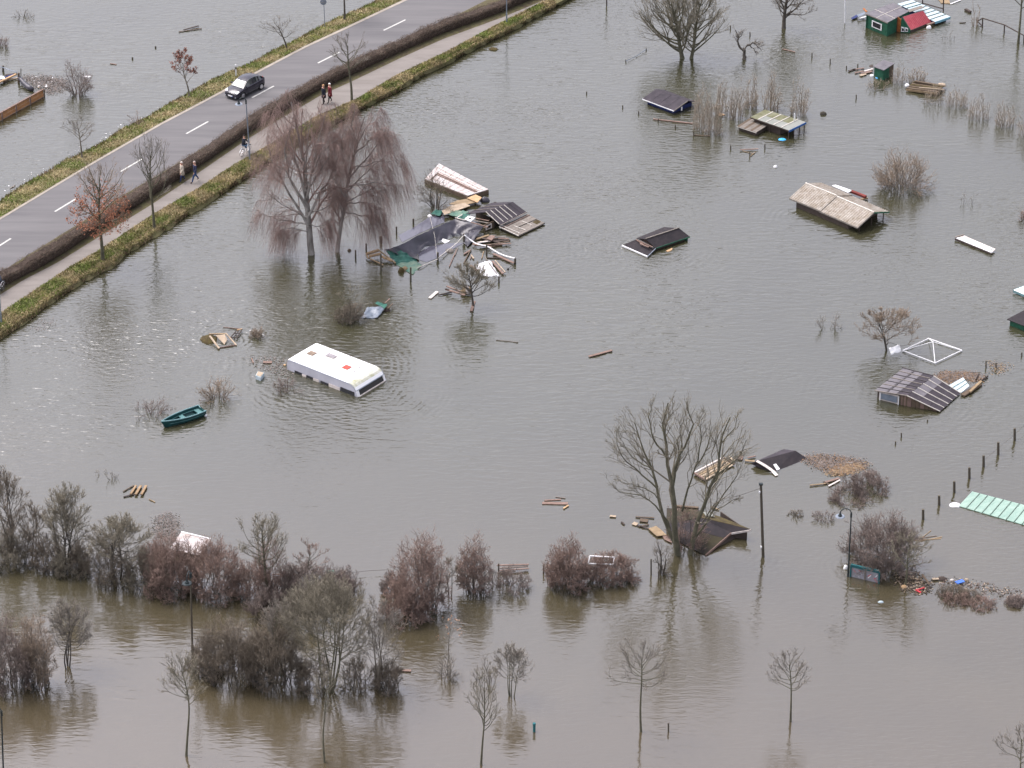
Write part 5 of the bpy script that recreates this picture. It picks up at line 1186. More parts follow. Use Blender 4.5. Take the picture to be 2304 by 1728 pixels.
# mossy dark roof under the great willow
def moss_hut():
    rdg0, rdg1 = G(1575,1163,.98), G(1690,1191,.92)
    f0, f1 = G(1568,1240,.08), G(1588,1249,.05)
    tip = G(1645,1198,.55)
    root = empty('garden_hut', G(1590,1215,0), 'drowned hut with a sagging black mossy roof and red brown gable under the willow', 'hut')
    mb = MB(); mb.slab([f0, f1, G(1628,1210,.42), G(1574,1196,.6)], .06)
    mb.build('roof', M['roof_moss'], root)
    mb = MB(); mb.slab([G(1574,1196,.61), G(1628,1210,.43), tip, rdg0+[0,0,-.04]], .06)
    mb.build('roof', M['felt_black'], root)
    mb = MB(); mb.slab([f0, rdg0+[0,0,-.06], G(1500,1180,.45), G(1520,1215,.1)], .06); mb.build('roof', M['felt_black'], root)
    mb = MB(); mb.slab([rdg0+[0,0,-.03], tip+[0,0,.0], rdg1], .06); mb.build('roof', M['felt_black'], root)
    mb = MB(); mb.slab([rdg0, rdg1, G(1622,1163,.55), G(1575,1148,.55)], .06); mb.build('mossy_slope', M['moss_heavy'], root)
    mb = MB(); mb.slab([G(1575,1148,.55), rdg0+[0,0,-.02], G(1500,1180,.45), G(1500,1143,.3)], .05); mb.build('mossy_slope', M['roof_moss'], root)
    mb = MB(); mb.bar(f1+[0,0,-.05], tip+[0,0,-.08], .07, .16); mb.build('barge_board', M['plank_red'], root)
    mb = MB(); mb.bar(tip+[0,0,-.1], rdg1+[0,0,-.08], .07, .14); mb.build('barge_board', M['plank_white'], root)
    a, b = f1*[1,1,0]+[.0,.3,0], rdg1*[1,1,0]+[-.25,.15,0]
    mb = MB(); mb.wall([a-[0,0,1], b-[0,0,1], b+[0,0,.78], tip*[1,1,0]+[0,.2,.42], a+[0,0,.0]], .06, G(1700,1400)); mb.build('wall', M['plank_dark'], root)
    c = G(1622,1163,.0); mb = MB(); mb.wall([b-[0,0,1], c-[0,0,1], c+[0,0,.45], b+[0,0,.78]], .06, G(1900,1150)); mb.build('wall', M['plank_dark'], root)
    sheet([(1459,1189),(1476,1183),(1488,1192),(1500,1204),(1478,1206)], 'plank_tan', 'orange brown board sheet left of the great willow', 'board', 'board', .15, .05)
    sheet([(1484,1196),(1499,1202),(1514,1222),(1496,1214)], 'plank_red', 'reddish broken sheet at the left foot of the great willow', 'board', 'board', .1, .05)
    sheet([(1582,1152),(1602,1152),(1608,1162),(1588,1160)], 'pale_panel', 'pale green grey sheet on the mossy roof under the willow', 'sheet', 'sheet', .95, .03)
    sheet([(1566,1203),(1576,1202),(1574,1216),(1566,1214)], 'plank_white', 'white board upright at the foot of the mossy roof', 'board', 'board', zs=[.9,.9,.45,.45], t=.03)
    for (a, b, w, m, lb) in [((1430,1163),(1472,1165),.1,'plank_brown','thin brown board floating left of the willow, farthest'), ((1438,1185),(1460,1180),.1,'plank_brown','thin brown board pointing at the orange brown sheet'), ((1434,1182),(1462,1190),.12,'plank_dark','dark lath touching the orange brown sheet'), ((1424,1177),(1434,1180),.35,'plank_pale','pale oval scrap of wood left of the willow'), ((1398,1174),(1405,1180),.12,'plank_dark','tiny dark board farthest left of the willow'), ((1440,1170),(1458,1172),.4,'plank_brown','brown patch of board left of the willow'),
        ((1520,1138),(1572,1142),.2,'plank_brown','mossy beam behind the willow trunks'), ((1372,1161),(1386,1162),.2,'plank_pale','small pale scrap floating alone left of the willow'), ((1600,1140),(1618,1147),.1,'plank_tan','thin tan lath above the mossy roof')]:
        board(a, b, w, m, lb, z=.07)
moss_hut()

# mint green metal roof at the right edge
def mint_roof():
    q = [G(2156.7,1138,.05), G(2186.8,1105.5,.75), G(2420,1166,.75), G(2390,1206,.05)]
    root = empty('metal_roof', (q[0]+q[2])/2*[1,1,0], 'mint green ribbed metal roof cut off by the right edge', 'roof')
    for k in range(13):
        mb = MB(); a, b = k/13+.002, (k+1)/13-.002; mb.slab([quadpt(q,0,a), quadpt(q,1,a), quadpt(q,1,b), quadpt(q,0,b)], .03); mb.build('roof_panel', M['mint_sheet'], root)
        if k: mb = MB(); mb.bar(quadpt(q,0,k/13)+[0,0,.02], quadpt(q,1,k/13)+[0,0,.02], .04, .05); mb.build('rib', M['mint_rib'], root)
    mb = MB(); mb.bar(q[0]-[0,0,.06], q[3]-[0,0,.06], .05, .1); mb.build('gutter', M['mint_rib'], root)
    walls(q, .0, 'plank_dark', root, .5, tops=[-.05,.5,.5,-.05])
    lump(2149, 1137, .85, .16, 'white_paint', 'oval white float at the left corner of the mint green roof', 'float', 'float', seed=12)
mint_roof()

# right edge fragments
def edge_bits():
    mb = MB(); q = [G(2280,652,.3), G(2304,662,.3), G(2340,650,.4), G(2318,638,.4)]; mb.slab(q, .05)
    r = thing_mb('metal_roof', mb, M['white_paint'], 'white topped teal edged corner of a roof cut off by the right edge', 'roof')
    mb = MB(); mb.bar(q[0]-[0,0,.12], q[1]-[0,0,.14], .05, .18); mb.build('gutter', M['boat_rim'], r)
    mb = MB(); mb.bar(q[0]-[0,0,.04], q[3]-[0,0,.04], .05, .1); mb.build('barge_board', M['boat_rim'], r)
    z = .55; q = [G(2265.5,718,z), G(2312,736,z), G(2350,712,z+.3), G(2306,697,z+.3)]
    root = empty('garden_hut', (q[0]+q[2])/2*[1,1,0], 'black roofed dark green hut cut off by the right edge', 'hut')
    mb = MB(); mb.slab(q, .06); mb.build('roof', M['felt_black'], root)
    walls(q, z-.05, 'green_wall', root, .2, tops=[z-.05,z-.05,z+.2,z+.2])
    lump(2297, 738, .35, .3, 'white_paint', 'white scrap beside the black roofed hut at the right edge', 'scrap', 'scrap', seed=13)
    # white jetty
    root = empty('jetty', G(2200,550,0), 'narrow white slatted jetty floating on the right', 'jetty')
    z = .22; q = [G(2149,535,z), G(2231,568.5,z), G(2240,560,z), G(2168,529,z)]
    for k in range(3):
        mb = MB(); a, b = k/3+.03, (k+1)/3-.03; mb.slab([quadpt(q,0,a), quadpt(q,1,a), quadpt(q,1,b), quadpt(q,0,b)], .05); mb.build('plank', M['plank_white' if k else 'white_paint'], root)
    mb = MB(); mb.bar(q[0]+[0,0,.05], q[3]+[0,0,.05], .12, .08); mb.build('beam', M['plank_grey'], root)
    mb = MB(); mb.bar(q[0]-[0,0,.12], q[1]-[0,0,.12], .06, .14); mb.build('beam', M['plank_dark'], root)
    mb = MB(); mb.tube([q[1], q[1]+[0,0,.45]], .03, 6); mb.build('post', M['white_paint'], root)
edge_bits()

# torn white roof behind the hedgerow
def torn_roof():
    z = .5; q = [G(381,1236,z), G(448,1250,z), G(474,1214,z+.2), G(408,1198,z+.2)]
    root = empty('sunken_roof', (q[0]+q[2])/2*[1,1,0], 'torn whitish roof half hidden behind the reddish hedgerow bush', 'roof')
    panels(q, 3, 2, 'float_white', root, 'roof_panel', gap=.004, t=.04, lift=.05)
    walls(q, .4, 'plank_grey', root, .2)
    mb = MB(); mb.bar(q[3]+[0,0,.05], q[2]+[0,0,.05], .1, .06); mb.build('ridge_cap', M['white_paint'], root)
torn_roof()

# floating white platform and collapsed greenhouse hut
def platform():
    z = .42; q = [G(956,402,z), G(1053,440,z), G(1099,426,z), G(987.5,367.5,z)]
    root = empty('floating_platform', (q[0]+q[2])/2*[1,1,0], 'white weathered platform with brown edges floating beside the collapsed hut', 'platform')
    for k in range(9):
        mb = MB(); a, b = k/9+.004, (k+1)/9-.004; mb.slab([quadpt(q,a,0), quadpt(q,b,0), quadpt(q,b,1), quadpt(q,a,1)], .06); mb.build('plank', M['float_white'], root)
    for v in (.42,.5,.62,.78):
        mb = MB(); mb.bar(quadpt(q,.12 if v < .7 else .02,v)+[0,0,.04], quadpt(q,.97,v)+[0,0,.04], .07 if v != .5 else .12, .06); mb.build('batten', M['plank_red' if v in (.42,.5) else 'plank_white'], root)
    mb = MB(); mb.bar(quadpt(q,.12,.42)+[0,0,.045], quadpt(q,.12,.05)+[0,0,.045], .07, .06); mb.build('batten', M['plank_red'], root)
    for a, b in ((0,1),(1,2),(2,3),(3,0)):
        mb = MB(); mb.bar(q[a]-[0,0,.27], q[b]-[0,0,.27], .08, .36); mb.build('side_board', M['plank_brown'], root)
    lump(1091, 452, .85, .4, 'tarp_black', 'round black bundle at the near right of the white platform', 'bundle', 'bundle', seed=14)
platform()
def collapsed():
    root = empty('collapsed_hut', G(1120,500,0), 'collapsed hut with a sagging dark grey roof and white battens', 'hut')
    r0, r1 = G(1093,477,1.15), G(1154,454,1.15); e0, e1 = G(1126.5,508,.5), G(1186,478,.5)
    q = [r0, e0, e1, r1]
    panels(q, 1, 6, 'felt_purple', root, 'roof_panel', gap=.004, t=.03)
    for k in (0,1,2,3,4): battens(q, [k/6], 'white_batten', root, .04, .05, along='u', v0=0, v1=.9)
    battens(q, [.995], 'plank_grey', root, .06, .06)
    q = [G(1048,481,.75), r0, r1, G(1107,456,.8)]
    mb = MB(); mb.slab(q, .05); mb.build('roof', M['felt_purple'], root)
    for k in (.3,.6): battens(q, [k], 'plank_grey', root, .05, .04, along='u')
    # lower deck on the right
    q = [G(1123,511,.32), G(1166.5,531.5,.12), G(1226.5,502.5,.12), G(1186,481,.32)]
    deck = empty('deck_roof', (q[0]+q[2])/2*[1,1,0], 'low grey boarded deck with white laths below the collapsed dark roof', 'deck')
    for k in range(6):
        mb = MB(); a, b = k/6+.005, (k+1)/6-.005; mb.slab([quadpt(q,a,0), quadpt(q,b,0), quadpt(q,b,1), quadpt(q,a,1)], .05); mb.build('plank', M['plank_grey'], deck)
    for (u0,v0,u1,v1,m) in ((.15,.0,.15,1,'plank_red'),(.02,.1,.9,.12,'white_batten'),(.35,.3,.9,.35,'white_batten'),(.3,.62,.75,.66,'white_batten'),(.5,.35,.55,.98,'plank_grey'),(.0,.0,1,.0,'white_batten'),(.98,0,.98,1,'plank_grey')):
        mb = MB(); mb.bar(quadpt(q,u0,v0)+[0,0,.04], quadpt(q,u1,v1)+[0,0,.04], .05, .05); mb.build('batten', M[m], deck)
    mb = MB(); mb.slab([quadpt(q,.6,.8)+[0,0,.02], quadpt(q,.85,.8)+[0,0,.02], quadpt(q,.8,.98)+[0,0,.02], quadpt(q,.6,.98)+[0,0,.02]], .02); mb.build('moss_patch', M['moss_heavy'], deck)
    walls(q, .05, 'plank_dark', deck, .15)
    # wall with a small window under the roof
    a, b = G(1090,521,0), G(1112,512,0)
    mb = MB(); mb.wall([a-[0,0,1], b-[0,0,1], b+[0,0,.62], a+[0,0,.62]], .06, G(1000,700)); mb.build('wall', M['plank_brown'], root)
    n = np.array([0,-.05,0]); mb = MB(); mb.slab([lerp(a,b,.12)+n+[0,0,.5], lerp(a,b,.75)+n+[0,0,.52], lerp(a,b,.75)+n+[0,0,.1], lerp(a,b,.12)+n+[0,0,.1]], .02); w = mb.build('window', M['plank_white'], root)
    mb = MB(); mb.slab([lerp(a,b,.24)+n*1.6+[0,0,.42], lerp(a,b,.63)+n*1.6+[0,0,.44], lerp(a,b,.63)+n*1.6+[0,0,.2], lerp(a,b,.24)+n*1.6+[0,0,.2]], .02); mb.build('pane', M['dark_glass'], w)
    a, b, c = G(1112,512,0), G(1123,517,0), G(1180,488,0)
    mb = MB(); mb.wall([a-[0,0,1], G(1124,500,0)-[0,0,1], G(1124,500,0)+[0,0,.5], a+[0,0,.6]], .06, G(1000,900)); mb.build('wall', M['plank_dark'], root)
    walls([G(1060,487,0), G(1100,505,0), G(1160,475,0), G(1115,460,0)], .45, 'plank_dark', root, .3)
    # planks under the dark roof behind the tarpaulin
    for i, (p, q_, m) in enumerate([((1060,500),(1098,511),'plank_red'),((1066,496),(1104,503),'plank_grey'),((1070,491),(1100,497),'plank_red'),((1064,504),(1092,513),'plank_brown')]):
        board(p, q_, .1, m, ['red lath between the white table top and the small window','grey lath under the eaves of the collapsed dark roof','short red lath nearest the collapsed dark roof','brown lath at the upper edge of the black tarpaulin'][i], z=.55)
    # orange plywood sheets etc
    sheet([(1050.6,445.5),(1070,437.5),(1084,444),(1074,455.5)], 'plywood', 'bright orange plywood sheet between the platform and the collapsed hut', 'board', 'board', .4)
    sheet([(1010,459),(1028,451),(1052,447),(1072,455),(1040,462)], 'plank_tan', 'long brown board sheet left of the bright plywood', 'board', 'board', .3)
    sheet([(994,474),(1013,463),(1046,456),(1058,463),(1000,483)], 'plank_pale', 'pale beige sheet above the green tarpaulin scraps', 'board', 'board', .35)
    sheet([(1045,493),(1054,484.5),(1069,489),(1059,498.5)], 'white_paint', 'white table top floating beside the collapsed hut', 'table_top', 'board', .6, .05)
    mb = MB(); p = G(1057,491,.66); mb.box(p, [.12,0,0], [0,.1,0], [0,0,.01]); thing_mb('dark_box', mb, M['felt_grey'], 'small dark object lying on the white table top', 'box')
    board((1024,490),(1062,499), .07, 'plank_white', 'white lath at the lower side of the white table top', z=.5)
    board((1026,491),(1040,483), .07, 'plank_white', 'short white lath left of the white table top', z=.5)
    tag(cloth([(1000,480,.25),(1048,492,.35),(1054,474,.5),(1026,474,.35)], 10, 6, 'tarp_mint', None, 'tarpaulin', .06, 5), 'mint green torn tarpaulin between the beige sheet and the collapsed hut', 'tarpaulin')
    tag(cloth([(1030,490,.3),(1056,497,.45),(1058,478,.55),(1040,478,.4)], 8, 5, 'tarp_green', None, 'tarpaulin', .05, 6), 'dark green tarpaulin scrap beside the white table top', 'tarpaulin')
    tag(cloth([(969,480,.15),(990,486,.15),(998,474,.2),(980,471,.2)], 7, 5, 'tarp_green', None, 'tarpaulin', .06, 7), 'green tarpaulin scrap at the far left of the beige sheet', 'tarpaulin')
    lump(967, 487, .4, .2, 'white_paint', 'white knot at the end of the rope above the black tarpaulin', 'knot', 'knot', seed=15)
    # the big black tarpaulin: one continuous strip over posts
    top = [(863,562.5,.65),(892,555,.85),(925,538,.95),(958,522,1.0),(990,507,.95),(1022,493.5,.8),(1052,499,.8),(1088,510,.65)]
    bot = [(943,586,.05),(938,573,.05),(958,556,.08),(985,546,.1),(1015,531,.1),(1035,526,.15),(1056,530,.1),(1066,528,.05)]
    rng = np.random.default_rng(12); nu, nv = 56, 10; v = []; f = []
    T = np.array([G(*p) for p in top]); Bt = np.array([G(*p) for p in bot]); s = np.linspace(0, 1, 8)
    for j in range(nv+1):
        for i in range(nu+1):
            u = i/nu; a = np.array([np.interp(u, s, T[:,k]) for k in range(3)]); b = np.array([np.interp(u, s, Bt[:,k]) for k in range(3)])
            w = j/nv; p = lerp(a, b, w)
            crease = .20*abs(math.sin(u*15+w*2.4+math.sin(w*3+u*5)*1.5))*math.sin(w*3.14)**.6+.09*math.sin(u*43+w*9+math.sin(u*11)*2)*(.3+w)
            sag = -.16*math.sin(w*3.14)
            v.append(p+[rng.normal(0,.015), rng.normal(0,.015), crease+sag+rng.normal(0,.012)])
    n = len(v); v += [p-np.array([0,0,.015]) for p in v]
    for j in range(nv):
        for i in range(nu):
            a = j*(nu+1)+i; f.append((a, a+1, a+nu+2, a+nu+1)); f.append((n+a, n+a+nu+1, n+a+nu+2, n+a+1))
    tag(mesh_obj('tarpaulin', v, f, M['tarp_black'], None, True), 'large creased black tarpaulin stretched between posts beside the collapsed hut', 'tarpaulin')
    tag(cloth([(1058,519,.35),(1040,545,.05),(1052,556,.05),(1088,512,.5)], 12, 7, 'tarp_black', None, 'tarpaulin', .07, 8), 'right end of black tarpaulin hanging down by the white hose', 'tarpaulin')
    tag(cloth([(983,533,.3),(1001,548,.02),(1014,541,.05),(988,535,.3)], 8, 4, 'white_paint', None, 'tarpaulin', .03, 9), 'white turned up lining at the inner edge of the black tarpaulin', 'tarpaulin')
    tag(cloth([(868,563,.5),(892,594,.03),(940,586,.05),(896,558,.7)], 12, 9, 'tarp_green', None, 'netting', .09, 10), 'dark green netting hanging under the left end of the black tarpaulin', 'netting')
    tag(cloth([(890,594,.03),(928,618,.03),(950,596,.06),(932,586,.1)], 10, 7, 'tarp_mint', None, 'netting', .05, 11), 'pale mint netting spread on the water below the dark green netting', 'netting')
    # smooth plastic films on the water either side
    for px, lb in (([(896,530),(930,512),(968,487),(1000,486),(1000,500),(950,522),(905,545)], 'thin grey plastic film on the water above the black tarpaulin'), ([(944,585),(940,572),(960,556),(1000,548),(1044,546),(1020,560),(985,580),(960,590)], 'thin grey plastic film on the water inside the curve of the black tarpaulin')):
        mb = MB(); P = [G(a, b, .015) for a, b in px]; mb.v = [tuple(p) for p in P]; mb.f = [tuple(range(len(P)))]; mb.mi = [0]
        tag(mb.build('plastic_film', M['film']), lb, 'plastic film')
    # timber frame on the far left
    fr = empty('log_raft', G(855,585,0), 'broken yellowish frame of round logs at the left end of the green netting', 'timber frame')
    for (a, b, r, m, za, zb) in [((826,571),(852,563),.13,'log_wood',.35,.55),((830,577),(857,571),.12,'log_wood',.3,.45),((824,570),(828,581),.06,'log_wood',.3,.2),((826,579),(862,596),.05,'log_wood',.15,.1),((850,561),(890,592),.06,'plank_tan',.6,.1),((857,576),(868,582),.1,'log_wood',.3,.3),((868,581),(882,587),.1,'log_wood',.25,.2)]:
        mb = MB(); mb.tube([G(*a,za), G(*b,zb)], r, 8); mb.build('log', M[m], fr)
    # white hose
    P = [(1045,529,.75),(1056,538,.35),(1070,548,.2),(1085,552,.3),(1093,553,.35),(1103,558,.25),(1122,570,.1),(1140,577,.1),(1158,581,.5)]
    mb = MB(); pts = np.array([G(*p) for p in P]); s = np.linspace(0, 8, 33); pts = [np.array([np.interp(t, range(9), pts[:,k]) for k in range(3)]) for t in s]
    pts = [pts[0]]+[(pts[i-1]+pts[i]*2+pts[i+1])/4 for i in range(1, 32)]+[pts[-1]]
    mb.tube(pts, .055, 8); thing_mb('hose', mb, M['white_paint'], 'white curved hose running right from the tarpaulin over the plank pile', 'hose', smooth=True)
    P = [(1043,530,.75),(1030,545,.3),(1012,560,.15),(995,573,.25),(986,580,.3)]
    mb = MB(); mb.tube([G(*p) for p in P], .035, 6); thing_mb('rope', mb, M['white_batten'], 'pale sagging rope between the tarpaulin and the leaning post', 'rope')
    mb = MB(); mb.tube([G(985,583,.3), G(965,592,.05), G(952,597,.15), G(940,603,.1)], .03, 6); thing_mb('rope', mb, M['white_batten'], 'pale rope end reaching the mint netting', 'rope')
    mb = MB(); mb.tube([G(967,487,.5), G(978,530,.9), G(983,575,.35)], .012, 5); thing_mb('wire', mb, M['white_batten'], 'thin white wire across the black tarpaulin', 'wire')
    for (a, tp, r, lb, ln) in [((857,608),571,.07,'post through the broken log frame',0),((924,632),602,.08,'grey post below the mint netting',0),((985,586),568,.09,'leaning dark post at the end of the pale rope',0),((1095,574),550,.07,'dark post under the white hose',0),((1159,592),580,.09,'dark post at the right end of the white hose',0),((1122.5,635),622,.07,'short post below the white crumpled sheet',0),
        ((824,561),548,.07,'short stake left of the yellowish log frame',0),((857,545),531,.13,'thick stump below the right birch twigs',0),((892,525),510,.07,'short stake between the right birch and the plastic film',0),((930,504),492,.08,'forked stake near the top of the plastic film',0),((800,578),563,.07,'short stake right of the right birch trunk',0),((1044,546),526,.08,'dark post where rope and hose meet',0)]:
        stake(a, tp, lb, r, group=None)
    lump(903, 612, .5, .45, 'moss_heavy', 'dark mossy lump on the mint netting', 'lump', 'debris', seed=16); lump(911, 606, .55, .3, 'plank_tan', 'tan lump on the mint netting', 'lump', 'debris', seed=17)
    lump(786, 564, .35, .2, 'plank_brown', 'small brown lump floating beside the right birch trunk', 'lump', 'debris', seed=18)
    lump(1012, 565, .8, .22, 'plank_grey', 'grey tangled heap under the pale sagging rope', 'heap', 'debris', seed=19)
    # plank pile
    rng = random.Random(6)
    piles = [((1060,542),(1108,530),'plank_pale'),((1068,548),(1120,536),'plank_brown'),((1072,538),(1100,529),'plank_tan'),((1080,552),(1150,548),'plank_red'),((1063,549),(1105,556),'plank_red'),((1090,544),(1148,540),'plank_dark'),((1100,536),(1145,537),'plank_red'),((1075,546),(1110,541),'plank_white'),((1085,536),(1125,546),'plank_dark'),((1105,550),(1146,543),'plank_brown'),((1095,556),(1130,551),'plank_brown'),((1070,534),(1095,538),'plank_dark'),((1110,531),(1138,534),'plank_grey')]
    for i, (a, b, m) in enumerate(piles):
        board(a, b, .12+.04*(i % 3), m, 'broken plank in the loose pile right of the black tarpaulin', z=.06+.035*(i % 5), t=.06, group='planks in the loose pile beside the collapsed hut')
    sheet([(1094,536),(1105,529),(1114,531),(1106,541)], 'plank_red', 'orange red square board on top of the loose plank pile', 'board', 'board', .35, .06)
    for (a, b, w, m, z, lb) in [((1011,600),(1028,560),.07,'plank_red',.05,'long thin reddish lath pointing at the debris tree'),((1024,574),(1030,558),.06,'plank_grey',.05,'thin grey lath beside the long reddish lath'),((1044,572),(1060,562),.14,'plank_red',.08,'short reddish board above the crumpled white sheet'),((1043,593),(1059,562),.08,'plank_brown',.1,'thin brown lath leaning toward the short reddish board'),((1060,574),(1066,582),.12,'plank_pale',.08,'short pale board left of the hose post'),((1058,583),(1062,572),.06,'plank_red',.05,'tiny red lath beside the short pale board'),
        ((1084,582),(1088,566),.07,'plank_tan',.05,'thin tan lath left of the dark hose post'),((1095,580),(1125,581),.09,'plank_dark',.05,'dark board lying right of the hose post'),((1110,571),(1156,592),.22,'plank_red',.1,'long wide reddish board under the right part of the hose'),((1108,588),(1132,616),.18,'plank_red',.12,'reddish board along the right side of the crumpled white sheet'),((1114,586),(1137,613),.08,'plank_pale',.15,'pale lath along the right side of the crumpled white sheet'),((1058,597),(1074,608),.2,'plank_red',.06,'reddish board at the left corner of the crumpled white sheet'),
        ((1090,577),(1117,615),.06,'plank_grey',.3,'grey rail lying across the crumpled white sheet'),((967,671),(984,656),.26,'plank_white',.06,'pale board floating left of the debris tree'),((986,664),(1017,657),.1,'plank_dark',.08,'dark pole reaching left from the debris tree'),((1003,651),(1046,664),.18,'plank_red',.35,'reddish beam caught in the left side of the debris tree'),((1005,644),(1035,656),.14,'plank_red',.45,'second reddish beam above the first in the debris tree'),((1002,650),(1010,652),.12,'plank_dark',.4,'dark beam end at the left tip of the debris tree'),
        ((1060,700),(1067,678),.22,'plank_red',.05,'reddish plank standing in the water at the foot of the debris tree')]:
        board(a, b, w, m, lb, z=z, t=.07)
    tag(cloth([(1066,598,.15),(1085,623,.05),(1122,620,.05),(1104,586,.3)], 12, 10, 'white_paint', None, 'plastic_sheet', .12, 13), 'crumpled white plastic sheet floating above the debris tree', 'sheet')
    lump(1050, 655, .9, .45, 'plank_tan', 'round tan bundle stuck in the debris tree', 'bundle', 'bundle', seed=20, z=.25); lump(1052, 657, .35, .62, 'plank_white', 'white scrap on the bundle in the debris tree', 'scrap', 'scrap', seed=21, z=.3)
    lump(1143, 606, .2, .15, 'rubber', 'tiny dark object on the wire right of the white sheet', 'lump', 'debris', seed=22)
    mb = MB(); mb.tube([G(1159,588,.2), G(1122,628,.2), G(1098,655,.02)], .012, 5); thing_mb('wire', mb, M['plank_dark'], 'thin dark wire from the right post down past the short post', 'wire')
    mb = MB(); mb.tube([G(930,498,.3), G(965,486,.3)], .012, 5); thing_mb('wire', mb, M['plank_dark'], 'thin wire from the forked stake to the white knot', 'wire')
collapsed()
# ------------------------------------------------------------ caravan
def caravan():
    zt = 1.0
    A, B, C, D = G(710.5,772,zt), G(653,806.5,zt), G(783,862,zt), G(846,820,zt)     # flat roof: back-left, near-left, near-right, back-right
    fx = ((C-B)+(D-A))/2; L = np.linalg.norm(fx); ex = fx/L; wv = ((A-B)+(D-C))/2; W = np.linalg.norm(wv); ey = np.array([-ex[1], ex[0], 0]); ey = ey*(1 if np.dot(ey, wv) > 0 else -1)
    W = abs(np.dot(wv, ey)); O = (B+C)/2*[1,1,0]-ex*L/2
    root = empty('caravan', O+ex*L/2+ey*W/2, 'white caravan sunk to its windows with three roof hatches', 'caravan')
    def P(x, y, z): return O+ex*x+ey*y+np.array([0,0,z])
    # profile in x,z : back edge, roof, rounded nose, front slope down to the window top, window, bumper
    nose = [(L,zt),(L+.22,zt-.03),(L+.42,zt-.12),(L+.58,zt-.27),(L+.70,zt-.47)]
    prof = [(-.28,-.9),(-.28,zt-.42),(-.2,zt-.12),(-.06,zt-.02),(0.02,zt)]+nose+[(L+.84,zt-.86),(L+.90,-.9)]
    rs_ = .10
    ys = [0, .03, rs_, W*.5, W-rs_, W-.03, W]; dz = [-.16,-.05,0,.03,0,-.05,-.16]
    v = []; f = []; mi = []
    for (x, z) in prof:
        for y, d in zip(ys, dz):
            v.append(P(x, y, z+(d*.55 if z > 0 else 0)))
    k = len(ys)
    for i in range(len(prof)-1):
        for j in range(k-1):
            f.append((i*k+j, i*k+j+1, (i+1)*k+j+1, (i+1)*k+j)); mi.append(1 if (5 <= i <= 7) else 0)
    mesh_obj('body', v, f, None, root, False, mi, [M['white_shell'], M['shell_moss']])
    # side walls
    for y, s in ((0,-1),(W,1)):
        base = [P(x, y, z+(-.16*.55 if z > 0 else 0)) for x, z in prof]
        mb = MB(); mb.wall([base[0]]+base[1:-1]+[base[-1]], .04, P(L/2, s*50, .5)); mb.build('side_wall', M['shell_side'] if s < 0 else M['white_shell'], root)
        # seam rail between side and roof
        mb = MB(); mb.tube([p+np.array([0,0,.0])-ey*.01*(-s) for p in base[2:-2]], .022, 5); mb.build('seam', M['grey_metal'], root)
    # drowned side windows: dark band with white posts at the waterline
    for x0, x1 in ((.5,1.25),(1.7,2.5),(3.1,3.9),(5.1,L+.55)):
        mb = MB(); a, b = P(x0,-.015,0), P(x1,-.015,0); t = .2 if x0 < 5 else .34
        mb.slab([a+[0,0,t], b+[0,0,t], b-[0,0,.4], a-[0,0,.4]], .02); mb.build('side_window', M['dark_glass'], root)
    for x0, x1, h in ((1.28,1.68,.17),(2.4,2.95,.2),(3.95,5.05,.26)):
        mb = MB(); a, b = P(x0,-.04,0), P(x1,-.04,0); mb.slab([a+[0,0,h], b+[0,0,h], b-[0,0,.3], a-[0,0,.3]], .03); mb.build('side_panel', M['plank_white'], root)
    # rear/front window with frame
    def N(y, t): 
        a, b = np.array(prof[-3]), np.array(prof[-2]); q = a+(b-a)*t; return P(q[0]+.02, y, q[1]-.02)
    mb = MB(); mb.slab([N(.22,.12), N(W-.22,.12), N(W-.22,1.25), N(.22,1.25)], .02); wn_ = mb.build('front_window', M['dark_glass'], root)
    mb = MB(); mb.bar(N(.02,.02)+ex*.03, N(W-.02,.02)+ex*.03, .06, .05); mb.build('frame', M['grey_metal'], wn_)
    for y in (.12, W-.12):
        mb = MB(); mb.bar(N(y,.06)+ex*.03, N(y,1.2)+ex*.03, .2, .05); mb.build('corner_post', M['white_paint'], root)
    mb = MB(); mb.bar(P(L+.93, .1, .04), P(L+.93, W-.1, .04), .08, .07); mb.build('bumper', M['plank_white'], root)
    # roof hatches and vents
    for (px, py, sx, sy, m) in ((701,795,.28,.24,'brown_hatch'),(745,801,.40,.22,'grey_hatch'),(780,826.5,.26,.24,'red_hatch')):
        c = G(px, py, zt+.05); mb = MB()
        mb.box(c, ex*sx*1.0, ey*sy*1.1, [0,0,.045]); h = mb.build('roof_hatch', M[m], root)
        mb = MB(); mb.box(c-[0,0,.03], ex*(sx+.05), ey*(sy+.06), [0,0,.025]); mb.build('rim', M['white_batten'], h)
    for (px, py) in ((809,828),(798,837),(787.5,803)):
        c = G(px, py, zt+.05); mb = MB(); mb.tube([c, c+[0,0,.07]], .05, 8); mb.build('vent', M['grey_hatch'], root)
    mb = MB(); mb.wall([P(L+.9,W,-.3), P(L+.92,W*.55,-.3), P(L+.92,W*.55,-.02), P(L+.9,W,.1)], .03, P(50,0,0)); mb.build('bumper', M['plank_white'], root)
caravan()

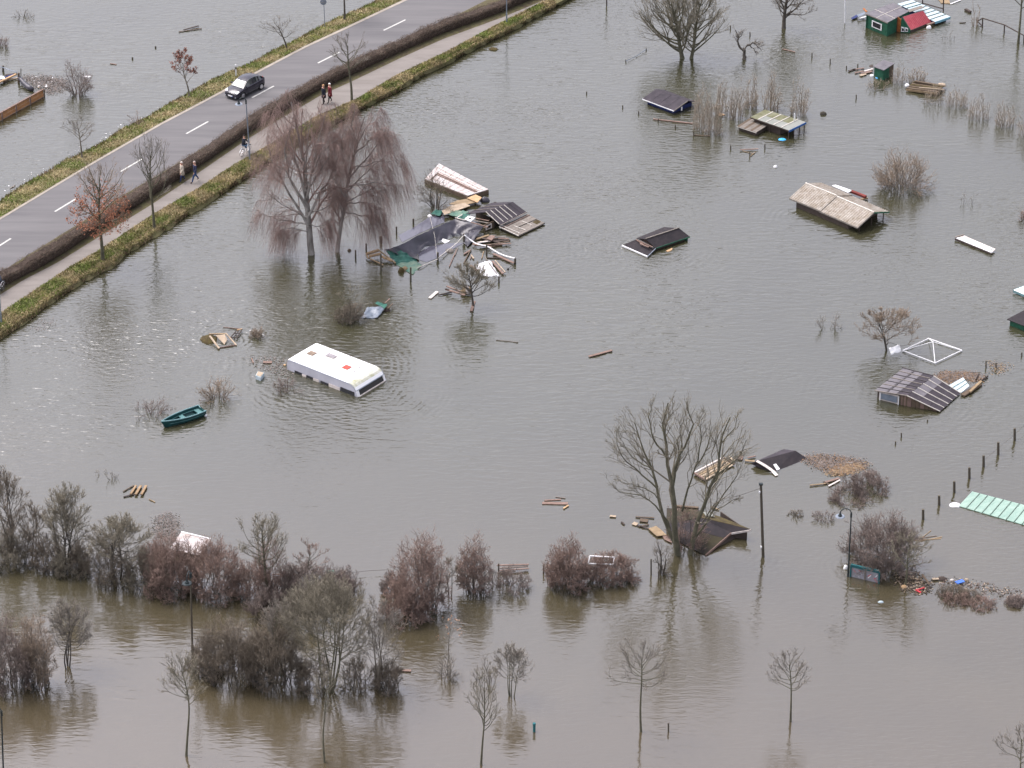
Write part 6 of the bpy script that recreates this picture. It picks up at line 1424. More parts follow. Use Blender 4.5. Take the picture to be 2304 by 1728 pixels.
# ------------------------------------------------------------ rowing boat
def boat():
    z = .42
    bow, st1, st2 = G(363,949,z+.12), G(443.5,913,z+.05), G(467,922.5,z+.05)
    stc = (st1+st2)/2; ax = stc-bow; L = np.linalg.norm(ax[:2]); ex = np.array([ax[0], ax[1], 0])/L; ey = np.array([-ex[1], ex[0], 0]); Wd = np.linalg.norm((st1-st2)[:2])/2*1.05
    O = bow*[1,1,0]; root = empty('rowing_boat', O+ex*L/2, 'empty teal rowing boat with two thwarts floating on the water', 'boat')
    n = 13; hull = []; inner = []; rim_o = []
    def hw(t): return Wd*1.12*(math.sin(min(1, t*1.25+.0)*math.pi/2)**.75)*(1-.10*max(0, t-.6)/.4)
    for i in range(n):
        t = i/(n-1); w = max(hw(t), .02); sh = z+.14*(1-t)**2+.03*t*t
        hull.append([(t*L, s*w*a, zz) for s, a, zz in ((-1,1,sh),(-1,.97,sh-.06),(-1,.86,.08),(-1,.55,-.12),(1,0,-.16),(1,.55,-.12),(1,.86,.08),(1,.97,sh-.06),(1,1,sh))])
        inner.append([(min(max(t*L,.16),L-.1), s*max(w-.09,.01)*a, zz) for s, a, zz in ((-1,1,sh),(-1,.92,.22),(-1,.8,.06),(1,.8,.06),(1,.92,.22),(1,1,sh))])
    def W3(p): return O+ex*p[0]+ey*p[1]+np.array([0,0,p[2]])
    def loft(rows, m, name, flip=False, cap=None):
        v = [W3(p) for r in rows for p in r]; k = len(rows[0]); f = []
        for i in range(len(rows)-1):
            for j in range(k-1): f.append((i*k+j, i*k+j+1, (i+1)*k+j+1, (i+1)*k+j))
        if cap: f.append(tuple((len(rows)-1)*k+j for j in range(k)))
        return mesh_obj(name, v, f, M[m], root, True)
    hull[0] = [(-.02+.25*(i > 1 and i < 7), y*.3, zz) for i, (x, y, zz) in enumerate(hull[0])]
    loft(hull, 'boat_teal', 'hull', cap=True); loft(inner, 'boat_teal', 'inner_hull', cap=True)
    mb = MB(); path = [W3((t*L, -max(hw(t),.0)+.03, z+.01+.14*(1-t)**2+.03*t*t)) for t in np.linspace(1, 0, 18)]+[W3((t*L, max(hw(t),.0)-.03, z+.01+.14*(1-t)**2+.03*t*t)) for t in np.linspace(0.03, 1, 18)]
    path.append(W3((L-.03, Wd*.35, z-.1))); path.append(W3((L-.03, -Wd*.35, z-.1))); path.append(path[0])
    mb.tube(path, .05, 6); mb.build('gunwale', M['boat_rim'], root, True)
    for x0, x1, zz in ((.16*L,.24*L,.30),(.47*L,.57*L,.27),(.86*L,.97*L,.27)):
        w0, w1 = hw(x0/L)*.92, hw(x1/L)*.92; mb = MB(); mb.slab([W3((x0,-w0,zz)), W3((x1,-w1,zz)), W3((x1,w1,zz)), W3((x0,w0,zz))], .05); mb.build('thwart', M['boat_seat'], root)
    for s in (-1,1):
        mb = MB(); P_ = []
        for t in np.linspace(.18,.95,9): P_.append((t*L, s*hw(t)*.93))
        Q_ = [(a, b-s*.14) for a, b in P_][::-1]; mb.slab([W3((a,b,.265)) for a, b in P_+Q_], .04); mb.build('side_bench', M['boat_seat'], root)
    mb = MB(); mb.box(W3((L*.66, -.12, .12)), ex*.12, ey*.08, [0,0,.05]); thing_mb('cushion', mb, M['red_hatch'], 'small red bundle lying in the teal rowing boat', 'bundle')
    lump(463, 936, .22, .2, 'white_paint', 'small white float at the stern of the teal rowing boat', 'float', 'float', seed=31)
boat()
# styrofoam crate
def crate():
    q = [G(575,845,.32), G(586,849,.32), G(594.5,839,.32), G(580,835,.32)]; root = empty('foam_crate', (q[0]+q[2])/2*[1,1,0], 'small pale blue white foam crate floating left of the caravan', 'crate')
    mb = MB(); mb.slab(q, .38); mb.build('body', M['sky_sheet'], root)
    mb = MB(); mb.slab([lerp((q[0]+q[2])/2, p, .85)+[0,0,.03] for p in q], .03); mb.build('lid', M['plank_pale'], root)
crate()

# ------------------------------------------------------------ lamps, poles, posts
def lamp(base, top_py, label, arm=(-1, 0), z0=0.0, r=.055, pole='black_metal', lean=0, disc='black_metal', parm=.75):
    B = G(base[0], base[1], z0); T = V(base[0]+lean, top_py, B[1]); root = empty('street_lamp', B, label, 'street lamp', None)
    a = np.array([arm[0], arm[1], 0.0]); a /= np.linalg.norm(a); R = parm/2; Hh = T[2]-R
    top = np.array([T[0], T[1], Hh])
    mb = MB(); mb.tube([B-[0,0,.7], B+[0,0,.9], B+[0,0,.95], top], [r*1.35, r*1.35, r, r*.8], 10); mb.build('pole', M[pole], root)
    mb = MB(); mb.tube([top+a*R*(1-math.cos(t))+np.array([0,0,R*math.sin(t)]) for t in np.linspace(0, math.pi, 12)], .035, 8); mb.build('arm', M['black_metal'], root, True)
    e = top+a*2*R; mb = MB()
    mb.tube([e+[0,0,.02], e-[0,0,.10], e-[0,0,.16], e-[0,0,.24]], [.05,.08,.13,.14], 12); hd = mb.build('lamp_head', M['black_metal'], root)
    mb = MB(); mb.tube([e-[0,0,.24], e-[0,0,.28]], [.30,.33], 16); mb.build('shade', M[disc], hd)
    mb = MB(); mb.tube([top+[0,0,-.3], top+[0,0,.05]], r*1.3, 8); mb.build('collar', M['black_metal'], root)
    return root
lamp((1908,1297), 1145, 'dark green lamp with a curved neck in front of the domed bush', (-1,.1), disc='grey_metal', lean=8)
lamp((562,360), 219, 'pale metal lamp post beside the cyclist on the footpath', (-1,-.2), z0=.6, pole='grey_metal', lean=-9, disc='grey_metal', parm=.62)
lamp((3,725), 602, 'pale metal lamp post at the left edge beside the footpath', (-1,0), z0=.6, pole='grey_metal', lean=-8)
lamp((434,1478), 1280, 'tall lamp post standing in front of the reddish hedgerow bush', (-.25,-1), lean=-6, pole='post_wood', r=.07)
lamp((10,1760), 1590, 'black lamp post in the bottom left corner', (-1,-.3), lean=-8)
lamp((1140,50), -90, 'lamp post standing at the top of the wide verge', (-1,0), z0=.6, pole='grey_metal')
def pole(base, top_py, label, r, m, fit=None, lean=0, name='pole', cat='pole'):
    B = G(*base, 0); T = V(base[0]+lean, top_py, B[1]); root = empty(name, B, label, cat)
    mb = MB(); mb.tube([B-[0,0,.7], B, T], [r*1.1, r*1.05, r*.85], 12); mb.build('shaft', M[m], root)
    return root, B, T
r_, B_, T_ = pole((1717,1252), 1090, 'weathered wooden telephone pole right of the great willow', .10, 'post_wood', lean=-5)
mb = MB(); mb.box(T_+[0,0,.03], [.14,0,0], [0,.11,0], [0,0,.05]); mb.build('cap', M['black_metal'], r_)
for t in (.90,.14):
    p = lerp(B_, T_, t)+[-.11,-.05,0]; mb = MB(); mb.tube([p-[0,0,.07], p+[0,0,.07]], .06, 8); mb.build('insulator', M['white_paint'], r_)
mb = MB(); mb.tube([T_-[0,0,.3], lerp(T_, V(1655,1118,B_[1]+3), .5)-[0,0,.15], V(1655,1118,B_[1]+3)], .012, 5); thing_mb('wire', mb, M['plank_dark'], 'thin wire from the telephone pole to the great willow', 'wire')
pole((1901,52), -90, 'white flag pole at the top between the dark tree and the shack', .05, 'white_paint')
pole((1365,12), -60, 'thin dark pole at the very top left of the large bare trees', .06, 'plank_dark')
# traffic sign by the road
def sign():
    B = G(731,58,.4); T = V(728,-4,B[1]); root = empty('traffic_sign', B, 'round traffic sign seen from behind on a grey post beside the road', 'traffic sign')
    mb = MB(); mb.tube([B-[0,0,.3], T], .035, 8); mb.build('post', M['grey_metal'], root)
    C = V(727.5,4,B[1]); mb = MB(); mb.tube([C+[0,-.06,0], C+[0,-.03,0]], .30, 20); mb.build('plate', M['grey_metal'], root)
    mb = MB(); mb.box(C+[0,-.08,0], [.22,0,0], [0,.012,0], [0,0,.02]); mb.build('bracket', M['chrome'], root)
sign()
def delineator(base, top, label, z0=.5):
    B = G(*base, z0); T = V(base[0], top, B[1]); h = T[2]-B[2]; root = empty('delineator_post', B, label, 'delineator post', 'white delineator posts beside the road')
    mb = MB(); mb.box(B+[0,0,h/2], [.06,0,0], [0,.05,0], [0,0,h/2]); mb.build('post', M['white_paint'], root)
    mb = MB(); mb.box(B+[0,0,h*.72], [.066,0,0], [0,.056,0], [0,0,.11]); mb.build('band', M['black_metal'], root)
    mb = MB(); mb.box(B+[0,0,h*.72], [.03,0,0], [0,.06,0], [0,0,.08]); mb.build('reflector', M['chrome'], root)
delineator((531,170), 146, 'white delineator post on the verge beside the roof of the car')
delineator((693,208), 188, 'white delineator post showing above the hedge left of the couple', .55)
delineator((421,404), 372, 'white delineator post in the hedge right of the two walkers', .55) if False else None
# row of fence posts on the right
for i, (x, y0, y1) in enumerate([(2283,990,964),(2246,1022,995),(2213,1049,1025),(2181,1076,1052),(2147,1107,1083),(2113,1136,1115),(2077,1168,1146),(2312,962,938)]):
    o = stake((x, y0), y1, ['topmost fence post of the diagonal row on the right','second fence post from the top of the diagonal row','third fence post from the top of the diagonal row','fourth fence post from the top of the diagonal row','fifth fence post from the top of the diagonal row','sixth fence post from the top, just left of the mint green roof','lowest fence post of the diagonal row, nearest the domed bush','fence post just outside the right edge'][i], .10, name='fence_post', cat='fence post', group='diagonal row of wooden fence posts')
mb = MB(); mb.tube([G(2312,950,.5), G(2283,978,.45), G(2246,1008,.4), G(2213,1036,.4)], .01, 5); thing_mb('wire', mb, M['plank_dark'], 'thin wire along the upper fence posts on the right', 'wire')
# stakes scattered in the water
for (x, y0, y1, lb) in [(1437,257,250,'tiny stake left of the blue walled hut'),(1519.6,289,281,'tiny stake below the long reddish pole'),(1561,305,295,'tiny stake at the foot of the low sapling clump'),(1643.5,66,57,'tiny stake just right of the close pair of large trees'),(1687.5,81,72,'tiny stake above the small gnarled fruit tree'),(1827,129,119,'left of two tiny stakes right of the dark bare tree'),(1868,143,132,'right of two tiny stakes right of the dark bare tree'),(1644,336,327,'left stake of the pair below the flat roofed hut'),(1721,335,324,'right stake of the pair below the flat roofed hut'),(1687,352,342,'stake under the reddish plank below the flat roofed hut'),(1481,274,267,'stake at the left end of the long reddish pole'),
    (1408,139,134,'left float stake of the blue rope'),(1454,113,109,'right float stake of the blue rope'),(1904.5,155,148,'tiny stake left of the plank heap at the green shed'),(1926.5,222,213,'tiny stake below the green shed'),(1930,150,144,'thin stake beside the plank heap at the green shed'),(1320,212,206,'tiny stake in the open water left of the blue walled hut, upper'),(1401,243,237,'tiny stake in the open water left of the blue walled hut, lower'),
    (2028,983,974,'short brown stake in the water below the dark panelled roof'),(2015,999,993,'tiny dark stake below the short brown stake'),(2087,948,944,'tiny dark float in the water right of the short brown stake'),(2218.5,828,812,'left of two thin stakes in the chaff'),(2241,829,817,'right of two thin stakes in the chaff'),(2299,801,793,'small dark stake at the right edge below the black hut'),(1465,1293,1258,'charred stake left of the dark stump bush'),(1223,1290,1271,'small dark post at the left of the rounded reddish bush'),(1122,1300,1268,'dark post at the floating rail'),(1482,1303,1285,'short dark post at the foot of the dark stump bush'),
    (1504,1645,1627,'small bent brown stake right of the widest crowned young tree'),(985,1290,1278,'small stake at the top of the dark thin stems')]:
    stake((x, y0), y1, lb, .055)
mb = MB(); B = G(1202,1646,0); T = V(1202,1628,B[1]); mb.tube([B-[0,0,.5], T], .09, 10); mb.tube([T-[0,0,.1], T+[0,0,.02]], .105, 10); thing_mb('bollard', mb, M['teal_paint'], 'small teal bollard alone at the bottom centre', 'bollard')
mb = MB(); mb.tube([G(1408,137,.15), G(1430,127,.1), G(1454,111,.15)], .03, 5); thing_mb('rope', mb, M['tarp_blue'], 'thin blue rope between two small floats near the top', 'rope')
# rail fence top right
def rails(label, posts, rails_, m='plank_dark'):
    root = empty('rail_fence', G(posts[0][0], posts[0][1], 0), label, 'fence')
    for (x, y0, y1) in posts:
        B = G(x, y0, 0); T = V(x, y1, B[1]); mb = MB(); mb.tube([B-[0,0,.5], T], .06, 8); mb.build('post', M[m], root)
    for (a, b) in rails_:
        A = G(a[0], a[1], 0); A = V(a[0], a[2], A[1]); Bq = G(b[0], b[1], 0); Bq = V(b[0], b[2], Bq[1]); mb = MB(); mb.tube([A, Bq], .055, 6); mb.build('rail', M[m], root)
rails('dark rail fence standing in the water at the top right', [(2211,60,41),(2260,74,56),(2304,92,80)], [((2211,60,41),(2260,74,56)),((2260,74,56),(2304,92,80)),((2199,52,48),(2211,60,41)),((2199,52,48),(2211,60,59))])
rails('dark rail fence at the top edge behind the pale blue metal roof', [(2076,9,-12),(2123,25,-4)], [((2076,9,7),(2123,25,20)),((2076,9,-12),(2123,25,-4))])
board((2172,21),(2184,27), .25, 'plank_dark', 'dark floating log right of the pale blue metal roof', z=.1, t=.15)
board((2159,51.5),(2173,50.5), .08, 'plank_dark', 'thin dark stick floating right of the pale blue metal roof', z=.04)
board((2139,9),(2162,0), .1, 'white_paint', 'white board at the top edge in the upper right', z=.05)
sheet([(2108,-6),(2134,-6),(2138,8),(2118,7)], 'plank_tan', 'brown scrap floating at the top edge in the upper right', 'board', 'board', .05)

# ------------------------------------------------------------ loose debris around the water
for (a, b, w, m, z, lb) in [((413,67),(447,58),.16,'plank_dark',.1,'dark upper plank of the two crossed floating planks near the top left'), ((402,71.5),(454,64),.10,'plank_brown',.06,'thin lower plank of the two crossed floating planks near the top left'), ((248,143),(262,145),.12,'plank_red',.04,'small reddish scrap floating left of the dark red leaved tree'),
    ((1325,802),(1377,788),.22,'plank_red',.08,'single reddish board floating alone in mid water'), ((1116,765),(1166,770),.04,'plank_grey',.03,'hair thin stick floating in mid water'), ((883,1508),(925,1509),.22,'plank_red',.06,'dark red plank beside the narrow multi stemmed tree'),
    ((1220,1132),(1278,1133),.3,'plank_red',.04,'pale red board floating in the lower middle, long lower one'), ((1225,1126),(1262,1124),.14,'plank_red',.03,'thin red board just above the pale red board'), ((1268,1144),(1279,1137),.12,'plywood',.06,'small orange board right of the pale red board'), ((1250,1118),(1272,1121),.08,'silt_scum',.03,'faint thin lath above the pale red board'),
    ((294,1112),(306,1093),.15,'log_wood',.12,'left one of the three short parallel logs'), ((305,1113),(317,1093),.17,'log_wood',.12,'middle one of the three short parallel logs'), ((318,1113),(329,1093),.17,'log_wood',.12,'right one of the three short parallel logs'), ((278,1118),(302,1112),.1,'plank_dark',.06,'dark stick below the three short logs'), ((277,1106),(301,1092),.07,'plank_brown',.06,'thin stick left of the three short logs'), ((335,1123),(349,1130),.05,'plank_tan',.04,'thin lath floating right of the three short logs'),
    ((23,424),(34,416),.08,'plank_grey',.05,'small grey stick at the shore near the left edge'), ((1395,1291),(1395,1291.5),.05,'plank_dark',.05,'x')]:
    if lb != 'x': board(a, b, w, m, lb, z=z, t=.1 if 'log' in m else .05)
# broken frame and window frame left of the caravan
fr = empty('wooden_wreck', G(500,768,0), 'broken pale wooden frame with a leaning plywood sheet left of the caravan', 'frame')
for (a, b, w, m, za, zb) in [((472,756),(493,784),.14,'plank_pale',.35,.08),((508,750),(532,777),.10,'plank_pale',.4,.05),((470,752),(510,751),.12,'plank_tan',.3,.3),((490,783),(532,776),.05,'plank_red',.05,.05)]:
    mb = MB(); mb.bar(G(*a,za), G(*b,zb), w, .08); mb.build('beam', M[m], fr)
mb = MB(); mb.slab([G(485,754,.35), G(506,752,.4), G(511,764,.2), G(505,775,.05)], .04); mb.build('sheet', M['plank_pale'], fr)
lump(470, 764, 1.3, .25, 'moss_heavy', 'dark tangle under the left side of the broken pale frame', 'tangle', 'debris', seed=33, sq=1.2)
wf = empty('window_frame', G(535,752,0), 'empty dark window frame floating beside the broken pale frame', 'window frame')
WF = [G(519,759,.1), G(533,743,.2), G(545,740,.2), G(532,761,.1)]
for a, b in ((0,1),(1,2),(2,3),(3,0)):
    mb = MB(); mb.bar(WF[a], WF[b], .07, .06); mb.build('bar', M['plank_dark' if a != 1 else 'plywood'], wf)
mb = MB(); mb.bar(lerp(WF[0],WF[1],.55), lerp(WF[3],WF[2],.55), .06, .05); mb.build('bar', M['plank_dark'], wf)
mb = MB(); mb.bar(lerp(WF[0],WF[3],.5), lerp(WF[1],WF[2],.5), .05, .05); mb.build('bar', M['plank_dark'], wf)
board((502,736),(540,740), .05, 'plank_red', 'thin reddish lath behind the floating window frame', z=.04)
lump(563, 745, .15, .12, 'white_paint', 'tiny white bottle beside the small round tussock', 'bottle', 'bottle', seed=34)
for (a, b, w, m, lb) in [((592,815),(612,815),.3,'plank_red','reddish board floating between the foam crate and the caravan'),((566,806),(570,816),.1,'plank_red','small reddish stick above the foam crate'),((639,822),(642,820),.15,'plywood','tiny orange scrap beside the caravan\'s left corner')]:
    board(a, b, w, m, lb, z=.05)
# blue grey tarpaulin with green piece
tag(cloth([(812,716,.05),(848,716,.05),(868,690,.35),(828,690,.35)], 12, 8, 'tarp_blue', None, 'tarpaulin', .07, 21), 'blue grey plastic tarpaulin puffed up beside the bare young tree', 'tarpaulin')
tag(cloth([(842,682,.25),(866,694,.35),(872,686,.4),(850,678,.3)], 8, 4, 'tarp_green', None, 'tarpaulin', .05, 22), 'dark green cloth at the upper edge of the blue grey tarpaulin', 'tarpaulin')
board((866,682),(877,672), .08, 'plank_red', 'short reddish lath sticking up at the blue grey tarpaulin', z=.4); board((872,694),(884,683), .08, 'plank_brown', 'brown lath at the right of the blue grey tarpaulin', z=.3)
lump(871, 699, .5, .3, 'plank_dark', 'dark brown root lump at the right of the blue grey tarpaulin', 'lump', 'debris', seed=35)
# turquoise scrap and frame, tyre, rail in the hedgerow
tag(cloth([(730,1298,.15),(744,1304,.15),(756,1286,.5),(740,1282,.5)], 8, 6, 'tarp_mint', None, 'tarpaulin', .07, 23), 'turquoise plastic scrap behind the hedgerow', 'tarpaulin')
board((738,1304),(776,1287), .14, 'plank_pale', 'pale beam beside the turquoise scrap, lower', z=.3); board((766,1284),(778,1288), .2, 'plank_grey', 'short grey board at the right end of the pale beam', z=.3)
mb = MB(); c = G(595,1284,.25); mb.tube([c+np.array([math.cos(t)*.34, math.sin(t)*.34, .03*math.sin(t)]) for t in np.linspace(0, 2*math.pi, 22)], .1, 8); thing_mb('tyre', mb, M['rubber'], 'old black tyre caught in the hedgerow beside the upright bare tree', 'tyre', smooth=True)
board((537,1280),(556,1283), .12, 'plank_dark', 'dark plank floating left of the old tyre', z=.1); board((612,1292),(670,1294), .08, 'plank_red', 'thin reddish rail floating right of the old tyre', z=.1)
mb = MB(); mb.tube([G(778,1290,.3), G(830,1284,.25), G(872,1282,.3)], .012, 5); thing_mb('wire', mb, M['plank_dark'], 'thin wire between the hedgerow and the tall weeping bush', 'wire')
rf = empty('broken_fence', G(1160,1278,0), 'broken reddish board fence floating right of the medium reddish bush', 'fence')
for (a, b, w, m, z) in [((1118,1272),(1190,1270),.12,'plank_red',.35),((1122,1284),(1190,1279),.1,'plank_red',.2),((1124,1278),(1188,1274),.14,'silt_scum',.25),((1125,1288),(1160,1285),.08,'plank_brown',.12)]:
    mb = MB(); mb.bar(G(*a,z), G(*b,z), w, .05); mb.build('rail', M[m], rf)
wf = empty('white_rack', G(1355,1270,0), 'white rectangular metal frame caught on the rounded reddish bush', 'frame')
F_ = [V(1324,1268,G(1350,1310)[1]), V(1327,1251,G(1350,1310)[1]+.3), V(1382,1254,G(1350,1310)[1]+.3), V(1380,1270,G(1350,1310)[1])]
for a, b in ((0,1),(1,2),(2,3),(3,0)):
    mb = MB(); mb.bar(F_[a], F_[b], .07, .07); mb.build('bar', M['white_paint'], wf)
mb = MB(); mb.tube([G(1225,1278,.5), G(1265,1268,.6)], .02, 5); thing_mb('wire', mb, M['plank_brown'], 'short rail stretching left from the rounded reddish bush', 'rail')
# notice wall by the lamp
def notice():
    a, b = G(1913,1297,0), G(1977,1312,0); root = empty('painted_wall', (a+b)/2, 'teal framed panel wall with faded red and white painting beside the curved neck lamp', 'painted wall')
    H_ = .92
    for k in range(2):
        p, q = lerp(a,b,.03+.5*k), lerp(a,b,.5+.47*k); mb = MB(); mb.wall([p-[0,0,.6], q-[0,0,.6], q+[0,0,H_-.12], p+[0,0,H_-.12]], .05, G(1900,1500)); pn = mb.build('panel', M['panel_art'], root)
        rng = np.random.default_rng(40+k)
        for i in range(5):
            u, h = rng.random()*.9, rng.uniform(.1, H_-.25); c = lerp(p,q,u)+[0,-.012,h]; d = (q-p)/np.linalg.norm(q-p); L = rng.uniform(.05,.14); t = rng.uniform(-.15,.15)
            mb = MB(); mb.box(c, d*L+[0,0,t], [0,.006,0], [-.01,0,.025]); mb.build('paint_stroke', M['red_plastic' if i % 3 else 'white_paint'], pn)
    mb = MB(); mb.bar(a+[0,0,H_], b+[0,0,H_], .14, .2); mb.build('top_rail', M['teal_paint'], root)
    for t in (0,.51,1):
        p = lerp(a,b,t); mb = MB(); mb.box(p+[0,-.03,.15], [.05,0,0], [0,.05,0], [0,0,H_-.15]); mb.build('post', M['teal_paint' if t != .51 else 'plank_grey'], root)
notice()
lump(1903, 1279, .35, .3, 'white_paint', 'small white float left of the painted panel wall', 'float', 'float', seed=41)
lump(1982, 1355, .42, .14, 'sky_sheet', 'white bottle floating below the painted panel wall', 'bottle', 'bottle', seed=42, sq=.5)
sheet([(2148,1308),(2165,1303),(2171,1308),(2155,1313)], 'blue_plastic', 'bright blue plastic sheet in the drifted strip', 'sheet', 'sheet', .2, .06)
lump(2142, 1306, .3, .15, 'plank_white', 'white scrap left of the bright blue plastic sheet', 'scrap', 'scrap', seed=43); lump(2175, 1305, .35, .16, 'plank_pale', 'pale scrap right of the bright blue plastic sheet', 'scrap', 'scrap', seed=44)
lump(2120, 1303, .7, .2, 'plank_dark', 'dark green bag at the left end of the drifted strip', 'bag', 'bag', seed=45); board((2098,1303),(2112,1302), .2, 'plank_pale', 'pale board at the left end of the drifted strip', z=.1)
lump(2034, 1321, .45, .2, 'plywood', 'orange scrap at the foot of the crooked olive trunked tree', 'scrap', 'scrap', seed=46); board((2060,1328),(2080,1322), .1, 'red_plastic', 'red plastic strip right of the orange scrap, upper', z=.12); board((2062,1328),(2072,1333), .12, 'red_plastic', 'short red plastic strip right of the orange scrap, lower', z=.1)
for i, (a, b) in enumerate([((2040,1218),(2118,1212)),((2050,1214),(2108,1206)),((2062,1220),(2120,1208)),((2045,1212),(2100,1214)),((2075,1210),(2095,1194))]):
    A = G(2050,1265,0); mb = MB(); mb.bar(V(a[0],a[1],A[1]+.2*i), V(b[0],b[1],A[1]+.2*i), .07, .05); thing_mb('lath', mb, M['plank_brown' if i % 2 else 'plank_tan'], ['longest dark tan lath sticking out right of the domed bush, lowest','brown lath just above the lowest one at the domed bush','tan lath reaching farthest right from the domed bush','brown lath lying almost level in the domed bush','short steep tan lath at the top of the laths in the domed bush'][i], 'lath', 'laths caught on the domed bush')
board((2075,1292),(2092,1316), .12, 'plank_brown', 'brown board leaning at the left end of the drifted strip', z=.3)

# ------------------------------------------------------------ wreckage at the top left
def left_wreck():
    root = empty('board_fence', G(50,240,0), 'orange brown board wall lying in the water at the left edge', 'fence')
    a, b = G(-60,305,0), G(99,217.5,0); n = np.array([b[1]-a[1], -(b[0]-a[0]), 0]); n /= np.linalg.norm(n)
    Hh = .72
    for k in range(3):
        for j in range(5):
            p, q = lerp(a,b,j/5+.003), lerp(a,b,(j+1)/5-.003); z0, z1 = -.3+(k*.34), .02+(k*.34); o = n*(.03-.02*k)
            mb = MB(); mb.wall([p+o+[0,0,z0], q+o+[0,0,z0], q+o+[0,0,z1], p+o+[0,0,z1]], .04, p+n*50); mb.build('plank', M['orange_plank' if k else 'plank_red'], root)
    for j in range(6):
        p = lerp(a,b,j/5)+n*.07; mb = MB(); mb.box(p+[0,0,.25], [.05,0,0], [0,.04,0], [0,0,.52]); mb.build('post', M['plank_red' if j < 5 else 'plank_brown'], root)
    mb = MB(); mb.bar(a+[0,0,Hh+.02], b+[0,0,Hh+.02], .14, .05); mb.build('top_rail', M['plank_red'], root)
M['orange_plank'] = wood('orange_plank', (.26,.13,.055)); left_wreck()
P = [(43,174,.55),(48,180,.4),(55,188,.3),(64,196,.22),(73,201,.2)]
mb = MB(); mb.tube([G(*p) for p in P], [.16,.2,.22,.22,.2], 12); thing_mb('pipe', mb, M['tarp_black'], 'thick black bent pipe at the left wreckage', 'pipe', smooth=True)
stake((42,186), 164, 'brown post at the left wreckage', .11, m='plank_brown'); stake((47,176), 154, 'thin dark rod beside the brown post at the left wreckage', .04)
stake((7,160), 148, 'dark stake at the left edge above the wreckage', .1)
mb = MB(); mb.tube([G(-20,146,.5), G(7,152,.45), G(38,163,.4)], .035, 6); thing_mb('rail', mb, M['grey_metal'], 'thin grey rail running to the left edge above the wreckage', 'rail')
for (a, b, w, m, z, lb) in [((-10,189),(36,167),.18,'plywood',.3,'orange beam of the left wreckage'),((-10,182),(30,168),.16,'blue_wall',.3,'dark blue beam behind the orange beam at the left edge'),((12,170),(38,166),.25,'plank_dark',.25,'dark board at the top of the left wreckage'),((10,180),(40,176),.14,'plank_pale',.1,'pale lath under the orange beam at the left edge'),((6,184),(12,183),.35,'plank_dark',.12,'dark block below the orange beam at the left edge')]:
    board(a, b, w, m, lb, z=z, t=.12)
sheet([(-12,170),(8,171),(12,176),(-12,180)], 'white_paint', 'white board at the left edge in the wreckage', 'board', 'board', .4)
mb = MB(); p = G(196,173,.35); mb.box(p, [.32,0,0], [0,.16,0], [0,0,.05]); thing_mb('box', mb, M['white_paint'], 'white box lid caught in the purple brown shrub at the upper left', 'box lid')
lump(110, 182, .35, .1, 'plank_dark', 'small dark scrap in the pinkish litter film', 'scrap', 'scrap', seed=51); lump(104, 195, .3, .12, 'white_paint', 'single round white scrap at the lower edge of the litter film', 'scrap', 'scrap', seed=52)
stake((298,133), 129, 'tiny dark float in the upper left open water', .08); stake((350,108), 104, 'tiny dark float farther right in the upper left open water', .08)
lump(1110, 111, .9, .18, 'moss_heavy', 'mossy lump in the water just off the wide verge', 'lump', 'debris', seed=53)
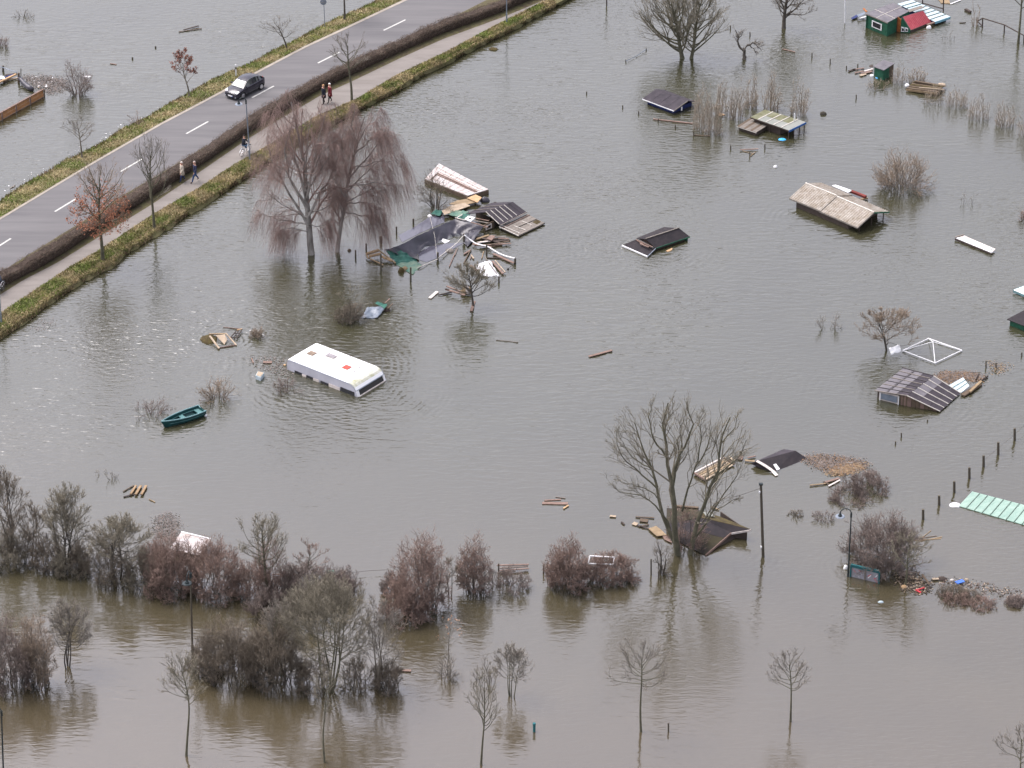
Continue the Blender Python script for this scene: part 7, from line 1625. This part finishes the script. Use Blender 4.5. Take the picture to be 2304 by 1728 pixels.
# ------------------------------------------------------------ the car
def car():
    zr = .60
    F, R = G(543,223,zr), G(588.5,200,zr)                   # near side wheel contacts
    hx = F-R; wb = 2.5; hx[2] = 0; ex = hx/np.linalg.norm(hx)      # forward
    ey = np.array([-ex[1], ex[0], 0])                        # driver's left when facing forward
    if np.dot(ey, np.array([0,-1,0])) < 0: ey = -ey          # near side faces the camera
    C = (F+R)/2-ey*.73                                       # centre of the car on the ground
    root = empty('car', C, 'dark metallic hatchback driving on the near lane of the road', 'car')
    paint = mat('car_paint', (.017,.016,.026), .22, var=.1, spec=.7, scale=20); glass = mat('car_glass', (.02,.026,.03), .06, var=.1, spec=1.0)
    trim = mat('car_trim', (.01,.01,.011), .6); lens = mat('car_lens', (.36,.38,.42), .12, var=.1, spec=.9); tail = mat('car_tail', (.5,.015,.02), .25); wht = M['white_paint']
    def P(x, y, z): return C+ex*x+ey*y+np.array([0,0,z])
    # lower body: stations (x, half width at sill, at belt, z of the sill, belt line, top centre)
    st = [(2.02,.50,.50,.24,.42,.44),(1.98,.66,.64,.20,.58,.60),(1.80,.80,.74,.18,.70,.73),(1.45,.83,.79,.18,.80,.84),(1.0,.84,.80,.18,.87,.92),(.55,.84,.80,.18,.90,.94),(0,.845,.80,.18,.92,.93),(-.8,.845,.80,.18,.94,.95),(-1.4,.84,.79,.2,.97,.98),(-1.75,.80,.76,.22,.99,1.0),(-1.88,.70,.70,.28,.96,.96)]
    v = []; f = []
    for (x, ws, wbt, zs, zb, zc) in st:
        prof = [(-ws*.9,zs),(-ws,zs+.12),(-ws*1.0,(zs+zb)/2),(-wbt,zb-.05),(-wbt*.9,zb),(0,zc),(wbt*.9,zb),(wbt,zb-.05),(ws*1.0,(zs+zb)/2),(ws,zs+.12),(ws*.9,zs)]
        v += [P(x, y, z) for y, z in prof]
    k = 11
    for i in range(len(st)-1):
        for j in range(k): j2 = (j+1) % k; f.append((i*k+j, i*k+j2, (i+1)*k+j2, (i+1)*k+j))
    f.append(tuple(range(k))); f.append(tuple((len(st)-1)*k+j for j in range(k)))
    o = mesh_obj('body', v, f, paint, root, True)
    m_ = o.modifiers.new('b', 'BEVEL'); m_.width = .02; m_.segments = 2; m_.limit_method = 'ANGLE'
    # greenhouse: glass body, then roof and pillars
    gs = [(1.08,.70,.88,.70,.88),(.42,.72,.90,.57,1.30),(.12,.72,.91,.56,1.40),(-.3,.72,.92,.555,1.44),(-.8,.71,.93,.54,1.40),(-1.2,.70,.95,.52,1.31),(-1.5,.68,.96,.50,1.19),(-1.80,.66,.97,.62,.98)]
    v = []; f = []
    for (x, wl, zl, wt, zt) in gs: v += [P(x,-wl,zl), P(x,-wt,zt), P(x,0,zt+.03), P(x,wt,zt), P(x,wl,zl)]
    for i in range(len(gs)-1):
        for j in range(4): f.append((i*5+j, i*5+j+1, (i+1)*5+j+1, (i+1)*5+j))
    mb = MB(); mb.slab([P(1.08,-.60,.90), P(1.08,.60,.90), P(.45,.53,1.29), P(.45,-.53,1.29)], .01); mb.v = [tuple(np.array(q)+[0,0,.03]) for q in mb.v]; mb.build('windscreen', mat('windscreen', (.09,.115,.125), .1, var=.15, spec=1.0, scale=1.2), root)  # paler than car_glass: the sky's reflection is painted into the base colour
    mesh_obj('windows', v, f, glass, root, False)
    v = []; f = []; rf = [(.46,.59,1.295),(.12,.575,1.405),(-.3,.57,1.445),(-.8,.555,1.41),(-1.2,.535,1.325),(-1.5,.51,1.20)]
    for (x, w, z) in rf: v += [P(x,-w,z-.03), P(x,-w*.8,z+.02), P(x,0,z+.045), P(x,w*.8,z+.02), P(x,w,z-.03)]
    for i in range(len(rf)-1):
        for j in range(4): f.append((i*5+j, i*5+j+1, (i+1)*5+j+1, (i+1)*5+j))
    n = len(v); v += [p-np.array([0,0,.03]) for p in v]; f += [tuple(n+q for q in fc[::-1]) for fc in f[:]]
    mesh_obj('roof', v, f, paint, root, True)
    for s in (-1,1):
        for (a, b, w) in [((1.06,.71,.88),(.44,.59,1.30),.06),((-.28,.735,.92),(-.30,.585,1.43),.08),((-1.1,.72,.95),(-1.05,.565,1.34),.12),((-1.78,.68,.97),(-1.48,.53,1.19),.2)]:
            mb = MB(); mb.bar(P(a[0],s*a[1],a[2]), P(b[0],s*b[1],b[2]), w, .04); mb.build('pillar', paint, root)
        mb = MB(); mb.box(P(.78,s*.87,.98), ex*.05, ey*.09, [0,0,.06]); mb.build('mirror', paint, root)
        mb = MB(); mb.slab([P(1.90,s*.70,.64), P(1.66,s*.77,.76), P(1.60,s*.64,.80), P(1.84,s*.44,.68)], .03)
        vv = [np.array(p)+np.array([0,0,.015]) for p in mb.v]; mb.v = [tuple(p) for p in vv]; mb.build('headlight', lens, root)
        mb = MB(); mb.slab([P(-1.78,s*.55,1.08), P(-1.60,s*.66,1.14), P(-1.80,s*.71,.90), P(-1.90,s*.60,.86)], .03); mb.build('tail_light', tail, root)
        mb = MB(); mb.box(P(1.98,s*.55,.30), ex*.03, ey*.08, [0,0,.04]); mb.build('fog_light', lens, root)
        # door seams
        for x in (.62,-.32):
            mb = MB(); mb.bar(P(x,s*.850,.28), P(x,s*.815,.90), .012, .012); mb.build('door_seam', trim, root)
        mb = MB(); mb.box(P(-.15,s*.84,.80), ex*.09, ey*.012, [0,0,.014]); mb.build('door_handle', trim, root)
        for x in (1.25,-1.25):
            c = P(x, s*.80, .30); w = empty_part('wheel', c, root)
            mb = MB(); mb.tube([c-ey*s*.10, c+ey*s*.065], .30, 20); mb.build('tyre', M['rubber'], w, False)
            mb = MB(); mb.tube([c+ey*s*.066, c+ey*s*.08], [.20,.185], 16)
            mb.build('rim', M['chrome'], w)
            mb = MB(); mb.tube([P(x+math.cos(t)*.345, s*.835, .30+math.sin(t)*.345) for t in np.linspace(0, math.pi, 10)], .035, 5, True); mb.build('wheel_arch', trim, root)
    mb = MB(); mb.box(P(2.03,0,.36), ex*.012, ey*.26, [0,0,.055]); pl_ = mb.build('number_plate', wht, root)
    mb = MB(); mb.box(P(2.046,.235,.36), ex*.004, ey*.024, [0,0,.052]); mb.build('blue_strip', M['blue_plastic'], pl_)
    mb = MB(); mb.box(P(2.035,0,.25), ex*.015, ey*.5, [0,0,.045]); mb.build('grille', trim, root)
    mb = MB(); mb.box(P(1.99,0,.52), ex*.03, ey*.4, [0,0,.035]); mb.build('grille', trim, root)
    mb = MB(); c = P(1.965,0,.63); mb.add([c+[0,0,.08], c+ey*.045, c-[0,0,.08], c-ey*.045, c+ex*.05], [(0,1,4),(1,2,4),(2,3,4),(3,0,4),(0,3,2,1)]); mb.build('emblem', M['chrome'], root)
    mb = MB(); mb.bar(P(.98,-.5,.935), P(.75,.1,1.14), .02, .015); mb.build('wiper', trim, root)
    return root
def empty_part(name, loc, parent):
    """a part that only groups sub-parts: the tyre mesh is linked under it"""
    o = bpy.data.objects.new(name, None); COL.objects.link(o); o.parent = parent
    o.location = tuple(np.array(loc)-np.array(parent_world(parent))); return o
car()

# ------------------------------------------------------------ people: one continuous skinned body each
SK = {'skin': mat('skin', (.45,.26,.19), .6, var=.08)}
def cloth_mat(n, c): return mat(n, c, .85, var=.2, scale=6)
def skin_body(name, joints, bones, mats, classify, parent, org):
    """joints: list of (x,y,z,r) in world; bones: index pairs -> one smooth mesh through the Skin modifier"""
    me = bpy.data.meshes.new('tmp'); me.from_pydata([tuple(np.array(j[:3])-org) for j in joints], bones, [])
    o = bpy.data.objects.new('tmp', me); COL.objects.link(o)
    o.modifiers.new('s', 'SKIN'); ss = o.modifiers.new('sub', 'SUBSURF'); ss.levels = 2; ss.render_levels = 2
    for i, j in enumerate(joints):
        sv = me.skin_vertices[0].data[i]; sv.radius = (j[3], j[3]); sv.use_root = (i == 0)
    dg = bpy.context.evaluated_depsgraph_get(); ev = o.evaluated_get(dg); m2 = bpy.data.meshes.new_from_object(ev)
    bpy.data.objects.remove(o, do_unlink=True)
    for m in mats: m2.materials.append(m)
    for p in m2.polygons: p.material_index = classify(p.center); p.use_smooth = True
    m2.name = name; b = bpy.data.objects.new(name, m2); COL.objects.link(b); b.parent = parent; return b
def person(px, py, z0, yaw, label, h=1.72, top=(.3,.28,.25), legs=(.03,.04,.09), shoe=(.02,.02,.02), hair=(.5,.45,.38), stride=.28, coat=False, swing=.3, sit=None, arms=None, group=None, B=None, female=False):
    """yaw: facing direction in degrees, 0 = +X"""
    if B is None: B = G(px, py, z0)
    a = math.radians(yaw); fx = np.array([math.cos(a), math.sin(a), 0]); sx = np.array([-math.sin(a), math.cos(a), 0]); up = np.array([0,0,1.0])
    root = empty('person', B, label, 'person', group); k = h/1.72
    def P(f, s, u): return B+(fx*f+sx*s+up*u)*k
    J = []; Bn = []
    def add(p, r, par=None):
        J.append((*p, r*k*1.14)); i = len(J)-1
        if par is not None: Bn.append((par, i))
        return i
    hipz = .92 if sit is None else sit
    lean = 0 if sit is None else .12
    pel = add(P(0,0,hipz), .135); wst = add(P(lean*.3,0,hipz+.18), .125 if not coat else .15, pel); chst = add(P(lean*.8,0,hipz+.42), .15 if not coat else .165, wst)
    nk = add(P(lean,0,hipz+.57), .062, chst); hd0 = add(P(lean+.015,0,hipz+.65), .075, nk); hd = add(P(lean+.025,0,hipz+.73), .098, hd0); add(P(lean+.01,0,hipz+.79), .075, hd)
    hands = []
    for s in (-1,1):
        sh = add(P(lean,s*.165,hipz+.485), .066 if not coat else .078, chst)
        sw = swing*s
        if arms: el_p, wr_p = arms[0 if s < 0 else 1]; el_p, wr_p = P(*el_p), P(*wr_p)
        else: el_p, wr_p = P(lean+sw*.35-.03,s*.235,hipz+.22), P(lean+sw*.8+.05,s*.235,hipz-.01)
        e = add(el_p, .05 if not coat else .062, sh); w = add(wr_p, .036 if not coat else .045, e)
        d = wr_p-el_p; d /= np.linalg.norm(d); hnd = add(wr_p+d*.075*k, .034, w); hands.append((wr_p+d*.07*k, d, s))
    feet = []
    for s in (-1,1):
        hp = add(P(.0,s*.085,hipz-.06), .092, pel)
        st_ = stride*s
        if sit is None: kn, an = P(st_*.5+.05,s*.09,.49), P(st_,s*.085,.09+max(0,-st_)*.25)
        else: kn, an = P(.40,s*.10,sit-.05-(.10 if s > 0 else -.05)), P(.28+.12*s,s*.11,sit-.48-(.0 if s > 0 else -.14))
        kk = add(kn, .062, hp); aa = add(an, .043, kk); toe = an+(fx*.17-up*.045)*k; add(toe, .036, aa); feet.append((an, toe))
    topm, legm, shm = cloth_mat('cloth_%02d%02d%02d' % tuple(int(c*99) for c in top), top), cloth_mat('cloth_%02d%02d%02d' % tuple(int(c*99) for c in legs), legs), cloth_mat('cloth_%02d%02d%02d' % tuple(int(c*99) for c in shoe), shoe)
    hem = hipz-.28 if coat else hipz-.02
    hw = [np.array(hh[0])-B for hh in hands]; ft = [np.array(q[0])-B for q in feet]
    def cls(c):
        c = np.array(c)
        if any(np.linalg.norm(c-hh) < .085*k for hh in hw): return 0
        if c[2] > (hipz+.545)*k: return 0
        if any(c[2] < q[2]+.03 and np.linalg.norm((c-q)[:2]) < .3 for q in ft): return 3
        if c[2] < hem*k and (np.dot(c, sx)**2 < .03*k*k or c[2] < (hipz-.25)*k): return 2
        return 1
    skin_body('body', J, Bn, [SK['skin'], topm, legm, shm], cls, root, B)
    # fingers
    for (p, d, s) in hands:
        mb = MB(); side = np.cross(d, up); side /= max(np.linalg.norm(side), 1e-6); fwd = np.cross(side, d)
        for i, (o_, L) in enumerate(((-.028,.066),(-.009,.078),(.010,.073),(.028,.056))):
            b0 = p+fwd*o_+d*.03; mb.tube([b0, b0+d*L*.55+side*.004*s, b0+d*L*.9-side*.018*s], [.0095,.0085,.006], 6)
        mb.tube([p+fwd*.03, p+fwd*.05+d*.03, p+fwd*.05+d*.065], [.011,.0095,.007], 6); mb.build('fingers', SK['skin'], root, True)
    # face: nose, ears, eyes, mouth
    hc = P(lean+.025,0,hipz+.735); mb = MB()
    mb.tube([hc+fx*.088*k+up*.01, hc+fx*.112*k-up*.022], [.009,.015], 6)
    for s in (-1,1): mb.tube([hc+sx*s*.085*k+up*.02-fx*.01, hc+sx*s*.092*k-up*.03-fx*.01], [.016,.011], 6)
    mb.build('nose_and_ears', SK['skin'], root, True)
    mb = MB()
    for s in (-1,1): mb.box(hc+fx*.090*k+sx*s*.032*k+up*.015, fx*.004, sx*.010, up*.006)
    mb.box(hc+fx*.088*k-up*.05, fx*.004, sx*.02, up*.004); mb.build('eyes_and_mouth', M['plank_dark'], root)
    # hair cap
    v = []; f = []; nu, nv = 14, 6; c0 = hc+up*.028*k-fx*.012*k
    for j in range(nv):
        ph = j/(nv-1)*(1.75 if female else 1.45)
        for i in range(nu):
            t = 2*math.pi*i/nu; rr = .104*k*math.sin(max(ph,.05)); front = math.cos(t)
            z = .112*k*math.cos(ph)
            if j == nv-1 and front > .3: z += .05*k
            v.append(c0+fx*rr*front*(.98)+sx*rr*math.sin(t)*.95+up*z)
    f.append(tuple(range(nu)))
    for j in range(nv-1):
        for i in range(nu): i2 = (i+1) % nu; f.append((j*nu+i, (j+1)*nu+i, (j+1)*nu+i2, j*nu+i2))
    mesh_obj('hair', v, f, cloth_mat('hair_%02d%02d' % (int(hair[0]*99), int(hair[2]*99)), hair), root, True)
    if coat:
        mb = MB(); v = []; f = []
        rings = [(hipz+.34,.185,.15),(hipz+.1,.19,.15),(hipz-.08,.205,.17),(hipz-.3,.225,.19)]
        for z, rs2, rf in rings:
            for i in range(16): t = i/16*6.283; v.append(P(lean*.4+math.cos(t)*rf, math.sin(t)*rs2, z))
        for j in range(3):
            for i in range(16): i2 = (i+1) % 16; f.append((j*16+i, (j+1)*16+i, (j+1)*16+i2, j*16+i2))
        f.append(tuple(range(16))); f.append(tuple(48+i for i in range(15,-1,-1)))
        mesh_obj('coat_skirt', v, f, topm, root, True)
    return root, P, fx, sx
zp = .59
person(411, 408, zp, 215, 'walker in a pale beige coat and dark blue trousers, grey haired', 1.80, top=(.42,.37,.30), legs=(.03,.04,.11), hair=(.55,.5,.45), coat=True, swing=.25, female=True, stride=.24)
person(440, 409, zp, 215, 'walker in a dark blue jacket and blue trousers striding on the footpath', 1.88, top=(.03,.035,.07), legs=(.03,.06,.14), shoe=(.05,.02,.015), hair=(.4,.33,.3), stride=.34, swing=.2)
person(729, 234, zp, -140, 'fair haired person in black jacket and trousers, left of the couple', 1.84, top=(.012,.014,.022), legs=(.01,.01,.012), hair=(.45,.26,.13), coat=True, stride=.12, swing=.1, female=True)
person(743, 231, zp, -150, 'white haired person in a dark red jacket, right of the couple', 1.84, top=(.13,.018,.025), legs=(.012,.012,.015), hair=(.75,.74,.72), stride=.2, swing=.1, coat=True)
# cyclist riding away up the path
def bicycle(F, R, label, z0=.585):
    f, r = G(*F, z0), G(*R, z0); ex = (f-r); L = np.linalg.norm(ex[:2]); ex = ex/np.linalg.norm(ex); c = (f+r)/2; ex[2] = 0
    ex /= np.linalg.norm(ex); sx = np.array([-ex[1], ex[0], 0]); wb = 1.06; root = empty('bicycle', c, label, 'bicycle')
    def P(x, y, z): return c+ex*x+sx*y+np.array([0,0,z])
    for x in (-wb/2, wb/2):
        w = empty_part('wheel', P(x,0,.35), root); mb = MB()
        mb.tube([P(x+math.cos(t)*.335,0,.35+math.sin(t)*.335) for t in np.linspace(0, 2*math.pi, 29)], .02, 6, False); mb.build('tyre', M['rubber'], w)
        mb = MB(); mb.tube([P(x+math.cos(t)*.312,0,.35+math.sin(t)*.312) for t in np.linspace(0, 2*math.pi, 29)], .011, 5, False); mb.build('rim', M['chrome'], w)
        mb = MB()
        for k in range(10): t = k*math.pi/10; mb.bar(P(x-math.cos(t)*.31,0,.35-math.sin(t)*.31), P(x+math.cos(t)*.31,0,.35+math.sin(t)*.31), .004, .004)
        mb.tube([P(x,-.05,.35), P(x,.05,.35)], .025, 8); mb.build('spokes', M['chrome'], w)
        mb = MB(); pts = [P(x+math.cos(t)*.37,0,.35+math.sin(t)*.37) for t in np.linspace(.3, 2.9, 10)]
        for i in range(9): mb.bar(pts[i], pts[i+1], .05, .012)
        mb.build('mudguard', M['white_paint'] if x < 0 else M['grey_metal'], root)
    mb = MB(); bb, st, hd, ht = P(-.08,0,.30), P(-.22,0,.80), P(.36,0,.86), P(.40,0,.70)
    for a, b in ((bb,st),(st,hd),(bb,ht),(hd,ht),(st,P(-wb/2,0,.35)),(bb,P(-wb/2,0,.35)),(ht,P(wb/2,0,.35))): mb.tube([a,b], .017, 6)
    mb.build('frame', M['white_paint'], root)
    mb = MB(); mb.tube([hd, P(.34,0,1.0)], .014, 6); mb.tube([P(.22,-.29,1.02), P(.34,-.14,1.03), P(.36,0,1.0), P(.34,.14,1.03), P(.22,.29,1.02)], .013, 6); mb.build('handlebar', M['chrome'], root)
    mb = MB(); mb.add([P(-.36,-.09,.92),P(-.36,.09,.92),P(-.08,.025,.92),P(-.08,-.025,.92),P(-.34,-.08,.87),P(-.34,.08,.87),P(-.08,.02,.88),P(-.08,-.02,.88)], [(0,3,2,1),(4,5,6,7),(0,1,5,4),(1,2,6,5),(2,3,7,6),(3,0,4,7)]); mb.build('saddle', M['rubber'], root)
    mb = MB(); mb.tube([bb-sx*.12+[0,0,-.16]+ex*.06, bb-sx*.1, bb+sx*.1, bb+sx*.12+[0,0,.16]-ex*.06], .012, 6); mb.build('crank', M['chrome'], root)
    for s in (-1,1): mb = MB(); mb.box(bb+sx*s*.15+np.array([0,0,.16*s])-ex*.06*s, ex*.05, sx*.04, [0,0,.012]); mb.build('pedal', M['rubber'], root)
    mb = MB()
    for s in (-.06,0,.06): mb.bar(P(-.34,s,.76), P(-.75,s,.75), .012, .012)
    mb.bar(P(-.74,0,.75), P(-.62,0,.36), .012, .012); mb.build('carrier', M['grey_metal'], root)
    return c, ex, sx
c, ex, sx = bicycle((562,340), (543,353), 'white bicycle ridden up the footpath behind the lamp post')
yaw = math.degrees(math.atan2(ex[1], ex[0]))
person(0, 0, 0, yaw, 'cyclist in a black jacket and light blue jeans riding away', 1.74, top=(.012,.014,.022), legs=(.12,.2,.32), hair=(.02,.018,.016), sit=.98, arms=(((.30,-.24,1.22),(.50,-.26,1.08)),((.30,.24,1.22),(.50,.26,1.08))), B=c-ex*.24)
# second cyclist cut off by the left edge
c, ex, sx = bicycle((-14,668), (10,650), 'bicycle at the left edge on the footpath, partly outside the photo')
yaw = math.degrees(math.atan2(ex[1], ex[0]))
person(0, 0, 0, yaw, 'person in a dark grey jacket on the bicycle at the left edge', 1.74, top=(.05,.06,.08), legs=(.03,.03,.04), hair=(.15,.13,.12), sit=.98, arms=(((.30,-.24,1.22),(.50,-.26,1.08)),((.30,.24,1.22),(.50,.26,1.08))), B=c-ex*.24)
